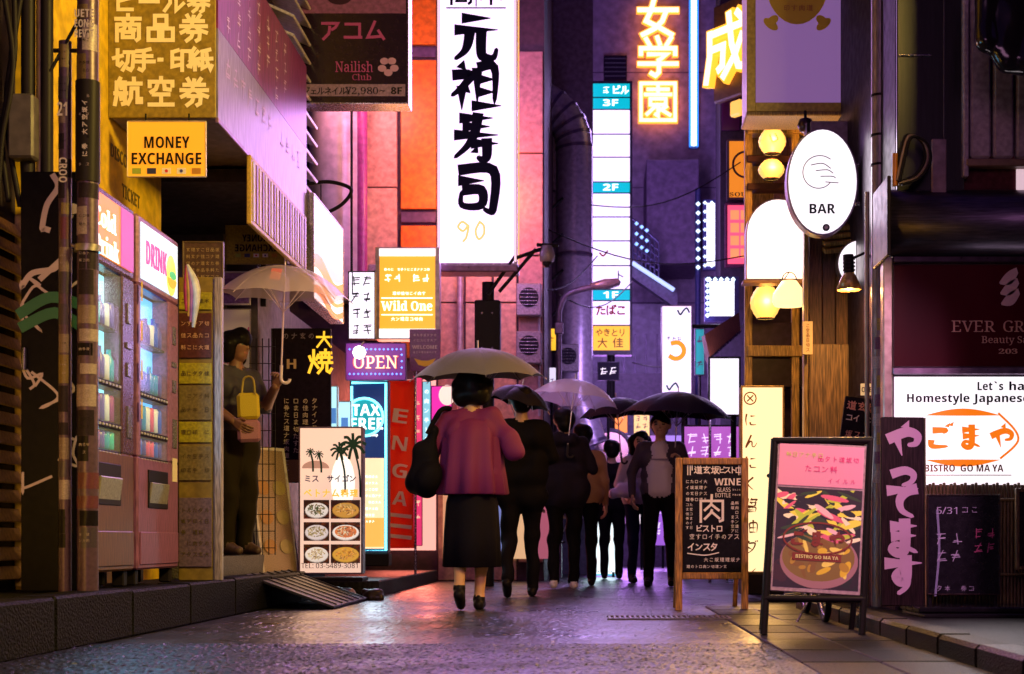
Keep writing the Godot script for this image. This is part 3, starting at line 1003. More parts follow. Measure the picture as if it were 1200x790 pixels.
# ---------------------------------------------------------------- left-hand side
func sticker(parent: Node, c: Vector3, r: float, ang: float, arc: float, h: float, m: Material) -> void:
	var st := start()
	st.set_smooth_group(1)
	for i in 5:
		var a := ang + arc * (i / 5.0 - 0.5)
		var b := ang + arc * ((i + 1) / 5.0 - 0.5)
		var p := [Vector3(sin(a) * r, -h / 2, cos(a) * r), Vector3(sin(b) * r, -h / 2, cos(b) * r), Vector3(sin(b) * r, h / 2, cos(b) * r), Vector3(sin(a) * r, h / 2, cos(a) * r)]
		face(st, p, Vector3.ZERO)
	put(parent, "sticker", done(st), m, c)

func stickered_pole(label: String, x: float, z: float, r: float, top: float, count: int, sd: int) -> Node3D:
	var o := thing("pole", label, "pole", Vector3(x, 0, z), 0.0, "steel poles by the vending machines")
	rod(o, "tube", Vector3.ZERO, Vector3(0, top, 0), r, paint(0.1, 0.05, 0.1, 0.45, 0.2, "grime", 4.0), 18)
	var g := RandomNumberGenerator.new()
	g.seed = sd
	var cols := [paint(0.34, 0.26, 0.3, 0.5, 0, "grime", 9.0), paint(0.012, 0.009, 0.012, 0.4, 0, "grime", 9.0), paint(0.22, 0.15, 0.14, 0.5, 0, "grime", 9.0), paint(0.12, 0.02, 0.04, 0.5, 0, "grime", 9.0), paint(0.2, 0.13, 0.04, 0.5, 0, "grime", 9.0), paint(0.05, 0.03, 0.06, 0.5, 0, "grime", 9.0), paint(0.03, 0.02, 0.03, 0.5, 0, "grime", 9.0)]
	var y := 0.42
	var i := 0
	while y < minf(top, 2.9) - 0.1:
		var h := g.randf_range(0.04, 0.13)
		sticker(o, Vector3(0, y + h / 2, 0), r + 0.0012 + 0.0004 * (i % 4), g.randf_range(-0.7, 0.7), g.randf_range(1.2, 2.6), h, cols[g.randi() % cols.size()])
		if g.randf() < 0.55:
			small_print(o, "print", r * 1.1, h * 0.6, maxi(1, int(h / 0.045)), 3, Vector3(0, y + h / 2, r + 0.004), cols[1] if g.randf() < 0.5 else cols[0], sd + i, 0.2)
		y += h + g.randf_range(0.0, 0.05)
		i += 1
	return o

func vending_machine(label: String, pos: Vector3, turn: float, body: Material, low: Material, header: Material, disp: Array, sd: int) -> Node3D:
	var o := thing("vending_machine", label, "vending machine", pos, turn, "vending machines on the kerb")
	var w := 0.76
	var dp := 0.27
	var h := 1.9
	var dark := paint(0.015, 0.012, 0.015, 0.4, 0, "")
	for x in [-1, 1]:
		for z in [-1, 1]: box(o, "foot", Vector3(0.06, 0.08, 0.06), Vector3(x * 0.32, 0.04, z * 0.08 - dp / 2), dark, 0.006)
	box(o, "cabinet", Vector3(w, h - 0.08, dp - 0.1), Vector3(0, 0.08 + (h - 0.08) / 2, -dp + (dp - 0.1) / 2), body, 0.012)
	# door: header, stiles, rails, lower panel round three lit windows
	box(o, "header", Vector3(w, 0.36, 0.09), Vector3(0, h - 0.18, -0.045), body, 0.012)
	nest(box(o, "header_panel", Vector3(w - 0.08, 0.29, 0.008), Vector3(0, h - 0.18, 0.003), header, 0.002), o.get_node("header"))
	box(o, "stile", Vector3(0.05, 0.88, 0.095), Vector3(-w / 2 + 0.025, 1.1, -0.0475), body, 0.008)
	box(o, "stile", Vector3(0.19, 0.88, 0.095), Vector3(w / 2 - 0.095, 1.1, -0.0475), body, 0.008)
	box(o, "lower_panel", Vector3(w, 0.58, 0.095), Vector3(0, 0.37, -0.0475), low, 0.01)
	var wx := -0.07
	var ww := w - 0.24
	var rows := [[1.0, 1.53], [0.8, 0.97], [0.665, 0.77]]
	var g := RandomNumberGenerator.new()
	g.seed = sd
	for k in 3:
		var y0: float = rows[k][0]
		var y1: float = rows[k][1]
		var rl := box(o, "rail", Vector3(ww, 0.03, 0.08), Vector3(wx, y0 - 0.016, -0.045), dark, 0.004)
		for b in 10: box(rl, "button", Vector3(0.028, 0.012, 0.006), Vector3(-ww / 2 + 0.03 + b * 0.051, 0, 0.042), paint(0.5, 0.5, 0.55, 0.3, 0.3, ""), 0.002)
		box(o, "lit_window", Vector3(ww, y1 - y0, 0.004), Vector3(wx, (y0 + y1) / 2, -0.093), disp[0])
		var shelves := [0.0, 0.26] if k == 0 else [0.0]
		for sh in shelves:
			if sh > 0.0: box(o, "shelf", Vector3(ww, 0.012, 0.06), Vector3(wx, y0 + sh, -0.055), dark)
			for c in 7:
				var ch := g.randf_range(0.1, 0.16) if k == 0 else minf(0.13, y1 - y0 - 0.015)
				var tall := ch > 0.13
				var cm: Material = disp[1 + g.randi() % (disp.size() - 1)]
				var r := 0.026
				var prof := [Vector2(0, 0), Vector2(r, 0.002), Vector2(r, ch * 0.62), Vector2(r * 0.45, ch * 0.82), Vector2(r * 0.45, ch), Vector2(0, ch)] if tall else [Vector2(0, 0), Vector2(r, 0.003), Vector2(r, ch * 0.92), Vector2(r * 0.8, ch), Vector2(0, ch)]
				put(o, "bottle" if tall else "can", lathe_mesh(prof, 9), cm, Vector3(wx - ww / 2 + 0.04 + c * 0.073, y0 + sh + 0.008, -0.055))
		box(o, "window_pane", Vector3(ww, y1 - y0, 0.004), Vector3(wx, (y0 + y1) / 2, -0.012), glass(0.9, 0.95, 1.0, 0.06))
	lamp_area(o, ww, 0.8, Vector3(wx, 1.1, 0.02), Vector3(0, 180, 0), Color(0.45, 0.8, 1.0), 0.6)
	lamp_area(o, ww - 0.02, 0.5, Vector3(wx, 1.27, -0.017), Vector3.ZERO, Color(0.6, 0.9, 1.0), 0.022)
	lamp_area(o, ww - 0.02, 0.3, Vector3(wx, 0.82, -0.017), Vector3.ZERO, Color(0.6, 0.9, 1.0), 0.011)
	# coin slots, tray with its flap, kick plate
	for q in [[0.3, 1.36, 0.05, 0.1], [0.3, 1.2, 0.08, 0.03], [0.3, 1.08, 0.06, 0.07], [0.31, 0.82, 0.07, 0.16]]:
		box(o, "coin_plate", Vector3(q[2], q[3], 0.012), Vector3(q[0] - 0.02, q[1], 0.003), paint(0.35, 0.33, 0.36, 0.3, 0.7, "grime", 6.0), 0.003)
	box(o, "tray", Vector3(0.36, 0.2, 0.012), Vector3(-0.03, 0.5, 0.001), dark, 0.003)
	box(o.get_node("tray"), "flap", Vector3(0.33, 0.13, 0.014), Vector3(0, -0.03, 0.005), paint(0.42, 0.38, 0.32, 0.35, 0.4, "grime", 4.0), 0.004, Vector3(8, 0, 0))
	box(o, "kick_plate", Vector3(w - 0.05, 0.17, 0.01), Vector3(0, 0.19, 0.003), low, 0.004)
	return o

func left_side() -> void:
	# the dark building nearest on the left, with cables and conduits
	var a := thing("corner_building", "dark purplish plastered building at the near left edge", "building", Vector3(-4.4, 0.2, -4.7))
	box(a, "wall", Vector3(3.24, 8.0, 5.38), Vector3(0, 4.0, 0), paint(0.05, 0.036, 0.05, 0.8, 0, "grime", 0.6))
	var blk := paint(0.015, 0.012, 0.014, 0.45, 0, "")
	var off := a.position
	for q in [[47.0, 0.02, paint(0.3, 0.2, 0.1, 0.5, 0.2)], [33.0, 0.034, blk], [55.0, 0.03, blk]]:
		var p := at(q[0], 0, 7.25)
		rod(a, "conduit", Vector3(p.x, 1.75, p.z) - off, Vector3(p.x, 5.0, p.z) - off, q[1], q[2])
	for i in 4:
		var c := []
		for y in [-20.0, 60.0, 110.0, 160.0, 230.0]: c.append(at(6 + i * 5 + 9 * sin(y * 0.022 + i * 1.1), y + i * 6, 7.15 + 0.03 * i) - off)
		tube(a, "cable", curve_pts(c, 5), 0.013, blk, 7)
	box(a, "junction_box", Vector3(0.12, 0.3, 0.1), at(28, 150, 7.2) - off, paint(0.1, 0.08, 0.09, 0.6), 0.01)
	# louvred shutter
	var sh := thing("louvre_shutter", "louvred metal shutter glowing yellow at the left edge", "shutter", Vector3(-2.75, 0.22, -6.6), 90)
	var slat := paint(0.78, 0.55, 0.2, 0.35, 0.1, "grime", 2.0)
	box(sh, "back_panel", Vector3(1.5, 1.74, 0.01), Vector3(0, 0.9, -0.02), blk)
	for s in [-1, 1]: box(sh, "frame", Vector3(0.05, 1.78, 0.05), Vector3(s * 0.76, 0.9, 0.01), slat, 0.006)
	for i in 19: box(sh, "slat", Vector3(1.46, 0.066, 0.012), Vector3(0, 0.08 + i * 0.09, 0.012), slat, 0.003, Vector3(-20, 0, 0))
	# yellow shop wall with the graffiti door
	var y := thing("ticket_shop_building", "yellow walled ticket shop building behind the vending machines", "building", Vector3(-2.7, 0.2, -9.4))
	var yel := paint(0.8, 0.5, 0.012, 0.6, 0, "grime", 0.8)
	span(y, "wall", Vector3(-0.3, 0, 2.0), Vector3(0, 6.5, -0.2), yel)
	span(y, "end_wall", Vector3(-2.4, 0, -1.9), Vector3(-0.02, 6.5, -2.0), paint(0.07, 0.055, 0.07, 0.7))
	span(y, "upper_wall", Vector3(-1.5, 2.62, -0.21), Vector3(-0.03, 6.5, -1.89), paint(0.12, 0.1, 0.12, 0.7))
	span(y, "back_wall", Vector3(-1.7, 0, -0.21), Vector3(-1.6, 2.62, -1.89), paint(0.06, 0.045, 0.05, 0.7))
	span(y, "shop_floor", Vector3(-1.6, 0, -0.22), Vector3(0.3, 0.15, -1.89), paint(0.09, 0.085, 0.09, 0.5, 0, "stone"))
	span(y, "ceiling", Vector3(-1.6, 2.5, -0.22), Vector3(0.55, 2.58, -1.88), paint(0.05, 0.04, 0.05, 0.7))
	var ink := paint(0.09, 0.06, 0.01, 0.6, 0, "")
	var words := [["DISCOUNT", 2.48], ["TICKET", 2.3], ["SHOP", 2.12]]
	for k in 3:
		var t := latin(y, "lettering", words[k][0], 0.075, Vector3(0.002, words[k][1] - 0.04, 0.55 - 0.12 * k), ink, 0.0, "Droid Sans", true, 0.002)
		t.rotation_degrees.y = 90
	var gd := thing("graffiti_door", "black steel panel covered in white graffiti tags behind the poles", "panel", Vector3(-2.455, 0.222, -6.96))
	box(gd, "door_leaf", Vector3(0.27, 1.9, 0.02), Vector3(0, 0.95, 0.0), paint(0.007, 0.006, 0.008, 0.5, 0, "grime", 2.0), 0.004)
	var wht := paint(0.5, 0.42, 0.52, 0.6, 0, "")
	var tags := []
	var g := RandomNumberGenerator.new()
	g.seed = 41
	for i in 9:
		var l := []
		var c := Vector2(g.randf_range(-0.1, 0.08), 0.55 + i * 0.15)
		for j in 6: c += Vector2(g.randf_range(-0.14, 0.14), g.randf_range(-0.09, 0.1)); l.append(Vector2(clampf(c.x, -0.125, 0.125), c.y))
		tags.append(l)
	marks(gd, "graffiti", tags.slice(0, 6), 0.012, Vector3(0, 0, 0.0125), wht)
	marks(gd, "graffiti", tags.slice(6, 9), 0.026, Vector3(0, 0, 0.0125), wht)
	marks(gd, "graffiti", [[Vector2(-0.13, 1.26), Vector2(0.0, 1.33), Vector2(0.13, 1.3)], [Vector2(-0.12, 1.2), Vector2(0.02, 1.26), Vector2(0.14, 1.2)]], 0.05, Vector3(0, 0, 0.0165), paint(0.02, 0.14, 0.08, 0.6, 0, ""))
	rod(gd, "handle", Vector3(-0.115, 1.0, 0.02), Vector3(-0.115, 1.1, 0.02), 0.012, paint(0.3, 0.3, 0.3, 0.3, 0.8))
	# two poles
	var p1 := stickered_pole("thick rusty sign pole plastered with stickers from ground to top", -2.257, -6.86, 0.046, 5.0, 30, 5)
	rod(p1, "sleeve", Vector3(0, 2.05, 0), Vector3(0, 2.5, 0), 0.053, blk, 16)
	var v := small_print(p1, "lettering", 0.26, 0.03, 1, 8, Vector3(0.004, 2.28, 0.0545), wht, 44, 0.3)
	v.rotation_degrees.z = 90
	var k3 := ["UETE", "EONG", "REVYT"]
	for i in 3: latin(p1, "lettering", k3[i], 0.034, Vector3(0.0, 2.79 - i * 0.045, 0.05), wht, 0.085, "Droid Sans", true, 0.001)
	rod(p1, "collar", Vector3(0, 1.74, 0), Vector3(0, 1.77, 0), 0.058, paint(0.4, 0.35, 0.33, 0.4, 0.6), 16)
	var p2 := stickered_pole("thinner sticker covered pole ending below the yellow wall top", -2.358, -6.86, 0.028, 2.68, 26, 17)
	rod(p2, "bracket", Vector3(-0.05, 2.64, 0.0), Vector3(0.12, 2.64, 0.0), 0.01, blk, 6)
	rod(p2, "bracket", Vector3(-0.06, 2.54, 0.02), Vector3(0.06, 2.76, 0.02), 0.008, blk, 6)
	rod(p2, "tie_rod", Vector3(0, 1.78, 0.0), Vector3(0.101, 1.75, 0.0), 0.008, paint(0.5, 0.42, 0.4, 0.4, 0.6), 6)
	var cr := latin(p2, "lettering", "CROO", 0.035, Vector3(0, 2.1, 0.031), wht, 0.11, "Droid Sans", true, 0.001)
	cr.rotation_degrees.z = -90
	latin(p2, "lettering", "21", 0.06, Vector3(0, 2.37, 0.031), wht, 0.045, "Droid Sans", true, 0.001)
	# vending machines, front to the street
	var disp1 := [glow(0.3, 0.88, 1.0, 1.0), paint(0.03, 0.6, 0.5, 0.3, 0, ""), paint(0.8, 0.85, 0.9, 0.3, 0, ""), paint(0.12, 0.1, 0.5, 0.3, 0, ""), paint(0.02, 0.4, 0.6, 0.3, 0, ""), paint(0.3, 0.05, 0.3, 0.4, 0, "")]
	var m1 := vending_machine("brown and gold vending machine with orange header, cyan lit drinks", Vector3(-2.32, 0.222, -7.38), 90, paint(0.13, 0.06, 0.12, 0.3, 0.1, "grime", 3.0), paint(0.26, 0.11, 0.02, 0.3, 0.15, "streak", 1.5), glow(1.0, 0.25, 0.03, 0.75), disp1, 3)
	box(m1, "header_strip", Vector3(0.2, 0.29, 0.004), Vector3(0.24, 1.72, 0.0085), glow(0.6, 0.1, 0.5, 0.45))
	latin(m1, "lettering", "Cold", 0.09, Vector3(-0.1, 1.75, 0.0095), glow(1, 0.95, 0.9, 1.0), 0.32, "Droid Serif")
	latin(m1, "lettering", "Drink", 0.09, Vector3(-0.08, 1.62, 0.0095), glow(1, 0.95, 0.9, 1.0), 0.36, "Droid Serif")
	var disp2 := [glow(0.1, 0.5, 1.0, 1.0), paint(0.01, 0.1, 0.7, 0.3, 0, ""), paint(0.8, 0.85, 0.9, 0.3, 0, ""), paint(0.02, 0.3, 0.7, 0.3, 0, ""), paint(0.7, 0.1, 0.3, 0.3, 0, ""), paint(0.05, 0.05, 0.4, 0.4, 0, "")]
	var m2 := vending_machine("pale pink vending machine with blue lit bottles and white header", Vector3(-2.32, 0.222, -8.21), 90, paint(0.36, 0.15, 0.36, 0.35, 0.05, "grime", 3.0), paint(0.42, 0.15, 0.38, 0.35, 0.05, "streak", 2.0), glow(0.7, 0.86, 1.0, 0.85), disp2, 8)
	latin(m2, "lettering", "DRINK", 0.12, Vector3(-0.08, 1.72, 0.0095), glow(0.8, 0.08, 0.35, 0.6), 0.38, "Droid Sans")
	put(m2, "badge", slab_mesh(ellipse(0.09, 0.11), 0.004), glow(1.0, 0.8, 0.15, 0.8), Vector3(0.2, 1.68, 0.012))
	put(m2, "badge", slab_mesh(ellipse(0.085, 0.05, 20, Vector2.ZERO, PI, TAU), 0.004), glow(1.0, 0.4, 0.05, 0.8), Vector3(0.2, 1.66, 0.0165))
	put(m2, "badge", slab_mesh(ellipse(0.06, 0.022), 0.004), glow(0.1, 0.6, 0.25, 0.6), Vector3(0.2, 1.68, 0.021))
	for i in 4: sticker(m2, Vector3(-0.38, 0.9 + i * 0.2, 0.003), 0.02, 0.0, 1.2, 0.1, paint(0.6, 0.42, 0.05, 0.5, 0, ""))
	box(m2, "notice", Vector3(0.09, 0.13, 0.003), Vector3(0.3, 0.62, 0.002), paint(0.7, 0.6, 0.5, 0.6, 0, ""))
	# flag-like plush streamer hung on the second machine's corner
	var toy := thing("hanging_ornament", "red and yellow streamer ornament hanging at the pink machine's corner", "ornament", Vector3(-2.28, 1.98, -8.63))
	for i in 4:
		var c := [Vector3(0, 0.02, 0), Vector3(0.02 * i, -0.12, 0.01 * i), Vector3(0.012 * i, -0.24 - 0.03 * i, 0.01)]
		tube(toy, "streamer", curve_pts(c, 4), [0.01, 0.014, 0.018, 0.021, 0.022, 0.02, 0.017, 0.013, 0.01], [paint(0.7, 0.05, 0.15, 0.6), paint(0.75, 0.4, 0.05, 0.6), paint(0.6, 0.2, 0.4, 0.6), paint(0.7, 0.65, 0.6, 0.6)][i], 7)
	# price pillar
	var pl := thing("price_pillar", "narrow pillar of yellow price boards between machine and shop", "pillar", at(229, 680, 8.9))
	pl.position.y = 0.22
	box(pl, "post", Vector3(0.2, 1.76, 0.06), Vector3(0, 0.88, -0.035), paint(0.3, 0.2, 0.03, 0.6), 0.004)
	var boards := [[1.62, 0.1, 0], [1.42, 0.26, 1], [1.2, 0.12, 0], [1.03, 0.2, 2], [0.86, 0.12, 0], [0.68, 0.2, 2], [0.28, 0.4, 3]]
	for i in boards.size():
		var q = boards[i]
		box(pl, "price_board", Vector3(0.19, q[1], 0.008), Vector3(0, q[0], 0.002), [paint(0.5, 0.42, 0.015, 0.5, 0, "grime", 4.0), paint(0.12, 0.03, 0.02, 0.5, 0, "grime", 4.0), paint(0.26, 0.19, 0.06, 0.5, 0, "grime", 4.0), paint(0.2, 0.13, 0.2, 0.5, 0, "grime", 4.0)][q[2]], 0.002)
		small_print(pl, "lettering", 0.17, q[1] * 0.8, maxi(1, int(q[1] / 0.07)), 5, Vector3(0, q[0], 0.008), [ink, paint(0.55, 0.3, 0.2, 0.5, 0, ""), ink, ink][q[2]], 60 + i, 0.22)
	box(pl, "edge_strip", Vector3(0.045, 1.76, 0.05), Vector3(0.13, 0.88, -0.02), paint(0.62, 0.5, 0.5, 0.35, 0.2, "streak", 2.0), 0.005)
	var db := sign_box("notice_board", "dark brown notice board above the yellow price pillar", [214, 283, 262, 335], 9.05, 0.03, paint(0.1, 0.05, 0.03, 0.4, 0, "grime", 3.0), paint(0.14, 0.09, 0.05, 0.5), 0.01)
	small_print(db, "lettering", 0.2, 0.2, 5, 7, Vector3(0, 0, 0.0095), paint(0.35, 0.25, 0.12, 0.5, 0, ""), 71)
	# fascia
	var fa := thing("shop_fascia", "box fascia sign of the ticket shop with cream lettering on its brown end", "sign", at(189.5, 40, 8.55))
	fa.set_meta("cx", 189.5); fa.set_meta("cy", 40.0); fa.set_meta("d", 8.55)
	var brown := paint(0.36, 0.25, 0.025, 0.4, 0, "grime", 2.0)
	var cream := paint(0.9, 0.78, 0.52, 0.5, 0, "")
	box(fa, "housing", Vector3(0.59, 1.1, 2.66), Vector3(0, 0.085, -1.345), paint(0.25, 0.2, 0.25, 0.5), 0.01)
	box(fa, "end_face", Vector3(0.6, 1.1, 0.012), Vector3(0, 0.085, -0.006), brown, 0.004)
	kana(fa, "lettering", "ビール券", ln(fa, 27), on(fa, 146, 2, 0.002), cream, 0.16, false, 1.07)
	kana(fa, "lettering", "商品券", ln(fa, 34), on(fa, 150, 33, 0.002), cream, 0.14, false, 1.13)
	kana(fa, "lettering", "切手", ln(fa, 29), on(fa, 145, 70, 0.002), cream, 0.16, false, 0.86, false, 0.0, 0.95)
	kana(fa, "lettering", "・印紙", ln(fa, 29), on(fa, 188, 70, 0.002), cream, 0.16, false, 0.82, false, 0.0, 1.0)
	kana(fa, "lettering", "航空券", ln(fa, 35), on(fa, 150, 108, 0.002), cream, 0.14, false, 1.11)
	box(fa, "side_face", Vector3(0.012, 0.5, 2.64), Vector3(0.303, -0.21, -1.34), paint(0.46, 0.38, 0.52, 0.35, 0.1, "streak", 1.2))
	box(fa, "side_face", Vector3(0.012, 0.6, 2.64), Vector3(0.303, 0.342, -1.34), paint(0.4, 0.06, 0.24, 0.35, 0.1, "streak", 1.0))
	for i in 7:
		var t := small_print(fa, "lettering", 0.12, 0.5, 4, 1, Vector3(0.3105, 0.32, -0.25 - i * 0.27), paint(0.75, 0.6, 0.72, 0.4, 0, ""), 80 + i, 0.1)
		t.rotation_degrees.y = 90
	var t2 := small_print(fa, "lettering", 2.3, 0.16, 1, 12, Vector3(0.3105, -0.12, -1.3), paint(0.5, 0.35, 0.55, 0.4, 0, ""), 90, 0.12)
	t2.rotation_degrees.y = 90
	box(fa, "edge_trim", Vector3(0.02, 0.03, 2.66), Vector3(0.303, -0.475, -1.34), paint(0.3, 0.16, 0.22, 0.4, 0.4), 0.004)
	# money exchange boards
	for k in 2:
		var near := k == 0
		var mb := sign_box("exchange_sign", "orange MONEY EXCHANGE board hanging under the brown fascia end" if near else "olive MONEY EXCHANGE board seen from behind, lettering reversed", [149, 142, 242, 208] if near else [264, 258, 337, 310], 8.5 if near else 10.95, 0.015, glow(1.0, 0.36, 0.015, 0.62) if near else paint(0.5, 0.4, 0.03, 0.5, 0, "grime", 4.0), paint(0.75, 0.62, 0.5, 0.5) if near else paint(0.4, 0.32, 0.05, 0.5), 0.006)
		var bl := paint(0.01, 0.01, 0.01, 0.6, 0, "")
		var sc := 1.0 if near else 0.78
		var t := latin(mb, "lettering", "MONEY", 0.062 * sc, Vector3(0, 0.035 * sc, 0.0095), bl, 0.25 * sc)
		var u := latin(mb, "lettering", "EXCHANGE", 0.062 * sc, Vector3(0, -0.055 * sc, 0.0095), bl, 0.385 * sc)
		if not near:
			t.scale.x *= -1; u.scale.x *= -1
		for i in 5:
			box(mb, "flag", Vector3(0.05 * sc, 0.032 * sc, 0.002), Vector3((-0.165 + i * 0.0825) * sc, -0.122 * sc, 0.0085), [paint(0.3, 0.4, 0.05, 0.5, 0, ""), paint(0.02, 0.03, 0.12, 0.5, 0, ""), paint(0.8, 0.75, 0.7, 0.5, 0, ""), paint(0.75, 0.72, 0.75, 0.5, 0, ""), paint(0.45, 0.2, 0.02, 0.5, 0, "")][i])
			if i in [2, 3]: put(mb, "flag_disc", slab_mesh(ellipse(0.009 * sc, 0.009 * sc, 12), 0.001), [null, null, paint(0.6, 0.02, 0.03, 0.5, 0, ""), paint(0.05, 0.05, 0.3, 0.5, 0, "")][i], Vector3((-0.165 + i * 0.0825) * sc, -0.122 * sc, 0.0108))
		for s in [-1, 1]: rod(mb, "hanger", Vector3(s * 0.12, 0.155 * sc, -0.01), Vector3(s * 0.12, 0.2, -0.01), 0.005, bl, 6)
	# striped valance under the fascia, along the street
	var va := thing("striped_sign", "yellow framed sign with white and purple vertical stripes under the fascia", "sign", Vector3(-2.085, 2.58, -10.2), 90)
	box(va, "board", Vector3(1.8, 0.42, 0.03), Vector3.ZERO, paint(0.65, 0.42, 0.05, 0.5, 0, "grime", 3.0), 0.006)
	for i in 20:
		box(va, "stripe", Vector3(0.05, 0.36, 0.006), Vector3(-0.83 + i * 0.087, 0, 0.017), [paint(0.85, 0.8, 0.85, 0.4, 0, "streak", 3.0), paint(0.28, 0.1, 0.3, 0.4, 0, "streak", 3.0)][i % 2], 0.002)
	# inside the shop: posters and a wire rack
	var po := sign_box("poster", "white poster with pink diagonal stripes on the shop's end wall", [254, 362, 294, 432], 11.2, 0.01, paint(0.6, 0.55, 0.62, 0.5, 0, ""), paint(0.3, 0.25, 0.3), 0.006)
	for i in 6: marks(po, "stripe", [[Vector2(-0.1 + i * 0.028, -0.18), Vector2(0.11, -0.02 + i * 0.02)]], 0.008, Vector3(0, 0, 0.0095), paint(0.5, 0.03, 0.25, 0.5, 0, ""), false)
	var po2 := sign_box("poster", "purple framed print above the striped poster in the shop", [252, 318, 294, 358], 11.2, 0.01, paint(0.25, 0.12, 0.36, 0.4, 0, "grime", 4.0), paint(0.55, 0.48, 0.58), 0.014)
	box(po2, "picture", Vector3(0.13, 0.12, 0.004), Vector3(0, 0.01, 0.008), paint(0.14, 0.05, 0.2, 0.4, 0, "grime", 6.0))
	var rk := thing("wire_rack", "black wire grid rack standing inside the shop by the umbrella", "rack", at(306, 560, 11.0))
	rk.position.y = 0.35
	for i in 5: rod(rk, "upright", Vector3(-0.08 + i * 0.045, 0, 0), Vector3(-0.08 + i * 0.045, 1.55, 0), 0.004, blk, 5)
	for i in 13: rod(rk, "wire", Vector3(-0.085, 0.05 + i * 0.12, 0.006), Vector3(0.105, 0.05 + i * 0.12, 0.006), 0.003, blk, 5)
	var lamp := thing("unseen_ceiling_lamp", "small unseen strip lamp under the ticket shop ceiling, lighting the interior", "lamp", Vector3(-3.5, 2.66, -10.4))  # hidden from view behind the yellow wall, lights the shop interior
	box(lamp, "diffuser", Vector3(0.08, 0.03, 0.7), Vector3.ZERO, glow(1.0, 0.72, 0.85, 1.2), 0.004)
	lamp_area(lamp, 0.7, 0.08, Vector3(0, -0.03, 0), Vector3(-90, 90, 0), Color(1, 0.75, 0.85), 0.35)
	# ramp plate on the kerb and the rubbish bag beside it
	var rp := thing("ramp_plate", "dark checkered ramp plate sloping from the kerb to the road", "ramp", Vector3(-1.98, 0.1, -10.75))
	box(rp, "plate", Vector3(0.62, 0.02, 1.5), Vector3(0, 0.02, 0), paint(0.015, 0.013, 0.016, 0.4, 0.3, "stone", 2.0), 0.005, Vector3(0, 0, -20))
	for i in 6: box(rp, "rib", Vector3(0.6, 0.008, 0.02), Vector3(0.005, 0.035, -0.6 + i * 0.24), paint(0.02, 0.018, 0.02, 0.4, 0.3, ""), 0.002, Vector3(0, 0, -20))
	for k in 2:
		var bag := thing("plastic_bag", ["crumpled pinkish white plastic bag lying at the kerb", "small black and yellow bag beside the white one"][k], "bag", at([398, 436][k], [693, 694][k], 11.6))
		bag.position.y = 0.0
		var sp := []
		for i in 7: sp.append([Vector3(rng.randf_range(-0.12, 0.12), 0.03 + rng.randf() * 0.02, rng.randf_range(-0.07, 0.07)) * [1.0, 0.6][k], 0.035, Vector3(rng.randf_range(-0.1, 0.1), 0.06 + rng.randf() * 0.05, rng.randf_range(-0.06, 0.06)) * [1.0, 0.6][k], 0.025, 1])
		var am := ArrayMesh.new()
		var bm: Material = [paint(0.7, 0.55, 0.62, 0.35, 0, ""), paint(0.05, 0.04, 0.02, 0.3, 0, "")][k]
		net(am, sp, 0.009, [bm, bm, bm], 0.01, k * 2.0)
		put(bag, "bag_body", am, null)

# ---------------------------------------------------------------- prints drawn pixel by pixel (flat pictures on signs)
func blot(im: Image, c: Vector2, rx: float, ry: float, ang: float, col: Color) -> void:
	var rr := maxf(rx, ry)
	var ca := cos(ang); var sa := sin(ang)
	for y in range(maxi(0, int(c.y - rr)), mini(im.get_height(), int(c.y + rr) + 1)):
		for x in range(maxi(0, int(c.x - rr)), mini(im.get_width(), int(c.x + rr) + 1)):
			var d := Vector2(x, y) - c
			var u := (d.x * ca + d.y * sa) / rx
			var v := (-d.x * sa + d.y * ca) / ry
			if u * u + v * v < 1.0: im.set_pixel(x, y, col)

func dish_print(w: int, h: int, sd: int, plate: Color, food: Array, bowl: bool) -> Image:
	var im := Image.create(w, h, false, Image.FORMAT_RGB8)
	var g := RandomNumberGenerator.new()
	g.seed = sd
	im.fill(Color(0.16, 0.07, 0.03))
	for i in 30: blot(im, Vector2(g.randf() * w, g.randf() * h), 0.12 * w, 0.05 * h, g.randf() * 3.0, Color(0.2 + g.randf() * 0.15, 0.09 + g.randf() * 0.06, 0.03))
	blot(im, Vector2(w * 0.5, h * 0.55), w * 0.46, h * 0.42, 0.0, plate.darkened(0.25))
	blot(im, Vector2(w * 0.5, h * 0.53), w * 0.44, h * 0.39, 0.0, plate)
	if bowl: blot(im, Vector2(w * 0.5, h * 0.5), w * 0.37, h * 0.31, 0.0, food[0])
	for i in 70:
		var a := g.randf() * TAU
		var r := sqrt(g.randf()) * 0.3
		var c: Color = food[g.randi() % food.size()]
		blot(im, Vector2(w * (0.5 + cos(a) * r * 1.15), h * (0.5 + sin(a) * r * 0.9)), w * g.randf_range(0.02, 0.09), h * g.randf_range(0.015, 0.035), g.randf() * PI, c.lightened(g.randf() * 0.25).darkened(g.randf() * 0.3))
	return im

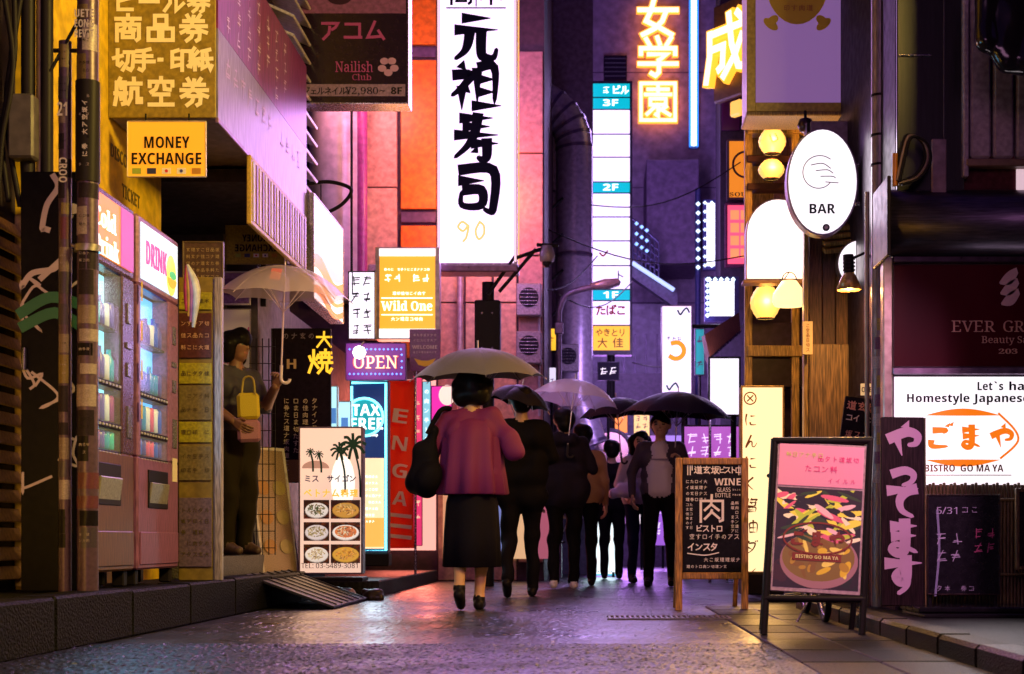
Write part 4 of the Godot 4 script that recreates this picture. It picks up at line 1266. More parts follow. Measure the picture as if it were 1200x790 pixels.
# ---------------------------------------------------------------- middle distance, left of the street
func centre_left() -> void:
	var blk := paint(0.015, 0.012, 0.014, 0.45, 0, "")
	var alu := paint(0.55, 0.5, 0.55, 0.3, 0.8, "grime", 3.0)
	var c := thing("louvred_building", "dark building with white louvre fins beyond the ticket shop", "building", Vector3(-2.5, 0.0, -14.2))
	span(c, "wall", Vector3(-2.5, 0, 2.75), Vector3(0, 8, 1.55), paint(0.06, 0.04, 0.07, 0.7))
	span(c, "low_wall", Vector3(-2.5, 0, 1.54), Vector3(-0.01, 2.35, -2.7), paint(0.06, 0.04, 0.07, 0.7))
	var fin := paint(0.75, 0.68, 0.78, 0.4, 0.1, "grime", 2.0)
	for i in 22: box(c, "louvre_fin", Vector3(0.26, 0.022, 1.0), Vector3(0.14, 2.55 + i * 0.145, 2.2), fin, 0.004, Vector3(0, 0, -24))
	span(c, "mesh_wall", Vector3(-0.5, 3.5, 2.85), Vector3(-0.02, 8, 2.76), paint(0.3, 0.2, 0.34, 0.6, 0, "streak", 2.0))
	span(c, "fin_post", Vector3(0.02, 2.2, 2.75), Vector3(0.06, 6, 2.72), blk)
	# dark unlit projecting box sign
	var ac := sign_box("box_sign", "dark unlit box sign with magenta katakana lettering, top left of centre", [350, -70, 479, 122], 12.2, 0.22, paint(0.022, 0.008, 0.02, 0.25, 0, "grime", 2.0), alu, 0.012)
	var mg := paint(0.45, 0.07, 0.28, 0.4, 0, "")
	box(ac, "header_band", Vector3(0.83, ln(ac, 60), 0.004), on(ac, 414.5, -14, 0.007), paint(0.35, 0.12, 0.3, 0.4, 0, "grime", 2.0))
	put(ac, "emblem", slab_mesh(ellipse(ln(ac, 14), ln(ac, 8)), 0.003), paint(0.05, 0.02, 0.04, 0.5, 0, ""), on(ac, 398, -2, 0.013))
	kana(ac, "lettering", "アコム", ln(ac, 24), on(ac, 387, 36), mg, 0.14, false, 1.1)
	latin(ac, "lettering", "Nailish", ln(ac, 12), on(ac, 415, 79, 0.009), mg, ln(ac, 44), "Droid Serif", false)
	latin(ac, "lettering", "Club", ln(ac, 7), on(ac, 424, 91, 0.009), mg, ln(ac, 22), "Droid Serif", false)
	for i in 5:
		var a := TAU * i / 5.0 + 0.3
		put(ac, "petal", slab_mesh(ellipse(ln(ac, 5), ln(ac, 4)), 0.002), paint(0.55, 0.3, 0.5, 0.4, 0, ""), on(ac, 455 + cos(a) * 7.5, 78 + sin(a) * 7.5, 0.008))
	box(ac, "price_band", Vector3(ln(ac, 122), ln(ac, 14), 0.004), on(ac, 414, 106, 0.007), paint(0.42, 0.27, 0.42, 0.4, 0, "grime", 3.0))
	kana(ac, "lettering", "ジェルネイル", ln(ac, 9), on(ac, 359, 107), blk, 0.12, false, 0.95)
	latin(ac, "lettering", "¥2,980~", ln(ac, 8), on(ac, 428, 107, 0.011), blk, ln(ac, 46), "Droid Serif", false)
	latin(ac, "lettering", "8F", ln(ac, 8), on(ac, 465, 107, 0.011), blk, ln(ac, 13))
	box(ac, "light_strip", Vector3(0.82, 0.016, 0.2), Vector3(0, -at(0, 96, 12.2).y + at(0, 0, 12.2).y + 0.0, -0.12), alu)
	rod(ac, "bracket", Vector3(-0.3, 0.4, -0.12), Vector3(-0.52, 0.4, -0.12), 0.02, blk)
	# wave sign along the wall
	var wv := thing("wave_sign", "white lit sign with grey and orange waves on the wall", "sign", Vector3(-2.06, 2.62, -11.95), 90)
	var white := glow(1.0, 0.92, 0.98, 0.85)
	fill_sign(wv, 1.35, 0.78, 0.1, white, alu, 0.012)
	var bands := [[0.02, 0.1, glow(0.75, 0.68, 0.78, 0.6)], [-0.08, 0.1, glow(1.0, 0.3, 0.05, 0.8)], [-0.23, 0.045, glow(1.0, 0.32, 0.06, 0.8)], [-0.31, 0.06, glow(1.0, 0.25, 0.04, 0.7)]]
	for b in bands:
		var p := PackedVector2Array()
		for i in 21: p.append(Vector2(-0.64 + i * 0.064, b[0] + 0.05 * sin(i * 0.3 + 0.6)))
		for i in 21: p.append(Vector2(0.64 - i * 0.064, b[0] - b[1] + 0.04 * sin((20 - i) * 0.3 + 0.9)))
		put(wv, "wave", slab_mesh(p, 0.003), b[2], Vector3(0, 0, 0.0095))
	lamp_area(wv, 1.3, 0.74, Vector3(0, 0, 0.03), Vector3(0, 180, 0), Color(1.0, 0.88, 0.92), 0.9)
	rod(wv, "bracket", Vector3(0, 0.2, -0.1), Vector3(0, 0.2, -0.44), 0.02, blk)
	var ring := thing("wire_hoop", "bent dark cable hoop hanging before the pink column", "cable", at(388, 232, 12.8))
	var hp := []
	for q in [[360, 216], [385, 213], [408, 219], [411, 227], [400, 240], [384, 249]]: hp.append(at(q[0], q[1], 12.8) - ring.position)
	tube(ring, "cable", curve_pts(hp, 5), 0.016, blk, 8)
	for q in [[376, 216, 376, 345], [412, 228, 413, 345]]: rod(ring, "wire", at(q[0], q[1], 12.8) - ring.position, at(q[2], q[3], 12.8) - ring.position, 0.005, blk, 5)
	# dark restaurant banner
	var bn := sign_box("restaurant_banner", "tall black restaurant panel with vertical white menu lettering", [318, 385, 388, 566], 11.7, 0.03, paint(0.014, 0.008, 0.018, 0.35, 0, "grime", 2.0), blk, 0.008)
	var gold := glow(1.0, 0.55, 0.03, 0.85)
	kana(bn, "lettering", "焼", ln(bn, 30), on(bn, 375, 424), gold, 0.11)
	kana(bn, "lettering", "大", ln(bn, 20), on(bn, 380, 398), gold, 0.12)
	latin(bn, "lettering", "H", ln(bn, 11), on(bn, 342, 427), paint(0.5, 0.32, 0.2, 0.5, 0, ""), ln(bn, 11))
	var pale := paint(0.55, 0.42, 0.35, 0.5, 0, "")
	for i in 4: small_print(bn, "lettering", ln(bn, 8), ln(bn, [88, 66, 74, 40][i]), [11, 8, 9, 5][i], 1, on(bn, 336 + i * 11, 466 + [44, 33, 37, 20][i]), pale, 120 + i, 0.16)
	small_print(bn, "lettering", ln(bn, 40), ln(bn, 9), 1, 4, on(bn, 350, 394), paint(0.2, 0.14, 0.24, 0.5, 0, ""), 131)
	box(bn, "food_photo", Vector3(ln(bn, 68), ln(bn, 26), 0.004), on(bn, 353, 552, 0.006), paint(0.55, 0.3, 0.06, 0.5, 0, "stone", 6.0))
	# leaning framed menu
	var lm := thing("framed_menu", "white framed food menu leaning on the kerb by the ramp", "menu board", at(330, 668, 11.35), 62)
	lm.position.y = 0.16
	lm.rotation_degrees.x = -9
	fill_sign(lm, 0.42, 1.0, 0.03, paint(0.6, 0.4, 0.25, 0.4, 0, "stone", 5.0), paint(0.75, 0.66, 0.6, 0.4), 0.025)
	for q in lm.get_children(): q.position.y += 0.5
	for i in 6: put(lm, "dish_print", slab_mesh(ellipse(0.07, 0.055), 0.002), [paint(0.75, 0.35, 0.05, 0.5, 0, "stone", 9.0), paint(0.7, 0.55, 0.2, 0.5, 0, "stone", 9.0)][i % 2], Vector3(-0.09 + 0.18 * (i % 2), 0.25 + 0.22 * (i / 2), 0.012))
	# Vietnamese restaurant lightbox on the kerb
	var vn := sign_box("menu_lightbox", "lit restaurant lightbox with palm trees and six dish photos on the kerb", [350, 500, 425, 673], 11.5, 0.14, glow(1.0, 0.66, 0.5, 0.62), paint(0.2, 0.12, 0.18, 0.4, 0.2), 0.012, "", 1.2, Color(1, 0.75, 0.55))
	var base_y := vn.position.y - at(0, 500, 11.5).y + vn.position.y
	var green := paint(0.004, 0.06, 0.045, 0.6, 0, "")
	for q in [[414, 522, 26.0, 60.0], [398, 528, 18.0, 48.0], [374, 533, 9.0, 20.0], [364, 530, 9.0, 22.0]]:
		var lines := []
		for i in 9:
			var a := TAU * i / 9.0 + 0.2
			var r := ln(vn, q[2]) * 0.55
			lines.append([Vector2.ZERO, Vector2(cos(a) * r * 0.6, sin(a) * r * 0.6 + r * 0.15), Vector2(cos(a) * r, sin(a) * r - r * 0.1)])
		marks(vn, "palm_crown", lines, ln(vn, q[2] * 0.13), on(vn, q[0], q[1]), green)
		marks(vn, "palm_trunk", [[Vector2.ZERO, Vector2(ln(vn, q[3] * 0.12), -ln(vn, q[3] * 0.5)), Vector2(ln(vn, q[3] * 0.14), -ln(vn, q[3]))]], ln(vn, 2.2), on(vn, q[0], q[1]), green)
	put(vn, "sand_print", slab_mesh(ellipse(ln(vn, 16), ln(vn, 9), 20, Vector2.ZERO, 0.0, PI), 0.002), glow(0.55, 0.28, 0.2, 0.5), on(vn, 370, 549, 0.008))
	put(vn, "boat_print", slab_mesh(ellipse(ln(vn, 14), ln(vn, 32), 20), 0.002), glow(1.0, 0.9, 0.78, 0.9), on(vn, 402, 566, 0.007))
	kana(vn, "lettering", "ミス サイゴン", ln(vn, 8), on(vn, 361, 561), paint(0.1, 0.06, 0.3, 0.5, 0, ""), 0.14, false, 1.1)
	kana(vn, "lettering", "ベトナム料理", ln(vn, 9), on(vn, 361, 578), glow(1.0, 0.42, 0.05, 0.9), 0.16, false, 1.2)
	var dishes := [[Color(0.8, 0.75, 0.7), [Color(0.35, 0.25, 0.12), Color(0.6, 0.5, 0.3), Color(0.2, 0.25, 0.08)]], [Color(0.7, 0.5, 0.2), [Color(0.8, 0.5, 0.15), Color(0.6, 0.35, 0.1), Color(0.85, 0.65, 0.3)]], [Color(0.75, 0.7, 0.68), [Color(0.7, 0.6, 0.4), Color(0.5, 0.4, 0.2)]], [Color(0.85, 0.8, 0.75), [Color(0.75, 0.4, 0.2), Color(0.6, 0.25, 0.1), Color(0.9, 0.8, 0.6)]], [Color(0.8, 0.75, 0.7), [Color(0.8, 0.7, 0.5), Color(0.65, 0.5, 0.3)]], [Color(0.75, 0.55, 0.2), [Color(0.85, 0.55, 0.15), Color(0.7, 0.4, 0.1)]]]
	for i in 6:
		var pr := put(vn, "dish_photo", sheet_mesh(ln(vn, 30), ln(vn, 22)), lit_print("dish%d" % i, dish_print(72, 54, 200 + i, dishes[i][0], dishes[i][1], i == 3), 0.85), on(vn, 371 + 34 * (i % 2), 597 + 26 * (i / 2), 0.0075))
		pr.scale.x = 1.0 if i % 2 == 0 else 1.15
	latin(vn, "lettering", "TEL: 03-5489-3081", ln(vn, 6), on(vn, 387, 663), paint(0.12, 0.06, 0.05, 0.5, 0, ""), ln(vn, 66), "Droid Sans", false)
	box(vn, "foot", Vector3(0.5, 0.03, 0.3), Vector3(0, -0.59, -0.07), blk, 0.006)
	# TAX FREE neon box
	var tx := sign_box("tax_free_sign", "blue and orange TAX FREE lightbox outlined with cyan neon tube", [410, 446, 455, 648], 13.8, 0.16, glow(0.004, 0.02, 0.09, 0.9), paint(0.1, 0.12, 0.16, 0.4, 0.4), 0.012, "", 0.0)
	var cy := glow(0.18, 0.85, 1.0, 2.2)
	var rim := []
	for q in [[412.5, 449], [452.5, 449], [452.5, 645], [412.5, 645]]: rim.append(on(tx, q[0], q[1], 0.02))
	tube(tx, "neon_tube", [rim[0], rim[1], rim[2], rim[3], rim[0] + Vector3(0, -0.03, 0)], 0.011, cy, 7)
	box(tx, "lower_panel", Vector3(ln(tx, 36), ln(tx, 106), 0.004), on(tx, 432, 590, 0.008), glow(1.0, 0.62, 0.36, 0.95))
	var og := glow(1.0, 0.4, 0.08, 0.9)
	box(tx, "lower_band", Vector3(ln(tx, 36), ln(tx, 34), 0.003), on(tx, 432, 624, 0.0125), og)
	var disc := []
	for i in 25: disc.append(on(tx, 427, 489, 0.014) + Vector3(cos(TAU * i / 24.0), sin(TAU * i / 24.0), 0) * ln(tx, 22.0))
	tube(tx, "neon_ring", disc.slice(0, 24), 0.012, cy, 6, true)
	put(tx, "disc", slab_mesh(ellipse(ln(tx, 21), ln(tx, 21)), 0.003), glow(0.0, 0.3, 0.34, 0.7), on(tx, 427, 489, 0.009))
	var wl := glow(1, 1, 1, 1.3)
	latin(tx, "lettering", "TAX", ln(tx, 13), on(tx, 429, 481, 0.014), wl, ln(tx, 33))
	latin(tx, "lettering", "FREE", ln(tx, 13), on(tx, 430, 497, 0.014), wl, ln(tx, 38))
	latin(tx, "lettering", "Tax Free Shop", ln(tx, 3), on(tx, 430, 510, 0.014), wl, ln(tx, 26))
	small_print(tx, "lettering", ln(tx, 30), ln(tx, 60), 8, 8, on(tx, 432, 585, 0.0145), wl, 151, 0.2, 0.3)
	lamp_area(tx, 0.3, 1.4, Vector3(0, 0, 0.06), Vector3(0, 180, 0), Color(0.75, 0.9, 1.0), 0.5)
	box(tx, "foot", Vector3(0.36, 0.12, 0.22), Vector3(0, -0.835, -0.08), blk, 0.01)
	# OPEN board of little lamps
	var op := sign_box("open_sign", "OPEN sign in red letters bordered by small blue lamps", [405, 402, 476, 446], 13.6, 0.06, glow(0.14, 0.02, 0.2, 0.55), paint(0.08, 0.02, 0.12, 0.4), 0.008)
	latin(op, "lettering", "OPEN", ln(op, 15), on(op, 440, 425, 0.011), glow(1.0, 0.1, 0.06, 1.1), ln(op, 53), "Droid Serif", true, 0.01)
	latin(op, "lettering", "OPEN", ln(op, 14.4), on(op, 440, 425, 0.0175), glow(1.0, 0.78, 0.45, 0.9), ln(op, 51), "Droid Serif", false, 0.006)
	for i in 13:
		for s in [-1, 1]: put(op, "bulb", lathe_mesh([Vector2(0, -0.011), Vector2(0.011, 0), Vector2(0, 0.011)], 6), glow(0.12, 0.25, 1.0, 2.0), on(op, 410 + i * 5.0, 424 + s * 14.5, 0.012))
	for i in 3: put(op, "bulb", lathe_mesh([Vector2(0, -0.011), Vector2(0.011, 0), Vector2(0, 0.011)], 6), glow(0.12, 0.25, 1.0, 2.0), on(op, 471, 416 + i * 7.5, 0.012))
	# a dazzling round lamp by the OPEN board and the white lattice behind it
	var gl := thing("globe_lamp", "small dazzling white globe lamp left of the OPEN sign", "lamp", at(421, 413, 13.3))
	put(gl, "globe", lathe_mesh([Vector2(0, -0.06), Vector2(0.042, -0.042), Vector2(0.06, 0), Vector2(0.042, 0.042), Vector2(0, 0.06)], 14), glow(1, 0.92, 1.0, 3.0))
	lamp_omni(gl, Vector3.ZERO, Color(1.0, 0.8, 0.95), 0.15, 0.05)
	rod(gl, "stem", Vector3(0, 0.05, -0.02), Vector3(0, 0.12, -0.25), 0.008, blk, 6)
	var lt := sign_box("lettered_screen", "white screen with black lettering behind the lamp, left of the orange sign", [408, 318, 440, 398], 14.0, 0.05, glow(0.9, 0.82, 1.0, 0.95), blk, 0.01)
	small_print(lt, "lettering", ln(lt, 28), ln(lt, 76), 4, 2, Vector3(0, 0, 0.0095), blk, 161, 0.22)
	# cyan posters in the wall left of the tax sign
	for k in 2:
		var cp := sign_box("window_display", ["pale cyan lit window poster beside the TAX FREE sign", "taller lit cyan window poster beside the black banner"][k], [[396, 470, 412, 640], [384, 452, 396, 640]][k], [13.4, 12.9][k], 0.05, glow(0.45, 0.85, 1.0, 0.8), paint(0.5, 0.5, 0.6, 0.4), 0.01, "lit window posters")
		for i in 4: box(cp, "picture", Vector3(ln(cp, 8), ln(cp, 18), 0.004), Vector3(0.0, 0.42 - i * 0.24, 0.007), [glow(0.1, 0.3, 0.8, 0.5), glow(0.9, 0.6, 0.9, 0.7), glow(0.1, 0.6, 0.6, 0.5), glow(0.95, 0.95, 1.0, 0.9)][i])
	# orange lightbox on its bracket
	var wo := sign_box("orange_lightbox", "glowing orange lightbox with white lettering in a white rounded frame", [440, 290, 515, 398], 14.5, 0.18, glow(1.0, 0.36, 0.03, 1.0), paint(0.7, 0.6, 0.7, 0.35), 0.04, "", 3.0, Color(1.0, 0.62, 0.3))
	var hot := glow(1.0, 0.93, 0.75, 1.6)
	box(wo, "top_band", Vector3(ln(wo, 66), ln(wo, 9), 0.01), on(wo, 477.5, 296, 0.012), glow(1.0, 0.86, 0.9, 1.0), 0.003)
	box(wo, "bottom_band", Vector3(ln(wo, 66), ln(wo, 11), 0.01), on(wo, 477.5, 391, 0.012), glow(1.0, 0.86, 0.9, 1.0), 0.003)
	small_print(wo, "lettering", ln(wo, 54), ln(wo, 5), 1, 14, on(wo, 477, 316), hot, 171, 0.3)
	small_print(wo, "lettering", ln(wo, 54), ln(wo, 11), 1, 5, on(wo, 477, 326), hot, 174, 0.3)
	small_print(wo, "lettering", ln(wo, 44), ln(wo, 6), 1, 9, on(wo, 477, 344), hot, 172, 0.3)
	for yy in [349.5, 369]: box(wo, "rule", Vector3(ln(wo, 60), ln(wo, 1.2), 0.003), on(wo, 477, yy, 0.008), hot)
	latin(wo, "lettering", "Wild One", ln(wo, 11), on(wo, 477, 359), hot, ln(wo, 60), "Droid Serif")
	small_print(wo, "lettering", ln(wo, 38), ln(wo, 6), 1, 7, on(wo, 477, 374), hot, 173, 0.25)
	for q in [[0.0, 0.2], [0.0, -0.2]]: rod(wo, "bracket", Vector3(-0.1, q[1], -0.18), Vector3(-0.1, q[1], -2.6), 0.02, blk)
	var sx := sign_box("purple_plate", "small purple WELCOME plate with a yellow emblem under the orange lightbox", [480, 386, 516, 435], 14.2, 0.03, paint(0.2, 0.04, 0.3, 0.4, 0, "grime", 3.0), paint(0.3, 0.1, 0.4), 0.006)
	var lil := paint(0.62, 0.45, 0.7, 0.5, 0, "")
	for i in 2: small_print(sx, "lettering", ln(sx, 28), ln(sx, 4), 1, 7, on(sx, 498, [393, 399][i]), lil, 181 + i, 0.2)
	latin(sx, "lettering", "WELCOME", ln(sx, 4), on(sx, 498, 407), lil, ln(sx, 29))
	small_print(sx, "lettering", ln(sx, 28), ln(sx, 3), 1, 9, on(sx, 498, 413), lil, 184, 0.2)
	put(sx, "emblem", slab_mesh(PackedVector2Array([Vector2(-0.1, 0.03), Vector2(-0.03, 0.01), Vector2(0.03, 0.01), Vector2(0.1, 0.03), Vector2(0.06, -0.03), Vector2(0, -0.045), Vector2(-0.06, -0.03)]), 0.003), paint(0.75, 0.45, 0.03, 0.5, 0, ""), on(sx, 498, 424, 0.009))
	rod(sx, "hanger", Vector3(-0.1, 0.18, -0.03), Vector3(-0.1, 0.22, -0.4), 0.01, blk)
	# nobori banner
	var nb := thing("cloth_banner", "orange and red cloth banner with white ENGA letters on a pole", "banner", at(472, 655, 14.6))
	nb.position.y = 0.13
	rod(nb, "pole", Vector3(0.12, 0, 0), Vector3(0.12, 1.95, 0), 0.012, alu, 8)
	var st := start()
	st.set_smooth_group(1)
	var bw := 0.26
	for j in 16:
		for i in 6:
			var q := []
			for e in [[i, j], [i + 1, j], [i + 1, j + 1], [i, j + 1]]:
				q.append(Vector3(0.11 - bw * e[0] / 6.0, 0.25 + 1.6 * e[1] / 16.0, 0.02 * sin(e[0] * 1.3 + e[1] * 0.5) + 0.03 * sin(e[1] * 0.4)))
			face(st, q, q[0] - Vector3(0, 0, 1))
	var thin := paint(0.9, 0.1, 0.04, 0.71, 0, "cloth", 1.0)
	thin.backlight_enabled = true
	thin.backlight = lin(0.9, 0.14, 0.06)
	put(nb, "cloth", done(st), thin)
	var wp := paint(0.8, 0.55, 0.65, 0.6, 0, "")
	for i in 4:
		var t := latin(nb, "lettering", "ENGA"[i], 0.13, Vector3(-0.02, 1.5 - i * 0.26, 0.055), wp, 0.14)
		t.rotation_degrees.z = -8
	for i in 3: box(nb, "stripe", Vector3(0.22, 0.035, 0.002), Vector3(-0.02, 0.56 - i * 0.1, 0.055), wp, 0.0, Vector3(0, 0, -6))
	var mgb := sign_box("magenta_poster", "magenta poster with a pale disc on the shopfront behind the walkers", [505, 452, 530, 522], 16.6, 0.03, glow(0.85, 0.03, 0.4, 0.75), paint(0.4, 0.1, 0.25), 0.01)
	put(mgb, "disc", slab_mesh(ellipse(0.09, 0.11), 0.003), glow(1.0, 0.75, 0.6, 0.8), Vector3(0.06, 0.22, 0.009))
	var cs := sign_box("lettered_strip", "narrow cyan and white lettered strip sign beside the banner", [495, 447, 505, 560], 15.4, 0.04, glow(0.3, 0.75, 0.95, 0.6), paint(0.2, 0.1, 0.3), 0.006)
	small_print(cs, "lettering", ln(cs, 7), ln(cs, 100), 9, 1, Vector3(0, 0, 0.0095), glow(1, 1, 1, 1.0), 191, 0.2)
	var pk := sign_box("red_poster", "pinkish red lit shop poster between the banner and the woman", [484, 440, 495, 640], 15.2, 0.04, glow(0.9, 0.05, 0.2, 0.6), paint(0.3, 0.1, 0.2), 0.006)
	small_print(pk, "lettering", ln(pk, 8), ln(pk, 150), 9, 1, Vector3(0, 0, 0.0095), glow(1.0, 0.6, 0.4, 0.8), 192, 0.2)

	# ---------------- peach and orange facade across the bend
	var f := thing("orange_facade_building", "building with peach and orange panelled facade behind the tall sushi sign", "building", Vector3(-2.2, 0, -17.2))
	var joint := paint(0.08, 0.03, 0.05, 0.7)
	span(f, "wall", Vector3(-4, 0, -0.05), Vector3(1.65, 9, -4.0), joint)
	var peach := [paint(0.72, 0.42, 0.28, 0.5, 0, "grime", 1.0), paint(0.74, 0.37, 0.24, 0.5, 0, "grime", 1.1)]
	var orange := paint(0.85, 0.2, 0.006, 0.45, 0, "grime", 1.0)
	var off := f.position
	var pan := func(x0: float, x1: float, y0: float, y1: float, m: Material, n: String) -> void:
		var a := at(x0 + 0.8, y1 - 0.8, 17.2) - off
		var b := at(x1 - 0.8, y0 + 0.8, 17.2) - off
		span(f, n, Vector3(a.x, maxf(a.y, 0.01), -0.05), Vector3(b.x, b.y, 0.02), m, 0.006)
	for i in 3: pan.call(428, 466, 180 * i - 140, 180 * i + 40, peach[i % 2], "cladding_panel")
	pan.call(428, 466, 402, 560, peach[0], "cladding_panel")
	for q in [[-140, 53], [70, 246], [264, 420]]: pan.call(469, 512, q[0], q[1], orange, "orange_panel")
	for q in [[55, 68], [248, 262]]: pan.call(469, 512, q[0], q[1], paint(0.12, 0.06, 0.12, 0.5, 0.2), "dark_band")
	for i in 3:
		for j in 5: pan.call([513, 545, 578][i], [544, 577, 606][i], -140 + j * 165, 25 + j * 165, peach[(i + j) % 2], "cladding_panel")
	for j in 5: pan.call(607, 637, 60 + j * 120, 180 + j * 120, paint(0.5, 0.22, 0.22, 0.5, 0, "grime", 1.0), "cladding_panel")
	rod(f, "drain_pipe", at(539, 318, 17.0) - off, at(539, 640, 17.0) - off, 0.035, paint(0.6, 0.45, 0.5, 0.4, 0.2), 10)
	var colm := paint(0.85, 0.66, 0.74, 0.35, 0, "grime", 0.6)
	put(f, "lit_column", lathe_mesh([Vector2(0.27, 3.1), Vector2(0.29, 3.12), Vector2(0.29, 9), Vector2(0, 9)], 24), colm, at(394, 634, 16.9) - off - Vector3(0, 0.45, 0))
	put(f, "column_edge", lathe_mesh([Vector2(0.06, 3.1), Vector2(0.06, 9)], 10), paint(0.5, 0.08, 0.3, 0.4), at(424, 634, 16.8) - off - Vector3(0, 0.45, 0))
	rod(f, "conduit", at(412, 130, 16.5) - off, at(412, 340, 16.5) - off, 0.014, blk, 6)
	var lw := at(476, 545, 17.1) - off
	box(f, "lit_pane", Vector3(0.66, 1.9, 0.03), lw + Vector3(0, 0, 0.0), glow(1.0, 0.42, 0.34, 0.9), 0.004)  # glowing pane placed behind the banner to light its cloth through
	lamp_area(f, 0.62, 1.8, lw + Vector3(0, 0, 0.06), Vector3(0, 180, 0), Color(1.0, 0.45, 0.36), 3.0)
	for i in 5:
		var a := at(530 + i * 26, 0, 17.1) - off
		box(f, "lit_pane", Vector3(0.22, 1.4, 0.03), Vector3(a.x, 0.95, 0.035), [glow(1.0, 0.5, 0.25, 0.4), glow(0.9, 0.7, 0.8, 0.5), glow(0.3, 0.4, 0.9, 0.35), glow(1.0, 0.6, 0.3, 0.5), glow(0.8, 0.2, 0.3, 0.3)][i], 0.004)

	# unseen lamps behind the two big signs, placed to light facade and column
	for k in 2:
		var ww := thing("unseen_wash_lamp", ["unseen warm lamp bar behind the tall white sign, placed to light the facade", "unseen warm lamp bar behind the dark box sign, placed to light the pink column"][k], "lamp", [at(560, 190, 16.2), at(415, 60, 15.9)][k], 0.0, "unseen lamp bars lighting the orange facade")
		box(ww, "housing", Vector3(0.5, 0.08, 0.08), Vector3(0, 0, 0.03), paint(0.1, 0.1, 0.1, 0.4), 0.01)
		box(ww, "diffuser", Vector3(0.46, 0.06, 0.02), Vector3(0, 0, -0.02), glow(1.0, 0.6, 0.3, 1.0), 0.004)
		rod(ww, "bracket", Vector3(0, 0.03, 0.03), Vector3(0, 0.03, [-0.95, -1.25][k]), 0.02, paint(0.1, 0.1, 0.1, 0.4))
		lamp_area(ww, 0.46, 0.06, Vector3(0, 0, -0.045), Vector3.ZERO, [Color(1.0, 0.56, 0.26), Color(1.0, 0.62, 0.66)][k], [4.2, 2.0][k])
	# air conditioners on the facade
	for k in 4:
		var q = [[620, 352, 17.05], [620, 408, 17.05], [447, 330, 17.05], [666, 420, 20.15]][k]
		var ac2 := thing("air_conditioner", ["boxy air conditioner right of the sushi sign, upper of two", "boxy air conditioner right of the sushi sign, lower of two", "air conditioner on the peach panels behind the orange lightbox", "air conditioner low on the wall before the duct"][k], "air conditioner", at(q[0], q[1], q[2]), 0.0, "air conditioners on the walls")
		box(ac2, "casing", Vector3(0.28, 0.36, 0.16), Vector3.ZERO, paint(0.34, 0.28, 0.34, 0.5, 0.1, "grime", 3.0), 0.012)
		put(ac2, "fan_opening", slab_mesh(ellipse(0.11, 0.11, 20), 0.01), paint(0.02, 0.015, 0.025, 0.5, 0, ""), Vector3(0, 0.02, 0.088))
		for i in 5: rod(ac2, "grille_bar", Vector3(-0.1, -0.06 + i * 0.04, 0.094), Vector3(0.1, -0.06 + i * 0.04, 0.094), 0.004, alu, 5)
		rod(ac2, "pipe", Vector3(0.11, -0.18, -0.05), Vector3(0.11, -0.75, -0.05), 0.014, paint(0.4, 0.32, 0.38, 0.5), 6)
	# ---------------- the tall sushi sign on its post
	var su := sign_box("sushi_sign", "tall white lit sign with four large brushed navy characters", [512, -70, 606, 312], 15.0, 0.28, glow(0.84, 0.6, 1.0, 1.3), paint(0.5, 0.38, 0.46, 0.3, 0.6), 0.03, "", 9.0, Color(0.84, 0.6, 1.0), 5.0)
	var navy := paint(0.008, 0.008, 0.045, 0.5, 0, "")
	for i in 4: kana(su, "lettering", "元祖寿司"[i], ln(su, 62), on(su, 558, [44, 102, 161, 222][i]), navy, 0.125, false, 1.0, true, 0.0, [0.98, 1.08, 1.0, 0.95][i])
	for s in [0, 1]:
		box(su, "top_tile", Vector3(ln(su, 33), ln(su, 60), 0.003), on(su, 540.5 + s * 35, -23, 0.0065), glow(0.86, 0.63, 1.0, 1.3))
		kana(su, "lettering", ["商", "本"][s], ln(su, 30), on(su, 540.5 + s * 35, -8), navy, 0.11)
	box(su, "rule", Vector3(ln(su, 70), ln(su, 1.5), 0.003), on(su, 558, 9.5, 0.0065), navy)
	box(su, "rule", Vector3(ln(su, 1.5), ln(su, 60), 0.003), on(su, 558, -22, 0.0068), navy)
	var am := glow(0.95, 0.5, 0.16, 1.0)
	marks(su, "lettering", [[Vector2(0.11, 0.09), Vector2(0.07, 0.0), Vector2(0.1, -0.08), Vector2(0.15, -0.03), Vector2(0.15, 0.05), Vector2(0.11, 0.09)]], 0.024, on(su, 549, 271), am)
	marks(su, "lettering", [[Vector2(0.0, 0.05), Vector2(-0.06, 0.09), Vector2(-0.1, 0.04), Vector2(-0.05, 0.0), Vector2(0.0, 0.05), Vector2(-0.02, -0.06), Vector2(-0.05, -0.1)]], 0.024, on(su, 549, 271), am)
	for s in [-1, 1]:
		box(su, "side_rail", Vector3(0.022, 3.1, 0.02), Vector3(s * 0.375, 0, 0.012), glow(1.0, 0.62, 0.75, 0.8), 0.004)
	box(su, "edge_neon", Vector3(0.012, 3.1, 0.02), Vector3(0.4, 0, -0.12), glow(1.0, 0.4, 0.1, 1.0), 0.003)
	box(su, "base_rail", Vector3(0.8, 0.07, 0.3), Vector3(0, -1.615, -0.12), paint(0.25, 0.15, 0.22, 0.35, 0.5), 0.01)
	var sp := thing("sign_post", "black steel post and bolted box carrying the sushi sign", "post", at(572, 634, 15.15))
	sp.position.y = 0.0
	rod(sp, "post", Vector3(0, 0, 0), Vector3(0, 3.0, 0), 0.06, blk, 12)
	box(sp, "bolted_box", Vector3(0.25, 0.58, 0.2), Vector3(0, 2.52, 0.02), blk, 0.012)
	for q in [[-0.05, 2.68], [0.05, 2.68], [-0.05, 2.34], [0.05, 2.34]]: put(sp, "bolt", lathe_mesh([Vector2(0, 0.01), Vector2(0.014, 0.006), Vector2(0.014, -0.01)], 8), alu, Vector3(q[0], q[1], 0.122), Vector3(90, 0, 0))
	var o2 := sp.position
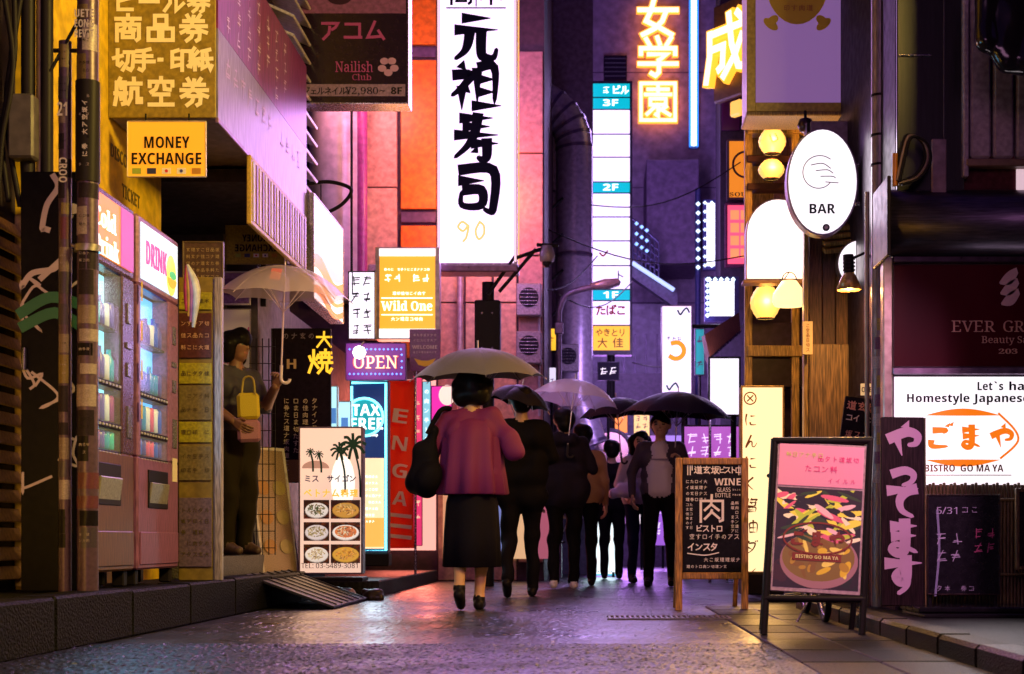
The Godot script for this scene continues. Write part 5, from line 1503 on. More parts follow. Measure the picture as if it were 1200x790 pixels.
	for q in [[585, 342, 628, 292], [572, 345, 604, 300]]: rod(sp, "arm", at(q[0], q[1], 15.0) - o2, at(q[2], q[3], 15.0) - o2, 0.018, blk, 8)
	rod(sp, "arm", at(603, 303, 15.0) - o2, at(645, 288, 15.0) - o2, 0.018, blk, 8)
	var dc := thing("dome_camera", "dome security camera hanging from the sign post's arm", "camera", at(641, 300, 15.0))
	put(dc, "housing", lathe_mesh([Vector2(0, 0.1), Vector2(0.05, 0.1), Vector2(0.075, 0.02), Vector2(0.07, -0.05), Vector2(0.05, -0.06)], 16), paint(0.45, 0.36, 0.45, 0.35, 0.2))
	put(dc, "dome", lathe_mesh([Vector2(0.05, -0.06), Vector2(0.045, -0.085), Vector2(0.025, -0.11), Vector2(0, -0.115)], 16), paint(0.02, 0.015, 0.02, 0.08, 0, ""))
	rod(dc, "bracket", Vector3(-0.1, 0.11, 0), Vector3(0.11, 0.1, 0), 0.018, blk, 8)

# ---------------------------------------------------------------- the far end
func far_end() -> void:
	var blk := paint(0.015, 0.012, 0.014, 0.45, 0, "")
	var vio := paint(0.5, 0.36, 0.56, 0.75, 0, "grime", 0.4)
	# duct building
	var e := thing("duct_building", "narrow dark violet building with bays behind the big duct", "building", Vector3(-0.5, 0, -21.2))
	span(e, "wall", Vector3(-1.5, 0, 0), Vector3(0.5, 10, -3), paint(0.2, 0.12, 0.25, 0.7))
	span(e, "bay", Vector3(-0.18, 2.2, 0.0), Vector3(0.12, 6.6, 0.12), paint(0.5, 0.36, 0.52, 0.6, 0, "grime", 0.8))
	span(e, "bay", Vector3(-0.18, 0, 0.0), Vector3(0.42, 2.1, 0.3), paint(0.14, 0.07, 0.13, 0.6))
	var w := at(621, 202, 21.0) - e.position
	box(e, "window", Vector3(0.26, 0.8, 0.1), w, paint(0.05, 0.05, 0.1, 0.2, 0.2, ""), 0.01)
	box(e, "window_pane", Vector3(0.1, 0.6, 0.02), w + Vector3(0.06, 0, 0.06), glow(0.55, 0.5, 0.95, 0.55))
	for i in 5: box(e, "ledge", Vector3(0.34, 0.03, 0.14), Vector3(-0.03, 2.4 + i * 0.95, 0.07), paint(0.08, 0.05, 0.1, 0.6))
	var lo := thing("roof_ledge", "dark roof corner edged with a thin orange neon line", "roof edge", at(622, 60, 20.6))
	put(lo, "roof_slab", slab_mesh(PackedVector2Array([Vector2(-0.25, 0.34), Vector2(0.2, 0.02), Vector2(0.2, -0.12), Vector2(0.05, -0.14), Vector2(0.05, -0.4), Vector2(-0.25, -0.4)]), 0.4), paint(0.03, 0.02, 0.05, 0.5, 0, ""))
	rod(lo, "neon_line", Vector3(-0.2, 0.33, 0.01), Vector3(0.19, 0.045, 0.01), 0.008, glow(1.0, 0.5, 0.25, 1.2), 6)
	var du := thing("ventilation_duct", "large round steel duct arching over and running down the wall", "duct", at(673, 480, 20.6))
	var metal := paint(0.5, 0.4, 0.55, 0.4, 0.4, "grime", 1.2)
	var path := [at(575, 113, 20.6), at(612, 113, 20.6)]
	for i in 7: path.append(at(612 + 61 * sin((i + 1) * PI / 14.0), 174 - 61 * cos((i + 1) * PI / 14.0), 20.6))
	path.append(at(673, 300, 20.6)); path.append(at(673, 470, 20.6)); path.append(at(690, 520, 20.6))
	for i in path.size() - 1:
		var a: Vector3 = path[i] - du.position
		var b: Vector3 = path[i + 1] - du.position
		tube(du, "duct_section", [a, b + (b - a).normalized() * 0.04], 0.245, metal, 20)
		tube(du, "flange", [b - (b - a).normalized() * 0.02, b + (b - a).normalized() * 0.02], 0.256, paint(0.2, 0.14, 0.24, 0.35, 0.6), 20)
	for i in 4: rod(du, "stay", at(640, 250 + i * 42, 20.5) - du.position, at(660, 232 + i * 42, 20.4) - du.position, 0.02, blk, 6)
	var ys := sign_box("small_yellow_sign", "small yellow lit sign glimpsed left of the street lamp", [633, 384, 654, 412], 20.2, 0.1, glow(1.0, 0.55, 0.03, 0.8), blk, 0.015)
	small_print(ys, "lettering", ln(ys, 14), ln(ys, 20), 1, 2, Vector3(0, 0, 0.0095), paint(0.3, 0.1, 0.0, 0.5, 0, ""), 211, 0.18)
	rod(ys, "bracket", Vector3(0, 0, -0.1), Vector3(0, 0, -0.7), 0.02, blk)
	# street lamp, unlit
	var sl := thing("street_lamp", "grey street lamp with a drooping arm, unlit, above the clear umbrella", "street lamp", at(655, 634, 18.0))
	sl.position.y = 0
	var o2 := sl.position
	var arm := [Vector3(0, 0.02, 0), Vector3(0, 1.5, 0)]
	for q in [[655, 385], [656, 362], [664, 346], [682, 339], [698, 336]]: arm.append(at(q[0], q[1], 18.0) - o2)
	tube(sl, "pole", curve_pts(arm, 4), 0.036, paint(0.34, 0.25, 0.38, 0.4, 0.3), 10)
	put(sl, "lamp_head", lathe_mesh([Vector2(0.0, -0.2), Vector2(0.04, -0.17), Vector2(0.065, 0.0), Vector2(0.05, 0.15), Vector2(0.0, 0.18)], 12), paint(0.5, 0.38, 0.5, 0.35, 0.2), at(710, 333, 18.0) - o2, Vector3(0, 0, -82))
	box(sl, "clamp", Vector3(0.1, 0.14, 0.1), at(655, 385, 18.0) - o2, paint(0.3, 0.22, 0.33, 0.4, 0.4), 0.01)
	# floor directory
	var di := sign_box("floor_directory", "tall lit floor directory of white panels with teal floor bars", [691, 95, 741, 416], 22.0, 0.22, paint(0.05, 0.04, 0.09, 0.4), paint(0.06, 0.05, 0.12, 0.4), 0.0, "", 9.0, Color(0.78, 0.62, 1.0), 27.0)  # lamp on its unseen back made strong to light the far wall
	var teal := glow(0.0, 0.42, 0.52, 0.9)
	var wh := glow(0.78, 0.62, 1.0, 1.3)
	var rows := [[98, 114, 1], [115, 128, 1], [129, 157, 0], [158, 184, 0], [185, 213, 0], [214, 226, 1], [227, 254, 0], [255, 282, 0], [283, 311, 0], [312, 339, 0], [340, 352, 1], [353, 381, 0], [382, 411, 2]]
	for r in rows:
		box(di, "panel", Vector3(ln(di, 45), ln(di, r[1] - r[0] - 0.8), 0.02), on(di, 715.5, (r[0] + r[1]) / 2.0, 0.012), [wh, teal, glow(1.0, 0.5, 0.03, 0.85)][r[2]], 0.004)
	var hot := glow(0.9, 1, 1, 1.3)
	small_print(di, "lettering", ln(di, 20), ln(di, 10), 1, 2, on(di, 705, 106, 0.024), hot, 220, 0.25)
	kana(di, "lettering", "ビル", ln(di, 10), on(di, 722, 106, 0.0245), hot, 0.16)
	for q in [["3F", 121], ["2F", 220], ["1F", 346]]: latin(di, "lettering", q[0], ln(di, 7.5), on(di, 716, q[1], 0.024), hot, ln(di, 18))
	kana(di, "lettering", "たばこ", ln(di, 12), on(di, 704, 364, 0.024), paint(0.5, 0.01, 0.01, 0.5, 0, ""), 0.16)
	kana(di, "lettering", "やきとり", ln(di, 9), on(di, 702, 390, 0.024), paint(0.35, 0.14, 0.01, 0.5, 0, ""), 0.12)
	kana(di, "lettering", "大佳", ln(di, 12), on(di, 706, 402, 0.024), paint(0.35, 0.14, 0.01, 0.5, 0, ""), 0.11, false, 1.5)
	marks(di, "lettering", [[Vector2(-0.05, 0.0), Vector2(0.0, -0.04), Vector2(0.06, 0.03)]], 0.025, on(di, 707, 297, 0.024), paint(0.6, 0.1, 0.02, 0.5, 0, ""))
	kana(di, "lettering", "ト", ln(di, 14), on(di, 726, 324, 0.024), paint(0.05, 0.05, 0.1, 0.5, 0, ""), 0.1)
	rod(di, "bracket", Vector3(-0.25, 1.0, -0.1), Vector3(-0.75, 1.0, 0.2), 0.03, blk)
	rod(di, "post", Vector3(0, -1.95, -0.12), Vector3(0, -4.87, -0.12), 0.06, blk)
	# back wall of the street
	var g := thing("violet_building", "tall plain violet building closing the street behind the neon characters", "building", Vector3(0.8, 0, -32.0))
	span(g, "wall", Vector3(-7, 0, 0), Vector3(2.9, 16, -4), vio)
	for i in 5: span(g, "wall_joint", Vector3(-7, 3.0 + i * 2.4, 0.0), Vector3(2.9, 3.02 + i * 2.4, 0.006), paint(0.15, 0.08, 0.2, 0.75))
	span(g, "wall_block", Vector3(0.25, 5.9, 1.8), Vector3(1.28, 7.95, 0.0), paint(0.34, 0.22, 0.4, 0.7, 0, "grime", 0.5), 0.01)
	var vt := at(721, 81, 31.9) - g.position
	box(g, "vent", Vector3(0.48, 0.5, 0.12), vt + Vector3(0, 0, 0.06), paint(0.03, 0.015, 0.04, 0.6, 0, ""), 0.01)
	for i in 5: box(g, "vent_slat", Vector3(0.44, 0.02, 0.03), vt + Vector3(0, -0.18 + i * 0.09, 0.13), paint(0.06, 0.03, 0.08, 0.5, 0, ""), 0.0, Vector3(25, 0, 0))
	span(g, "lower_front", Vector3(-1.2, 0, 1.2), Vector3(1.0, 5.2, 0.0), paint(0.55, 0.45, 0.65, 0.6, 0, "grime", 0.5))
	for i in 6: span(g, "mullion", Vector3(-0.2 + i * 0.22, 0.4, 1.24), Vector3(-0.16 + i * 0.22, 4.6, 1.2), paint(0.15, 0.1, 0.2, 0.4, 0.3))
	# cables slung across the street
	for k in 5:
		var q = [[640, 268, 19.0, 872, 300, 20.0], [606, 330, 17.5, 700, 300, 20.4], [741, 425, 22.0, 872, 380, 18.5], [655, 345, 18.0, 741, 330, 21.9], [690, 240, 20.5, 868, 190, 20.6]][k]
		var a := at(q[0], q[1], q[2])
		var b := at(q[3], q[4], q[5])
		var cb := thing("overhead_cable", ["thin cable from duct wall to the pink sign", "thin cable running from peach facade to the duct", "sagging cable between floor directory and orange awning", "cable from street lamp to the floor directory", "high thin cable crossing before the violet wall"][k], "cable", a, 0.0, "cables across the street")
		var pts := []
		for i in 13:
			var t := i / 12.0
			pts.append(a.lerp(b, t) - a - Vector3(0, 0.25 * sin(PI * t), 0))
		tube(cb, "cable", pts, 0.009, blk, 5)
	# neon characters
	var ne := thing("neon_characters", "three orange edged neon characters mounted high on the violet wall", "neon sign", at(771, 72, 31.8))
	ne.set_meta("cx", 771.0); ne.set_meta("cy", 72.0); ne.set_meta("d", 31.8)
	for i in 3:
		var pz := on(ne, 771, [20, 68, 120][i], 0.0)
		kana(ne, "neon_edge", "女学園"[i], ln(ne, 50), pz + Vector3(0, 0, 0.07), glow(1.0, 0.36, 0.03, 1.3), [0.165, 0.15, 0.135][i], false, 1.0, false, 0.07)
		kana(ne, "neon_core", "女学園"[i], ln(ne, 50), pz + Vector3(0, 0, 0.085), glow(1.0, 0.86, 0.6, 1.2), [0.11, 0.1, 0.08][i], false, 1.0, false, 0.01)
	lamp_area(ne, 0.8, 2.3, Vector3(0, 0, 0.14), Vector3(0, 180, 0), Color(1.0, 0.66, 0.35), 2.2)
	var bt := thing("neon_tube", "long vertical blue white neon tube right of the neon characters", "neon tube", at(813, 86, 31.7))
	box(bt, "channel", Vector3(0.2, 3.3, 0.06), Vector3(0, 0.1, -0.05), paint(0.02, 0.05, 0.3, 0.4))
	rod(bt, "tube", Vector3(0, -1.5, 0.05), Vector3(0, 1.7, 0.05), 0.055, glow(0.6, 0.88, 1.0, 2.0), 10)
	for s in [-1, 1]: rod(bt, "glow_edge", Vector3(s * 0.075, -1.52, 0.02), Vector3(s * 0.075, 1.7, 0.02), 0.022, glow(0.03, 0.2, 1.0, 1.4), 8)
	lamp_area(bt, 0.14, 3.2, Vector3(0, 0.1, 0.13), Vector3(0, 180, 0), Color(0.4, 0.55, 1.0), 2.2)
	# outside stair with blue lights
	var stc := thing("outside_stair", "steel outside stair with a railing and blue lights", "stair", at(757, 330, 29.0))
	var o3 := stc.position
	var railm := paint(0.2, 0.16, 0.35, 0.4, 0.4)
	rod(stc, "handrail", at(741, 257, 29.0) - o3, at(772, 284, 29.0) - o3, 0.03, railm, 8)
	for i in 4: rod(stc, "rail", at(741, 268 + i * 9, 29.0) - o3, at(772, 294 + i * 8, 29.0) - o3, 0.018, railm, 6)
	for i in 7: rod(stc, "baluster", at(742 + i * 5, 258 + i * 4.4, 29.0) - o3, at(742 + i * 5, 304 + i * 3.6, 29.0) - o3, 0.018, railm, 6)
	rod(stc, "light_tube", at(741, 308, 28.9) - o3, at(790, 340, 28.9) - o3, 0.04, glow(0.4, 0.5, 1.0, 1.2), 8)
	for i in 9: put(stc, "bulb", lathe_mesh([Vector2(0, -0.04), Vector2(0.04, 0), Vector2(0, 0.04)], 6), glow(0.25, 0.45, 1.0, 1.6), at(746 + (i % 3) * 6, 262 + (i / 3) * 12 + (i % 3) * 4, 28.6) - o3)
	put(stc, "stringer", slab_mesh(PackedVector2Array([Vector2(-0.26, 0.4), Vector2(0.6, -0.2), Vector2(0.6, -0.5), Vector2(-0.26, 0.1)]), 0.3), paint(0.2, 0.14, 0.28, 0.5), Vector3(0, 0, -0.1))
	# white banner with the orange curl
	var wb := sign_box("white_lightbox", "white lightbox with an orange ring and green marks at its corners", [775, 358, 811, 462], 19.0, 0.12, glow(0.8, 0.66, 1.0, 1.2), paint(0.6, 0.5, 0.62, 0.3), 0.012, "", 9.0, Color(0.8, 0.66, 1.0), 28.0)  # unseen back lamp outshines the front so the violet wall is lit
	var curl := []
	for i in 11: curl.append(Vector2(cos(2.0 - i * 0.43), sin(2.0 - i * 0.43)) * ln(wb, 9.5))
	marks(wb, "orange_ring", [curl], ln(wb, 5.5), on(wb, 792, 411), glow(0.9, 0.3, 0.02, 0.9))
	small_print(wb, "lettering", ln(wb, 18), ln(wb, 6), 1, 3, on(wb, 790, 397), paint(0.0, 0.06, 0.06, 0.5, 0, ""), 231, 0.2)
	for q in [[801, 366], [788, 454]]: marks(wb, "corner_mark", [[Vector2(-0.07, 0.02), Vector2(-0.04, -0.03), Vector2(0, 0.02), Vector2(0.04, 0.05), Vector2(0.07, 0.0)]], 0.022, on(wb, q[0], q[1]), paint(0.0, 0.16, 0.1, 0.5, 0, ""))
	rod(wb, "bracket", Vector3(0.19, 0.3, -0.06), Vector3(0.75, 0.3, -0.06), 0.025, blk)
	rod(wb, "post", Vector3(0.1, -0.55, -0.06), Vector3(0.1, -2.82, -0.06), 0.04, blk)
	# far shopfront that closes the street at ground level
	var fs := thing("far_shopfront", "row of dim lit shop bays at the far end of the street", "shopfront", Vector3(0.6, 0, -27.0))
	span(fs, "wall", Vector3(-3.0, 0, 0), Vector3(1.1, 3.4, -1.2), paint(0.12, 0.07, 0.14, 0.6))
	var wins := [glow(1.0, 0.25, 0.05, 0.7), glow(0.8, 0.55, 0.9, 0.5), glow(1.0, 0.7, 0.4, 0.8), glow(0.7, 0.3, 0.8, 0.4), glow(1.0, 0.85, 0.9, 0.9), glow(0.5, 0.3, 0.9, 0.5)]
	for i in 6:
		box(fs, "lit_pane", Vector3(0.42, 1.1, 0.04), Vector3(-1.6 + i * 0.48, 1.3, 0.03), wins[i], 0.01)
		box(fs, "window_frame", Vector3(0.03, 1.3, 0.07), Vector3(-1.36 + i * 0.48, 1.3, 0.03), blk)
		box(fs, "shop_sign", Vector3(0.44, 0.3, 0.06), Vector3(-1.6 + i * 0.48, 2.15, 0.04), wins[(i * 2 + 1) % 6], 0.01)
	lamp_area(fs, 2.6, 1.2, Vector3(-0.4, 1.4, 0.12), Vector3(0, 180, 0), Color(0.75, 0.48, 1.0), 9.0)
	# chalk sign and the small lit board
	var ch := sign_box("chillin_board", "small turquoise edged lit board with a red bottle print standing on the road", [690, 588, 723, 676], 19.2, 0.08, glow(0.85, 0.97, 1.0, 1.0), glow(0.05, 0.6, 0.8, 0.8), 0.02, "", 1.5, Color(0.8, 0.95, 1.0))
	latin(ch, "lettering", "Chillin", ln(ch, 6), on(ch, 706.5, 598), paint(0.12, 0.0, 0.2, 0.5, 0, ""), ln(ch, 24), "Droid Serif")
	marks(ch, "bottle_print", [[Vector2(0, 0.26), Vector2(0, 0.05)]], 0.025, on(ch, 697, 640), paint(0.5, 0.02, 0.03, 0.5, 0, ""), false)
	put(ch, "bottle_print", slab_mesh(ellipse(0.03, 0.08), 0.002), paint(0.6, 0.01, 0.02, 0.5, 0, ""), on(ch, 697, 660))
	put(ch, "food_print", slab_mesh(ellipse(0.04, 0.05), 0.002), glow(1.0, 0.6, 0.3, 0.8), on(ch, 697, 611))
	put(ch, "food_print", slab_mesh(ellipse(0.07, 0.09), 0.002), glow(0.9, 0.8, 0.75, 0.8), on(ch, 710, 632))
	put(ch, "leaf_print", slab_mesh(ellipse(0.05, 0.04), 0.002), glow(0.0, 0.5, 0.4, 0.6), on(ch, 714, 609))
	small_print(ch, "lettering", ln(ch, 22), ln(ch, 3), 1, 9, on(ch, 706.5, 671), paint(0.1, 0.1, 0.2, 0.5, 0, ""), 241, 0.25)
	for s in [-1, 1]: box(ch, "foot", Vector3(0.03, 0.06, 0.2), Vector3(s * 0.13, -0.455, -0.05), blk)
	ch.position.y = 0.485
	var bk := sign_box("black_noren", "black panel with white brush characters behind the small turquoise board", [688, 542, 706, 590], 20.5, 0.04, paint(0.012, 0.01, 0.02, 0.5, 0, ""), paint(0.4, 0.3, 0.5), 0.01)
	small_print(bk, "lettering", ln(bk, 14), ln(bk, 40), 3, 1, Vector3(0, 0, 0.0095), paint(0.75, 0.6, 0.8, 0.5, 0, ""), 243, 0.14)
	rod(bk, "post", Vector3(0, -0.2, -0.02), Vector3(0, -1.2, -0.02), 0.03, blk)
	# small signs glimpsed between the walkers
	var small := [[[712, 476, 736, 508], 23.0, "orange lit sign with a pale lower edge behind the clear umbrella", glow(1.0, 0.28, 0.03, 0.8)], [[640, 430, 653, 456], 19.4, "tiny white lettered plate beside the street lamp pole", glow(0.85, 0.75, 1.0, 0.7)], [[742, 470, 762, 520], 22.5, "warm yellow shop panel behind the woman in white", glow(1.0, 0.62, 0.2, 0.8)], [[700, 424, 726, 446], 21.5, "dark plate with white dots of lettering below the floor directory", paint(0.02, 0.015, 0.03, 0.5, 0, "")], [[814, 385, 826, 440], 19.2, "teal and red striped flag sign left of the orange awning", glow(0.02, 0.3, 0.3, 0.6)], [[764, 560, 790, 640], 24.0, "purple lit shop panel low behind the man", glow(0.45, 0.15, 0.8, 0.5)]]
	for k in small.size():
		var q = small[k]
		var sg := sign_box("shop_plate", q[2], q[0], q[1], 0.06, q[3], paint(0.06, 0.04, 0.08, 0.5), 0.012, "small shop plates down the street")
		var wd: float = (q[0][2] - q[0][0]) * q[1] / F
		var hd: float = (q[0][3] - q[0][1]) * q[1] / F
		small_print(sg, "lettering", wd * 0.8, hd * 0.7, maxi(1, int(hd / 0.14)), maxi(1, int(wd / 0.12)), Vector3(0, 0, 0.0095), glow(1, 0.9, 0.95, 0.8) if k in [0, 3, 5] else paint(0.1, 0.03, 0.08, 0.5, 0, ""), 500 + k, 0.2)
		rod(sg, "post", Vector3(0, -hd / 2, -0.04), Vector3(0, -sg.position.y + 0.02, -0.04), 0.02, blk, 8)
	# round traffic mirror in the crowd's gap
	var mi := thing("street_mirror", "round grey framed street mirror seen over the crowd", "mirror", at(716, 527, 22.0))
	put(mi, "mirror_disc", slab_mesh(ellipse(0.26, 0.26), 0.04), paint(0.6, 0.5, 0.65, 0.12, 0.9, ""), Vector3(0, 0, 0))
	var rg := []
	for i in 20: rg.append(Vector3(cos(TAU * i / 20.0), sin(TAU * i / 20.0), 0) * 0.28)
	tube(mi, "mirror_rim", rg, 0.03, paint(0.25, 0.2, 0.3, 0.4), 6, true)
	rod(mi, "post", Vector3(0, -0.26, -0.06), Vector3(0, -1.76, -0.06), 0.035, blk)

# ---------------------------------------------------------------- right-hand side
func lantern(label: String, c: Vector3, r: float, h: float, e: float, hang: float) -> Node3D:
	var o := thing("paper_lantern", label, "lantern", c, 0.0, "paper lanterns of the corner bar")
	var prof := []
	for i in 13:
		var t := i / 12.0
		prof.append(Vector2(r * (0.55 + 0.45 * sin(t * PI)) * (1.0 if i % 2 == 0 else 0.96), -h / 2 + h * t))
	put(o, "lantern_paper", lathe_mesh(prof, 18), glow(1.0, 0.56, 0.12, e))
	for s in [-1, 1]: put(o, "lantern_ring", lathe_mesh([Vector2(r * 0.56, s * h / 2 - 0.008), Vector2(r * 0.58, s * h / 2), Vector2(r * 0.5, s * h / 2 + 0.01), Vector2(0, s * h / 2 + 0.01)], 14), paint(0.02, 0.015, 0.02, 0.5, 0, ""))
	rod(o, "hanging_cord", Vector3(0, h / 2, 0), Vector3(0, h / 2 + hang, 0), 0.005, paint(0.02, 0.015, 0.02, 0.5, 0, ""), 5)
	lamp_omni(o, Vector3(0, 0, r + 0.05), Color(1.0, 0.66, 0.3), 0.45, 0.06)
	return o

func led_sign(label: String, r: Array, d: float, dots: Array) -> void:
	var o := sign_box("bulb_sign", label, r, d, 0.15, glow(0.92, 0.96, 1.0, 1.3), paint(0.05, 0.05, 0.2, 0.4), 0.06, "white signs bordered with bulbs", 3.5, Color(0.85, 0.88, 1.0))
	for q in dots: put(o, "bulb", lathe_mesh([Vector2(0, -0.032), Vector2(0.03, 0), Vector2(0, 0.032)], 8), glow(0.65, 0.85, 1.0, 2.0), on(o, q.x, q.y, 0.03))
	rod(o, "bracket", Vector3(0.1, 0, -0.15), Vector3(0.1, 0, -1.2), 0.04, paint(0.05, 0.05, 0.1))

func right_side() -> void:
	var blk := paint(0.015, 0.012, 0.014, 0.45, 0, "")
	var alu := paint(0.55, 0.48, 0.55, 0.3, 0.8, "grime", 3.0)
	# ---- far right: dark building with stacked signs
	var r3 := thing("dark_sign_building", "dark narrow building carrying the orange and pink signs", "building", Vector3(1.68, 0, -21.0))
	span(r3, "wall", Vector3(0.06, 0, 0), Vector3(3.5, 9, -0.8), paint(0.05, 0.03, 0.07, 0.7))
	for i in 4: box(r3, "window", Vector3(0.25, 0.5, 0.04), Vector3(0.2 + 0.3 * (i % 2), 6.3 + 0.9 * (i / 2), 0.03), paint(0.1, 0.02, 0.1, 0.2, 0, ""), 0.01)
	var so := sign_box("orange_sign", "flat orange sign with a dark round emblem above the pink one", [852, 163, 886, 234], 20.7, 0.14, glow(1.0, 0.3, 0.02, 0.55), paint(0.1, 0.04, 0.06, 0.4), 0.03)
	var em := []
	for i in 14: em.append(Vector2(cos(1.2 + i * 0.36), sin(1.2 + i * 0.36)) * ln(so, 15))
	marks(so, "emblem", [em], 0.03, on(so, 874, 193), paint(0.04, 0.01, 0.03, 0.5, 0, ""))
	latin(so, "lettering", "SOUL", ln(so, 5), on(so, 868, 228), paint(0.04, 0.01, 0.03, 0.5, 0, ""), ln(so, 26), "Droid Serif")
	var pi := sign_box("pink_sign", "glowing pink and orange panel sign below the flat orange one", [850, 238, 884, 312], 20.7, 0.14, glow(1.0, 0.1, 0.2, 0.75), paint(0.2, 0.03, 0.1, 0.4), 0.03)
	for i in 8: box(pi, "lamp_cell", Vector3(ln(pi, 10), ln(pi, 11), 0.006), on(pi, 861 + 12 * (i % 2), 252 + 15 * (i / 2), 0.008), glow(1.0, 0.26, 0.1, 0.9), 0.002)
	var nn := thing("side_neon", "yellow neon character sign turned side-on beside the violet frame box", "neon sign", at(858, 60, 20.3), -54)
	box(nn, "backing", Vector3(0.8, 1.3, 0.1), Vector3(0, 0.05, -0.06), paint(0.18, 0.1, 0.03, 0.5), 0.02)
	kana(nn, "neon_edge", "成", 0.92, Vector3(0, 0.05, 0.1), glow(1.0, 0.42, 0.03, 1.2), 0.17, false, 1.0, false, 0.09)
	kana(nn, "neon_core", "成", 0.92, Vector3(0, 0.05, 0.112), glow(1.0, 0.84, 0.55, 1.7), 0.1, false, 1.0, false, 0.01)
	rod(nn, "bracket", Vector3(0.2, 0, -0.1), Vector3(0.45, 0, -0.9), 0.04, blk)
	box(nn, "lower_lamp", Vector3(0.2, 0.2, 0.1), Vector3(0.1, -0.78, 0), glow(1.0, 0.5, 0.1, 0.9), 0.02)
	var dots := []
	for i in 8: dots.append(Vector2(826, 238 + i * 10.5))
	dots.append_array([Vector2(834, 238), Vector2(834, 312)])
	led_sign("narrow upright white sign edged with bulbs, right of the violet block", [824, 234, 842, 316], 26.0, dots)
	dots = []
	for i in 5: dots.append(Vector2(831 + i * 7, 328))
	for i in 7: dots.append(Vector2(829, 328 + i * 7))
	led_sign("squarer white sign edged with bulbs above the orange awning", [826, 324, 866, 376], 19.4, dots)
	var bp := thing("bulb_column", "vertical column of blue white bulbs at the violet wall's edge", "light string", at(818, 278, 28.0))
	rod(bp, "post", Vector3(0, -4.5, -0.05), Vector3(0, 0.9, -0.05), 0.05, paint(0.05, 0.05, 0.2))
	for i in 8: put(bp, "bulb", lathe_mesh([Vector2(0, -0.045), Vector2(0.045, 0), Vector2(0, 0.045)], 8), glow(0.6, 0.8, 1.0, 1.8), Vector3(0, 0.6 - i * 0.165, 0.03))
	var aw := thing("orange_awning", "orange striped fabric awning sloping out above the far shop", "awning", at(846, 400, 17.0))
	var o2 := aw.position
	var st := start()
	st.set_smooth_group(-1)
	var A := [at(826, 392, 16.4) - o2, at(866, 366, 17.6) - o2, at(868, 388, 17.6) - o2, at(832, 420, 16.4) - o2]
	face(st, A, A[0] - Vector3(0, 0, 1))
	face(st, [A[0], A[1], A[1] + Vector3(0, 0.04, -0.5), A[0] + Vector3(0, 0.04, -0.5)], A[0] - Vector3(0, 1, 0))
	face(st, [A[0], A[3], A[3] + Vector3(0, 0, -0.5), A[0] + Vector3(0, 0.04, -0.5)], A[1])
	put(aw, "fabric", done(st), paint(0.75, 0.25, 0.1, 0.6, 0, "streak", 2.0))
	rod(aw, "awning_rail", A[3], A[2], 0.015, alu, 6)
	rod(aw, "awning_post", A[3], Vector3(A[3].x, -aw.position.y, A[3].z), 0.015, alu, 6)
	var wsn := sign_box("white_shop_sign", "plain white lit shop sign below the orange awning", [830, 418, 868, 488], 16.0, 0.12, glow(0.95, 0.85, 1.0, 0.95), blk, 0.02, "", 5.0, Color(0.85, 0.7, 1.0), 6.0)
	rod(wsn, "bracket", Vector3(0.1, 0, -0.1), Vector3(0.6, 0, -0.1), 0.02, blk)
	rod(wsn, "post", Vector3(0.1, -0.3, -0.06), Vector3(0.1, -2.0, -0.06), 0.03, blk)
	var mp := sign_box("magenta_shop_panel", "magenta lettered panel behind the man in the white shirt", [800, 498, 868, 545], 17.5, 0.08, glow(0.55, 0.12, 0.6, 0.5), blk, 0.02)
	small_print(mp, "lettering", ln(mp, 60), ln(mp, 30), 2, 4, Vector3(0, 0, 0.0095), glow(0.9, 0.75, 1.0, 0.8), 301, 0.14)
	rod(mp, "post", Vector3(0.2, -0.2, -0.06), Vector3(0.2, -1.55, -0.06), 0.03, blk)

	# ---- corner bar with lanterns, d 11.5 to 15
	var r2 := thing("lantern_bar_building", "timber framed corner bar with yellow lit beams and lanterns", "building", Vector3(1.2, 0.07, -12.2))
	var honey := paint(0.62, 0.4, 0.1, 0.5, 0, "wood", 1.0)
	span(r2, "wall", Vector3(0.1, 0, -0.6), Vector3(3.5, 7, -0.9), paint(0.035, 0.02, 0.04, 0.7))
	for q in [[880, 128, 7.0], [936, 128, 4.0]]:
		var a := at(q[0], 0, 12.0) - r2.position
		span(r2, "post", Vector3(a.x - 0.03, 0, -0.04), Vector3(a.x + 0.03, 4.1, 0.02), honey, 0.004)
	for q in [[136, 150], [176, 184], [209, 217], [402, 415]]:
		var a := at(878, q[1], 12.0) - r2.position
		var b := at(950, q[0], 12.0) - r2.position
		span(r2, "beam", Vector3(a.x, a.y, -0.1), Vector3(b.x, b.y, 0.05), [honey, paint(0.05, 0.02, 0.03, 0.5)][0 if q[0] in [136, 402] else 1], 0.006)
	for q in [[374, 401, paint(0.03, 0.015, 0.05, 0.4)], [417, 450, paint(0.02, 0.012, 0.02, 0.4)]]:
		var a := at(882, q[1], 12.0) - r2.position
		var b := at(948, q[0], 12.0) - r2.position
		span(r2, "transom", Vector3(a.x, a.y, -0.2), Vector3(b.x, b.y, 0.0), q[2])
	var nf := at(892, 160, 12.3) - r2.position
	span(r2, "lit_board", Vector3(nf.x - 0.06, nf.y - 0.65, -0.32), Vector3(nf.x + 0.36, nf.y + 0.12, -0.28), paint(0.5, 0.3, 0.12, 0.5, 0, "wood", 1.5))
	for i in 3: span(r2, "paving_tile", Vector3(nf.x + 0.12 + 0.06 * i, nf.y - 0.6, -0.27), Vector3(nf.x + 0.17 + 0.06 * i, nf.y + 0.1, -0.24), paint(0.24, 0.1, 0.22, 0.4, 0, "grime", 3.0))
	var cur := lantern("upper round paper lantern with a dark curl mark, under the beam", at(905, 166, 12.0), 0.11, 0.19, 0.95, 0.1)
	lantern("lower round paper lantern between the two dark beams", at(904, 199, 12.0), 0.105, 0.14, 0.8, 0.06)
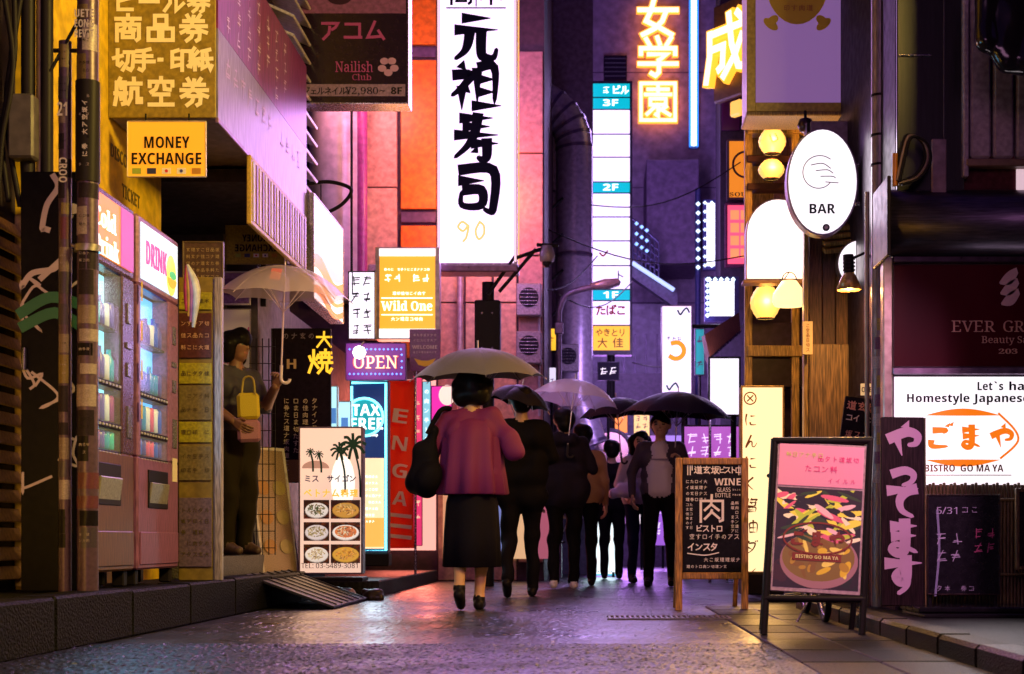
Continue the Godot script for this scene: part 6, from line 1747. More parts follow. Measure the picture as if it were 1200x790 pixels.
	lantern("ribbed paper lantern below the arched white sign", at(897, 355, 11.8), 0.12, 0.24, 0.95, 0.12)
	marks(cur, "curl", [[Vector2(-0.03, 0.02), Vector2(-0.01, -0.03), Vector2(0.03, -0.01), Vector2(0.01, 0.03)]], 0.012, Vector3(0, 0, 0.118), blk)
	# lit vertical sign
	var gs := sign_box("vertical_lightbox", "tall yellow white lightbox with vertical brown kana beside the menu board", [868, 452, 919, 672], 11.4, 0.16, glow(1.0, 0.74, 0.38, 0.95), paint(0.4, 0.25, 0.06, 0.4), 0.014, "", 4.0, Color(1.0, 0.74, 0.38))
	var brn := paint(0.2, 0.07, 0.01, 0.5, 0, "")
	kana(gs, "lettering", "にんにく醤油ダレ", ln(gs, 17), on(gs, 880, 492), brn, 0.075, true, 1.47, true)
	var cr := []
	for i in 12: cr.append(Vector2(cos(i * 0.57), sin(i * 0.57)) * ln(gs, 7))
	marks(gs, "crest", [cr, [Vector2(-0.02, 0.02), Vector2(0.02, -0.02)], [Vector2(-0.02, -0.02), Vector2(0.02, 0.02)]], 0.01, on(gs, 879, 467), brn)
	box(gs, "foot", Vector3(0.32, 0.16, 0.2), Vector3(0, -0.775, -0.08), blk, 0.01)
	# arched sign and its hanging lamp
	var ar := thing("arched_sign", "blank white lit sign with an arched top under the oval BAR sign", "sign", at(912, 328, 10.9))
	var wa := 0.455
	var ap := PackedVector2Array([Vector2(-wa / 2, 0), Vector2(wa / 2, 0)])
	for i in 17: ap.append(Vector2(cos(PI * i / 16.0) * wa / 2, 0.33 + sin(PI * i / 16.0) * 0.25))
	var hot := glow(1.0, 0.93, 1.0, 0.84)
	put(ar, "housing", slab_mesh(ap, 0.12), paint(0.3, 0.2, 0.2, 0.4), Vector3(0, 0, -0.004))
	var ai := PackedVector2Array()
	for v in ap: ai.append((v - Vector2(0, 0.28)) * 0.965 + Vector2(0, 0.28))
	put(ar, "face", slab_mesh(ai, 0.004), hot, Vector3(0, 0, 0.002))
	lamp_area(ar, 0.4, 0.46, Vector3(0, 0.27, 0.03), Vector3(0, 180, 0), Color(1, 0.93, 0.97), 0.5)
	box(ar, "shelf_bracket", Vector3(0.5, 0.025, 0.14), Vector3(0, -0.013, -0.05), paint(0.1, 0.05, 0.04, 0.5), 0.004)
	rod(ar, "bracket", Vector3(0.2, 0.1, -0.1), Vector3(0.2, 0.1, -1.9), 0.015, blk)
	for k in 1:
		var hl := thing("hanging_lamp", "glowing bell shaped hanging lamp under the arched sign", "lamp", at(925, 344, 10.4))
		put(hl, "lamp_shade", lathe_mesh([Vector2(0.02, 0.09), Vector2(0.05, 0.085), Vector2(0.11, 0.0), Vector2(0.118, -0.05), Vector2(0.1, -0.085), Vector2(0.0, -0.09)], 20), glow(1.0, 0.66, 0.26, 1.5))
		var lp := []
		for i in 9: lp.append(Vector3(cos(PI * i / 8.0) * 0.05, 0.085 + sin(PI * i / 8.0) * 0.06, 0))
		tube(hl, "lamp_loop", lp, 0.004, blk, 5)
		lamp_omni(hl, Vector3(0, -0.03, 0), Color(1.0, 0.7, 0.3), 1.1, 0.08)
		rod(hl, "cord", Vector3(0, 0.145, 0), Vector3(0, 0.145, -0.5), 0.004, blk, 5)
	# framed box sign, violet face
	var vb := sign_box("framed_box_sign", "large yellow framed box sign with a violet face and yellow cartoon-like emblem", [875, -80, 1003, 131], 10.3, 0.34, glow(0.3, 0.15, 0.42, 0.42), paint(0.5, 0.36, 0.05, 0.4, 0.1, "grime", 2.0), 0.06)
	tag(vb, "large yellow framed box sign with a plain violet face, top right", "sign")
	var ye := paint(0.62, 0.42, 0.02, 0.5, 0, "")
	put(vb, "emblem", slab_mesh(ellipse(ln(vb, 37), ln(vb, 50)), 0.003), ye, on(vb, 934, -21, 0.009))
	for s in [-1, 1]:
		put(vb, "emblem", slab_mesh(ellipse(ln(vb, 10), ln(vb, 5)), 0.003), ye, on(vb, 934 + s * 31, 29, 0.0125), Vector3(0, 0, s * 38))
		put(vb, "emblem", slab_mesh(ellipse(ln(vb, 8), ln(vb, 5)), 0.003), ye, on(vb, 934 + s * 29, 25, 0.016), Vector3(0, 0, -s * 40))
	small_print(vb, "lettering", ln(vb, 36), ln(vb, 9), 1, 4, on(vb, 935, 10, 0.0125), paint(0.42, 0.18, 0.02, 0.5, 0, ""), 401, 0.2)
	box(vb, "bottom_lip", Vector3(0.74, 0.03, 0.36), Vector3(0, -0.62, -0.16), honey, 0.006)
	rod(vb, "bracket", Vector3(0.3, 0.2, -0.2), Vector3(0.3, 0.2, -2.4), 0.03, blk)
	var sp := thing("spot_lamp", "small dark ball shaped spot lamp beneath the framed box sign", "lamp", at(944, 147, 10.2))
	put(sp, "housing", lathe_mesh([Vector2(0, 0.055), Vector2(0.04, 0.04), Vector2(0.055, 0), Vector2(0.04, -0.04), Vector2(0, -0.055)], 14), paint(0.06, 0.03, 0.05, 0.25, 0.5))
	rod(sp, "stem", Vector3(0, 0.05, 0), Vector3(0, 0.1, -0.02), 0.01, blk, 6)
	# oval BAR sign
	var ba := thing("oval_bar_sign", "white lit oval BAR sign with dark rim and faint swirl emblem", "sign", at(964, 213, 9.5))
	ba.set_meta("cx", 964.0); ba.set_meta("cy", 213.0); ba.set_meta("d", 9.5)
	put(ba, "rim", slab_mesh(ellipse(0.222, 0.333, 40), 0.1), paint(0.16, 0.08, 0.2, 0.35), Vector3(0, 0, -0.004))
	put(ba, "face", slab_mesh(ellipse(0.211, 0.322, 40), 0.004), glow(1.0, 0.93, 1.0, 0.84), Vector3(0, 0, 0.002))
	latin(ba, "lettering", "BAR", ln(ba, 11), on(ba, 963, 245, 0.004), paint(0.01, 0.01, 0.02, 0.5, 0, ""), ln(ba, 30))
	var sw := []
	var s1 := []
	for i in 14: s1.append(Vector2(cos(0.9 + i * 0.36), sin(0.9 + i * 0.36)) * ln(ba, 21 - i * 0.3))
	sw.append(s1)
	for k in 4: sw.append([Vector2(-0.05 + 0.03 * k, 0.05 - 0.035 * k), Vector2(0.02 + 0.03 * k, 0.06 - 0.04 * k), Vector2(0.07 + 0.015 * k, 0.03 - 0.03 * k)])
	marks(ba, "emblem", sw, 0.006, on(ba, 960, 203, 0.003), paint(0.5, 0.46, 0.5, 0.5, 0, ""))
	put(ba, "knob", slab_mesh(ellipse(0.022, 0.022, 16), 0.01), paint(0.02, 0.02, 0.03, 0.3, 0.3), on(ba, 968, 267, 0.012))
	put(ba, "knob_cap", slab_mesh(ellipse(0.012, 0.012, 14), 0.004), paint(0.6, 0.55, 0.6, 0.3, 0.3), on(ba, 968, 267, 0.0165))
	lamp_area(ba, 0.36, 0.56, Vector3(0, 0, 0.03), Vector3(0, 180, 0), Color(1, 0.93, 1.0), 0.55)
	for y in [0.12, -0.12]: rod(ba, "bracket", Vector3(0.15, y, -0.06), Vector3(0.36, y, -0.06), 0.014, alu, 8)

	# ---- timber wall by the bar
	var wd := thing("timber_wall", "dark brown board wall with a paler plywood panel", "wall", Vector3(1.62, 0.07, -10.0))
	span(wd, "backing", Vector3(-0.22, 0, -0.2), Vector3(0.32, 3.12, -0.06), blk)
	var boards := [paint(0.19, 0.095, 0.05, 0.6, 0, "wood", 1.2), paint(0.14, 0.06, 0.045, 0.6, 0, "wood", 1.4), paint(0.23, 0.11, 0.055, 0.6, 0, "wood", 1.1)]
	for i in 6: span(wd, "plank", Vector3(-0.21 + i * 0.087, 0, -0.06), Vector3(-0.127 + i * 0.087, 2.5, -0.012 - 0.004 * (i % 2)), boards[i % 3], 0.004)
	span(wd, "plywood_panel", Vector3(-0.215, 0.62, -0.008), Vector3(0.085, 1.66, 0.02), paint(0.42, 0.25, 0.09, 0.5, 0, "wood", 0.8), 0.004)
	span(wd, "corner_strip", Vector3(-0.25, 0, -0.06), Vector3(-0.222, 2.9, 0.03), honey, 0.003)
	span(wd, "upper_panel", Vector3(-0.2, 2.52, -0.055), Vector3(0.1, 3.12, -0.02), paint(0.2, 0.12, 0.22, 0.5, 0, "grime", 2.0), 0.004)
	for i in 4: box(wd, "shingle", Vector3(0.3, 0.03, 0.12), Vector3(0.02, 2.42 - 0.05 * i, 0.02 + 0.02 * i), honey, 0.004, Vector3(18, 0, 6))
	var sg := sign_box("small_yellow_plate", "small cream plate with vertical lettering on the timber corner", [940, 376, 953, 416], 9.85, 0.02, paint(0.7, 0.55, 0.3, 0.5, 0, ""), honey, 0.004)
	small_print(sg, "lettering", ln(sg, 8), ln(sg, 34), 6, 1, Vector3(0, 0, 0.0095), brn, 311, 0.2)
	var rw := thing("round_sign", "blank round white lit sign half hidden by the clamp lamp", "sign", at(1009, 309, 9.7))
	put(rw, "rim", slab_mesh(ellipse(0.15, 0.155, 32), 0.08), paint(0.1, 0.06, 0.05, 0.4), Vector3(0, 0, -0.004))
	put(rw, "face", slab_mesh(ellipse(0.142, 0.147, 32), 0.004), hot, Vector3(0, 0, 0.002))
	lamp_area(rw, 0.22, 0.22, Vector3(0, 0, 0.03), Vector3(0, 180, 0), Color(1, 0.92, 0.95), 0.08)
	rod(rw, "bracket", Vector3(0, 0, -0.08), Vector3(0, 0, -0.25), 0.015, blk)
	var cl := thing("clamp_lamp", "black clamp lamp with a glowing cone shade on the steel post", "lamp", at(995, 330, 9.2))
	put(cl, "lamp_shade", lathe_mesh([Vector2(0.03, 0.05), Vector2(0.045, 0.03), Vector2(0.078, -0.05), Vector2(0.07, -0.052), Vector2(0.035, 0.02)], 18), paint(0.5, 0.3, 0.12, 0.3, 0.3))
	put(cl, "bulb", lathe_mesh([Vector2(0, 0.0), Vector2(0.04, -0.02), Vector2(0.05, -0.04), Vector2(0, -0.055)], 12), glow(1.0, 0.75, 0.4, 2.0))
	rod(cl, "socket", Vector3(0, 0.05, 0), Vector3(-0.005, 0.16, 0), 0.032, blk, 12)
	for i in 4: rod(cl, "cooling_fin", Vector3(0, 0.065 + i * 0.022, 0), Vector3(0, 0.072 + i * 0.022, 0), 0.037, blk, 12)
	tube(cl, "clamp_arm", [Vector3(0, 0.13, 0), Vector3(0.09, 0.17, 0), Vector3(0.16, 0.13, 0.02)], 0.009, blk, 6)
	lamp_omni(cl, Vector3(0, -0.04, 0), Color(1.0, 0.7, 0.34), 0.9, 0.04)
	# steel post with stickers
	var ps := thing("steel_post", "pale steel conduit post with tape bands before the timber wall", "post", Vector3(at(1031, 0, 8.9).x, 0.07, -8.9))
	rod(ps, "tube", Vector3.ZERO, Vector3(0, 4.2, 0), 0.05, paint(0.5, 0.38, 0.45, 0.4, 0.35, "streak", 2.0), 16)
	rod(ps, "conduit", Vector3(-0.075, 0, 0.01), Vector3(-0.075, 2.4, 0.01), 0.014, paint(0.5, 0.4, 0.3, 0.4, 0.2), 8)
	for q in [2.55, 2.72, 2.95]: rod(ps, "band", Vector3(0, q, 0), Vector3(0, q + 0.014, 0), 0.054, blk, 16)
	for i in 9: sticker(ps, Vector3(0, 0.75 + i * 0.11, 0), 0.0515, -0.4 + 0.3 * (i % 3), 1.4, 0.07, [paint(0.55, 0.42, 0.5, 0.5, 0, "grime", 8.0), paint(0.2, 0.06, 0.2, 0.5, 0, "grime", 8.0), paint(0.55, 0.4, 0.1, 0.5, 0, "grime", 8.0)][i % 3])
	box(ps, "bracket", Vector3(0.05, 0.16, 0.07), Vector3(0.03, 1.98, 0.03), paint(0.2, 0.06, 0.1, 0.4), 0.006)
	var oc := sign_box("open_tag", "little orange OPEN tag pinned to the plywood by the post", [1008, 449, 1028, 464], 9.1, 0.01, glow(1.0, 0.6, 0.25, 0.5), honey, 0.003)
	latin(oc, "lettering", "OPEN", ln(oc, 6), on(oc, 1018, 457), brn, ln(oc, 17))
	rod(oc, "pin", Vector3(0, 0, 0), Vector3(0, 0, -0.9), 0.004, blk, 5)
	var bpst := sign_box("black_menu_poster", "black poster with orange brush lettering leaning behind the kana board", [986, 466, 1030, 528], 8.95, 0.015, paint(0.014, 0.01, 0.014, 0.4, 0, "grime", 2.0), blk, 0.004)
	bpst.rotation_degrees.z = -8
	kana(bpst, "lettering", "道玄坂", ln(bpst, 11), on(bpst, 995, 477), paint(0.75, 0.32, 0.2, 0.5, 0, ""), 0.13, false, 1.1)
	kana(bpst, "lettering", "コイマン", ln(bpst, 8), on(bpst, 994, 491), paint(0.8, 0.6, 0.5, 0.5, 0, ""), 0.14, false, 1.1)
	small_print(bpst, "lettering", ln(bpst, 30), ln(bpst, 14), 1, 3, on(bpst, 1006, 510), paint(0.75, 0.3, 0.2, 0.5, 0, ""), 321, 0.12)
	rod(bpst, "strut", Vector3(0, 0, -0.02), Vector3(0, -0.42, -0.02), 0.01, blk, 6)
	rod(bpst, "strut", Vector3(0, -0.42, -0.02), Vector3(0, -1.15, -0.02), 0.012, blk, 6)

	# ---- bistro front
	var d := 8.3
	var r1 := thing("bistro_building", "bistro front with steel shutter roll, at the right edge", "building", Vector3(1.6, 0.07, -8.34))
	span(r1, "wall", Vector3(0.06, 0, -0.1), Vector3(4.0, 7, -3.0), paint(0.02, 0.012, 0.022, 0.6))
	var o1 := r1.position
	put(r1, "shutter_roll", lathe_mesh([Vector2(0, -1.3), Vector2(0.178, -1.3), Vector2(0.178, 1.3), Vector2(0, 1.3)], 28), paint(0.2, 0.16, 0.24, 0.34, 0.9, "streak", 1.6), at(1036, 262, 8.28) - o1 + Vector3(1.3, 0, 0), Vector3(0, 0, 90))
	box(r1, "roll_bracket", Vector3(0.02, 0.42, 0.42), at(1036, 262, 8.28) - o1 + Vector3(-0.012, 0, 0), paint(0.03, 0.02, 0.035, 0.5), 0.006)
	span(r1, "door_jamb", at(1034, 582, d) - o1 - Vector3(0, 0, 0.06), at(1045, 302, d) - o1 + Vector3(0, 0, 0.03), paint(0.5, 0.4, 0.35, 0.35, 0.5), 0.006)
	span(r1, "lintel", at(1045, 440, d) - o1 - Vector3(0, 0, 0.06), at(1240, 431, d) - o1 + Vector3(0, 0, 0.035), paint(0.3, 0.22, 0.34, 0.35, 0.6), 0.006)
	span(r1, "lintel", at(1045, 309, d) - o1 - Vector3(0, 0, 0.06), at(1240, 301, d) - o1 + Vector3(0, 0, 0.035), paint(0.1, 0.06, 0.1, 0.35, 0.6), 0.006)
	# window of the beauty salon
	var eg := sign_box("salon_window", "dark red glass salon sign with rose gold serif lettering", [1046, 309, 1240, 431], d, 0.05, paint(0.07, 0.002, 0.008, 0.35, 0, ""), paint(0.1, 0.05, 0.06, 0.4, 0.3), 0.008)
	var red := paint(0.07, 0.002, 0.008, 0.35, 0, "")
	red.metallic_specular = 0.22
	var rose := paint(0.75, 0.42, 0.3, 0.4, 0.2, "")
	latin(eg, "lettering", "EVER", ln(eg, 13), on(eg, 1140, 383), rose, ln(eg, 51), "Droid Serif", false)
	latin(eg, "lettering", "GREEN", ln(eg, 13), on(eg, 1206, 383), rose, ln(eg, 62), "Droid Serif", false)
	latin(eg, "lettering", "Beauty Salon", ln(eg, 8), on(eg, 1186, 398.5), rose, ln(eg, 72), "Droid Serif", false)
	latin(eg, "lettering", "203", ln(eg, 6), on(eg, 1181, 412), rose, ln(eg, 22), "Droid Serif", true)
	for k in 3:
		var p := PackedVector2Array()
		for i in 9: p.append(Vector2(-0.055 + 0.012 * k + 0.014 * i, 0.012 + 0.014 * sin(i * 0.4) + 0.006 * i - 0.0 * k))
		for i in 9: p.append(Vector2(0.057 + 0.012 * k - 0.014 * i, 0.026 - 0.03 * sin((8 - i) * 0.4) - 0.006 * i * 0.5))
		put(eg, "emblem", slab_mesh(p, 0.003), paint(0.75, 0.5, 0.5, 0.4, 0.1, ""), on(eg, 1183 - k * 1.5, 330 + k * 13, 0.009), Vector3(0, 0, 18))
	# white lit bistro sign
	var bs := sign_box("bistro_sign", "wide white lit bistro sign with orange kana inside a fish outline", [1046, 440, 1240, 570], d, 0.08, glow(1.0, 0.93, 0.99, 0.84), paint(0.3, 0.22, 0.3, 0.4, 0.3), 0.008, "", 3.5, Color(1.0, 0.94, 0.97))
	var ink := paint(0.02, 0.02, 0.03, 0.5, 0, "")
	latin(bs, "lettering", "Let`s", ln(bs, 9.5), on(bs, 1160, 453), ink, ln(bs, 30))
	latin(bs, "lettering", "have", ln(bs, 9.5), on(bs, 1200, 453), ink, ln(bs, 36))
	latin(bs, "lettering", "Homestyle", ln(bs, 9.5), on(bs, 1099, 467), ink, ln(bs, 73))
	latin(bs, "lettering", "Japanese", ln(bs, 9.5), on(bs, 1174, 467), ink, ln(bs, 66))
	var ora := glow(0.85, 0.17, 0.005, 0.8)
	kana(bs, "lettering", "ごまや", ln(bs, 31), on(bs, 1101, 512), ora, 0.15, false, 1.16, true)
	for s in [-1, 1]:
		var p := PackedVector2Array()
		for i in 13: p.append(Vector2((-44 + 88 * i / 12.0), s * 8.0 * sin(PI * i / 12.0)))
		for i in 13: p.append(Vector2((44 - 88 * i / 12.0), -s * 0.4 * sin(PI * i / 12.0)))
		var q := PackedVector2Array()
		for v in p: q.append(v * d / F)
		put(bs, "fish_arc", slab_mesh(q, 0.003), ora, on(bs, 1128, 513 - s * 26, 0.009))
	marks(bs, "fish_tail", [[Vector2(-0.05, 0.12), Vector2(0.03, 0.04), Vector2(0.055, -0.015), Vector2(0.03, -0.06), Vector2(-0.04, -0.12)]], 0.012, on(bs, 1181, 511, 0.009), ora)
	latin(bs, "lettering", "BISTRO  GO MA YA", ln(bs, 8), on(bs, 1129, 549), paint(0.3, 0.1, 0.02, 0.5, 0, ""), ln(bs, 92), "Droid Sans", true)
	box(bs, "rule", Vector3(ln(bs, 110), ln(bs, 1), 0.002), on(bs, 1130, 557, 0.007), paint(0.5, 0.3, 0.2, 0.5, 0, ""))
	# bamboo screen and chalkboards
	var bam := thing("bamboo_screen", "low bamboo cane screen below the white bistro sign", "screen", at(1083, 700, 8.22))
	bam.position.y = 0.07
	var cane := [paint(0.36, 0.22, 0.08, 0.45, 0, "wood", 2.0), paint(0.3, 0.17, 0.07, 0.45, 0, "wood", 2.2)]
	for i in 34: rod(bam, "cane", Vector3(0.012 + i * 0.019, 0.02, 0), Vector3(0.012 + i * 0.019, 0.68 + 0.006 * (i % 3), 0), 0.0088, cane[i % 2], 7)
	for y in [0.2, 0.6]: rod(bam, "cross_cane", Vector3(0, y, 0.018), Vector3(0.66, y, 0.018), 0.009, cane[0], 7)
	var cb := sign_box("chalkboard", "black chalkboard with pale and pink chalk scrawl below the white sign", [1086, 586, 1172, 704], 8.0, 0.02, paint(0.012, 0.01, 0.016, 0.3, 0, "grime", 2.0), paint(0.05, 0.03, 0.03, 0.5), 0.008)
	var chalk := paint(0.5, 0.45, 0.62, 0.8, 0, "")
	latin(cb, "lettering", "5/31", ln(cb, 8), on(cb, 1110, 605), chalk, ln(cb, 24), "Droid Sans", false, 0.002)
	small_print(cb, "lettering", ln(cb, 22), ln(cb, 10), 1, 2, on(cb, 1136, 604), chalk, 330, 0.1)
	small_print(cb, "lettering", ln(cb, 34), ln(cb, 40), 2, 2, on(cb, 1112, 648), chalk, 331, 0.06)
	small_print(cb, "lettering", ln(cb, 30), ln(cb, 34), 2, 2, on(cb, 1154, 640), paint(0.6, 0.1, 0.25, 0.8, 0, ""), 332, 0.1)
	small_print(cb, "lettering", ln(cb, 56), ln(cb, 8), 1, 6, on(cb, 1124, 696), chalk, 333, 0.08, 0.2)
	marks(cb, "chalk_smear", [[Vector2(0, 0.2), Vector2(0.01, 0.0), Vector2(-0.01, -0.24)]], 0.012, on(cb, 1098, 650), paint(0.25, 0.25, 0.4, 0.8, 0, ""))
	for s in [0, 1]: rod(cb, "leg", Vector3(-0.17 + s * 0.34, -0.26, -0.02), Vector3(-0.17 + s * 0.34, -0.34, -0.02), 0.012, blk, 6)
	cb.position.y = maxf(cb.position.y, 0.43)
	var cb2 := sign_box("chalkboard", "second dark menu board with pink chalk cut off by the picture's right edge", [1190, 572, 1260, 668], 8.0, 0.02, paint(0.012, 0.01, 0.012, 0.3, 0, "grime", 2.0), cane[0], 0.02)
	small_print(cb2, "lettering", ln(cb2, 50), ln(cb2, 70), 4, 4, Vector3(0, 0, 0.0095), paint(0.7, 0.35, 0.5, 0.8, 0, ""), 335, 0.12)
	rod(cb2, "leg", Vector3(0, -0.2, -0.02), Vector3(0, -0.34, -0.02), 0.012, blk, 6)
	# black timber steps, wet
	var stp := thing("timber_step", "wet black timber step in front of the bistro chalkboards", "step", Vector3(2.05, 0.07, -7.75))
	var wet := paint(0.02, 0.017, 0.022, 0.18, 0, "wood", 1.0)
	span(stp, "riser", Vector3(-0.42, 0, -0.35), Vector3(1.6, 0.02, 0.2), wet, 0.004)
	for i in 3: span(stp, "tread_board", Vector3(-0.43, 0.022, -0.36 + i * 0.16), Vector3(1.62, 0.05, -0.206 + i * 0.16), wet, 0.006)
	# long board やってます
	var yb := thing("kana_board", "tall dark board with mauve brush kana leaning before the bistro", "signboard", at(1058, 704, 7.95))
	yb.position.y = 0.11
	yb.rotation_degrees = Vector3(-4, 0, -0.6)
	box(yb, "board", Vector3(0.228, 0.985, 0.025), Vector3(0, 0.495, 0), paint(0.035, 0.016, 0.022, 0.45, 0, "wood", 1.0), 0.004)
	var mauve := paint(0.5, 0.3, 0.5, 0.6, 0, "")
	for i in 5: kana(yb, "lettering", "やってます"[i], [0.2, 0.17, 0.2, 0.21, 0.22][i], Vector3(0.0, [0.865, 0.69, 0.545, 0.36, 0.165][i], 0.0135), mauve, 0.17, false, 1.0, true)
	rod(yb, "prop", Vector3(0, 0.9, -0.02), Vector3(0, 0.02, -0.18), 0.012, blk, 6)
	rod(yb, "edge_cane", Vector3(0.117, 0.0, 0.012), Vector3(0.117, 0.985, 0.012), 0.004, cane[0], 6)
	# A-frame with the food poster
	var af := thing("poster_a_frame", "black A-frame stand with a pink topped noodle bowl poster", "signboard", Vector3(1.03, 0.01, -7.2))
	af.rotation_degrees = Vector3(0, -4, 0)
	var fr := paint(0.012, 0.01, 0.012, 0.35, 0, "")
	var face_n := Node3D.new()
	var tilt := -9.0
	var up := Vector3(0, cos(deg_to_rad(9.0)), -sin(deg_to_rad(9.0)))
	var fp := func(x: float, y: float, z: float) -> Vector3: return Vector3(x + y * 0.06, 0, 0) + up * y + Vector3(0, sin(deg_to_rad(9.0)), cos(deg_to_rad(9.0))) * z
	face_n.free()
	for s in [-1, 1]:
		rod(af, "leg", fp.call(s * 0.228, 0.0, 0), fp.call(s * 0.228, 0.94, 0), 0.017, fr, 8)
		rod(af, "rear_leg", Vector3(s * 0.22 + 0.0, 0.0, -0.42), fp.call(s * 0.22, 0.9, -0.02), 0.015, fr, 8)
	for y in [0.17, 0.93]: rod(af, "rail", fp.call(-0.235, y, 0), fp.call(0.235, y, 0), 0.018, fr, 8)
	var holder := box(af, "panel", Vector3(0.42, 0.72, 0.016), fp.call(0, 0.555, 0.0), paint(0.5, 0.35, 0.45, 0.4, 0, "grime", 3.0), 0.003, Vector3(tilt, 0, -3.4))
	var ph := 0.5
	box(holder, "header_print", Vector3(0.4, 0.2, 0.003), Vector3(0, 0.25, 0.0095), paint(0.78, 0.3, 0.52, 0.35, 0, ""))
	var im := Image.create(240, 300, false, Image.FORMAT_RGB8)
	im.fill(Color(0.1, 0.05, 0.03))
	var g := RandomNumberGenerator.new()
	g.seed = 77
	for i in 60: blot(im, Vector2(g.randf() * 240, g.randf() * 300), g.randf_range(14, 40), g.randf_range(8, 16), g.randf() * 3.1, [Color(0.06, 0.05, 0.03), Color(0.2, 0.08, 0.05), Color(0.05, 0.1, 0.03), Color(0.12, 0.06, 0.06)][g.randi() % 4])
	blot(im, Vector2(126, 215), 110, 84, 0.0, Color(0.62, 0.45, 0.5))
	blot(im, Vector2(124, 205), 102, 72, 0.0, Color(0.5, 0.4, 0.12))
	for i in 26: blot(im, Vector2(124 + g.randf_range(-80, 80), 205 + g.randf_range(-45, 45)), g.randf_range(10, 26), g.randf_range(5, 12), g.randf() * 3.1, [Color(0.88, 0.75, 0.1), Color(0.7, 0.55, 0.08), Color(0.5, 0.36, 0.05), Color(0.95, 0.88, 0.4)][g.randi() % 4])
	for i in 70:
		var q := Vector2(g.randf_range(10, 230), g.randf_range(14, 150))
		blot(im, q, g.randf_range(18, 46), g.randf_range(4, 10), g.randf_range(-0.9, 0.9), [Color(0.97, 0.93, 0.3), Color(0.75, 0.85, 0.2), Color(0.95, 0.78, 0.85), Color(1.0, 0.97, 0.85), Color(0.14, 0.26, 0.05), Color(0.9, 0.4, 0.55), Color(0.05, 0.07, 0.02)][g.randi() % 7])
	put(holder, "food_print", sheet_mesh(0.4, 0.48), lit_print("noodles", im, 0.0), Vector3(0, -0.1, 0.0092))
	var pink := paint(0.75, 0.03, 0.25, 0.5, 0, "")
	small_print(holder, "lettering", 0.2, 0.035, 1, 6, Vector3(0.08, 0.285, 0.0125), pink, 341, 0.16)
	small_print(holder, "lettering", 0.16, 0.04, 1, 4, Vector3(-0.0, 0.235, 0.0125), pink, 342, 0.16)
	small_print(holder, "lettering", 0.18, 0.03, 1, 6, Vector3(-0.08, 0.3, 0.0125), paint(0.6, 0.62, 0.2, 0.5, 0, ""), 343, 0.14)
	small_print(holder, "lettering", 0.14, 0.03, 1, 4, Vector3(0.1, 0.18, 0.0125), pink, 344, 0.14)
	var redb := paint(0.2, 0.02, 0.01, 0.5, 0, "")
	kana(holder, "lettering", "ごまや", 0.078, Vector3(-0.09, -0.1, 0.0115), redb, 0.15, false, 1.15, true)
	var oval := []
	for i in 25: oval.append(Vector2(cos(TAU * i / 24.0) * 0.16, sin(TAU * i / 24.0) * 0.075))
	marks(holder, "logo_outline", [oval], 0.008, Vector3(0.0, -0.1, 0.0112), redb)
	box(holder, "logo_band", Vector3(0.23, 0.035, 0.002), Vector3(0.0, -0.19, 0.0108), redb)
	latin(holder, "lettering", "BISTRO GO MA YA", 0.016, Vector3(0.0, -0.19, 0.0135), paint(0.75, 0.7, 0.3, 0.5, 0, ""), 0.2, "Droid Sans", true, 0.002)
	# chalk menu board
	var mb := thing("menu_chalkboard", "orange wood framed chalk menu board with a large white 肉", "menu board", Vector3(at(834, 0, 9.9).x, 0.0, -9.9))
	tag(mb, "orange wood framed chalk menu board standing on the road, WINE written on it", "menu board")
	mb.rotation_degrees.y = 2
	mb.set_meta("cx", 834.0); mb.set_meta("cy", 634.0); mb.set_meta("d", 9.9)
	var wood := paint(0.8, 0.36, 0.05, 0.45, 0, "wood", 1.4)
	var hb := 0.985
	for s in [-1, 1]:
		span(mb, "post", Vector3(s * 0.213 - 0.022, 0, -0.012), Vector3(s * 0.213 + 0.022, hb, 0.024), wood, 0.005)
		rod(mb, "rear_leg", Vector3(s * 0.2, 0, -0.4), Vector3(s * 0.2, 0.94, -0.03), 0.016, wood, 6)
	for y in [0.225, 0.963]: span(mb, "rail", Vector3(-0.191, y - 0.022, -0.01), Vector3(0.191, y + 0.022, 0.022), wood, 0.005)
	span(mb, "blackboard", Vector3(-0.2, 0.24, -0.01), Vector3(0.2, 0.945, 0.006), paint(0.012, 0.011, 0.014, 0.4, 0, "grime", 3.0))
	var c2 := paint(0.82, 0.74, 0.66, 0.8, 0, "")
	var bd := func(px: float, py: float) -> Vector3: return Vector3((px - 834.0) * 9.9 / F, 0.45 + (634.0 - py) * 9.9 / F, 0.0075)
	kana(mb, "lettering", "道玄坂", ln(mb, 10), bd.call(818, 551), c2, 0.12, false, 1.0)
	kana(mb, "lettering", "ビストロ", ln(mb, 8), bd.call(846, 551), c2, 0.12, false, 0.8)
	for s in [808, 868]: marks(mb, "fork_sketch", [[Vector2(-0.012, 0.03), Vector2(-0.012, -0.03)], [Vector2(0.004, 0.03), Vector2(0.004, -0.03)], [Vector2(0.016, 0.03), Vector2(0.016, 0.0)]], 0.007, bd.call(s, 551), c2, false)
	latin(mb, "lettering", "WINE", ln(mb, 8), bd.call(853, 565), c2, ln(mb, 31), "Droid Sans", true, 0.002)
	latin(mb, "lettering", "GLASS", ln(mb, 5), bd.call(848, 574), c2, ln(mb, 16), "Droid Sans", false, 0.002)
	latin(mb, "lettering", "BOTTLE", ln(mb, 5), bd.call(847, 580.5), c2, ln(mb, 18), "Droid Sans", false, 0.002)
	small_print(mb, "lettering", ln(mb, 10), ln(mb, 12), 2, 4, bd.call(863, 577), c2, 350, 0.18)
	small_print(mb, "lettering", ln(mb, 26), ln(mb, 28), 4, 5, bd.call(816, 575), c2, 351, 0.16)
	kana(mb, "lettering", "肉", ln(mb, 34), bd.call(834, 596), c2, 0.085)
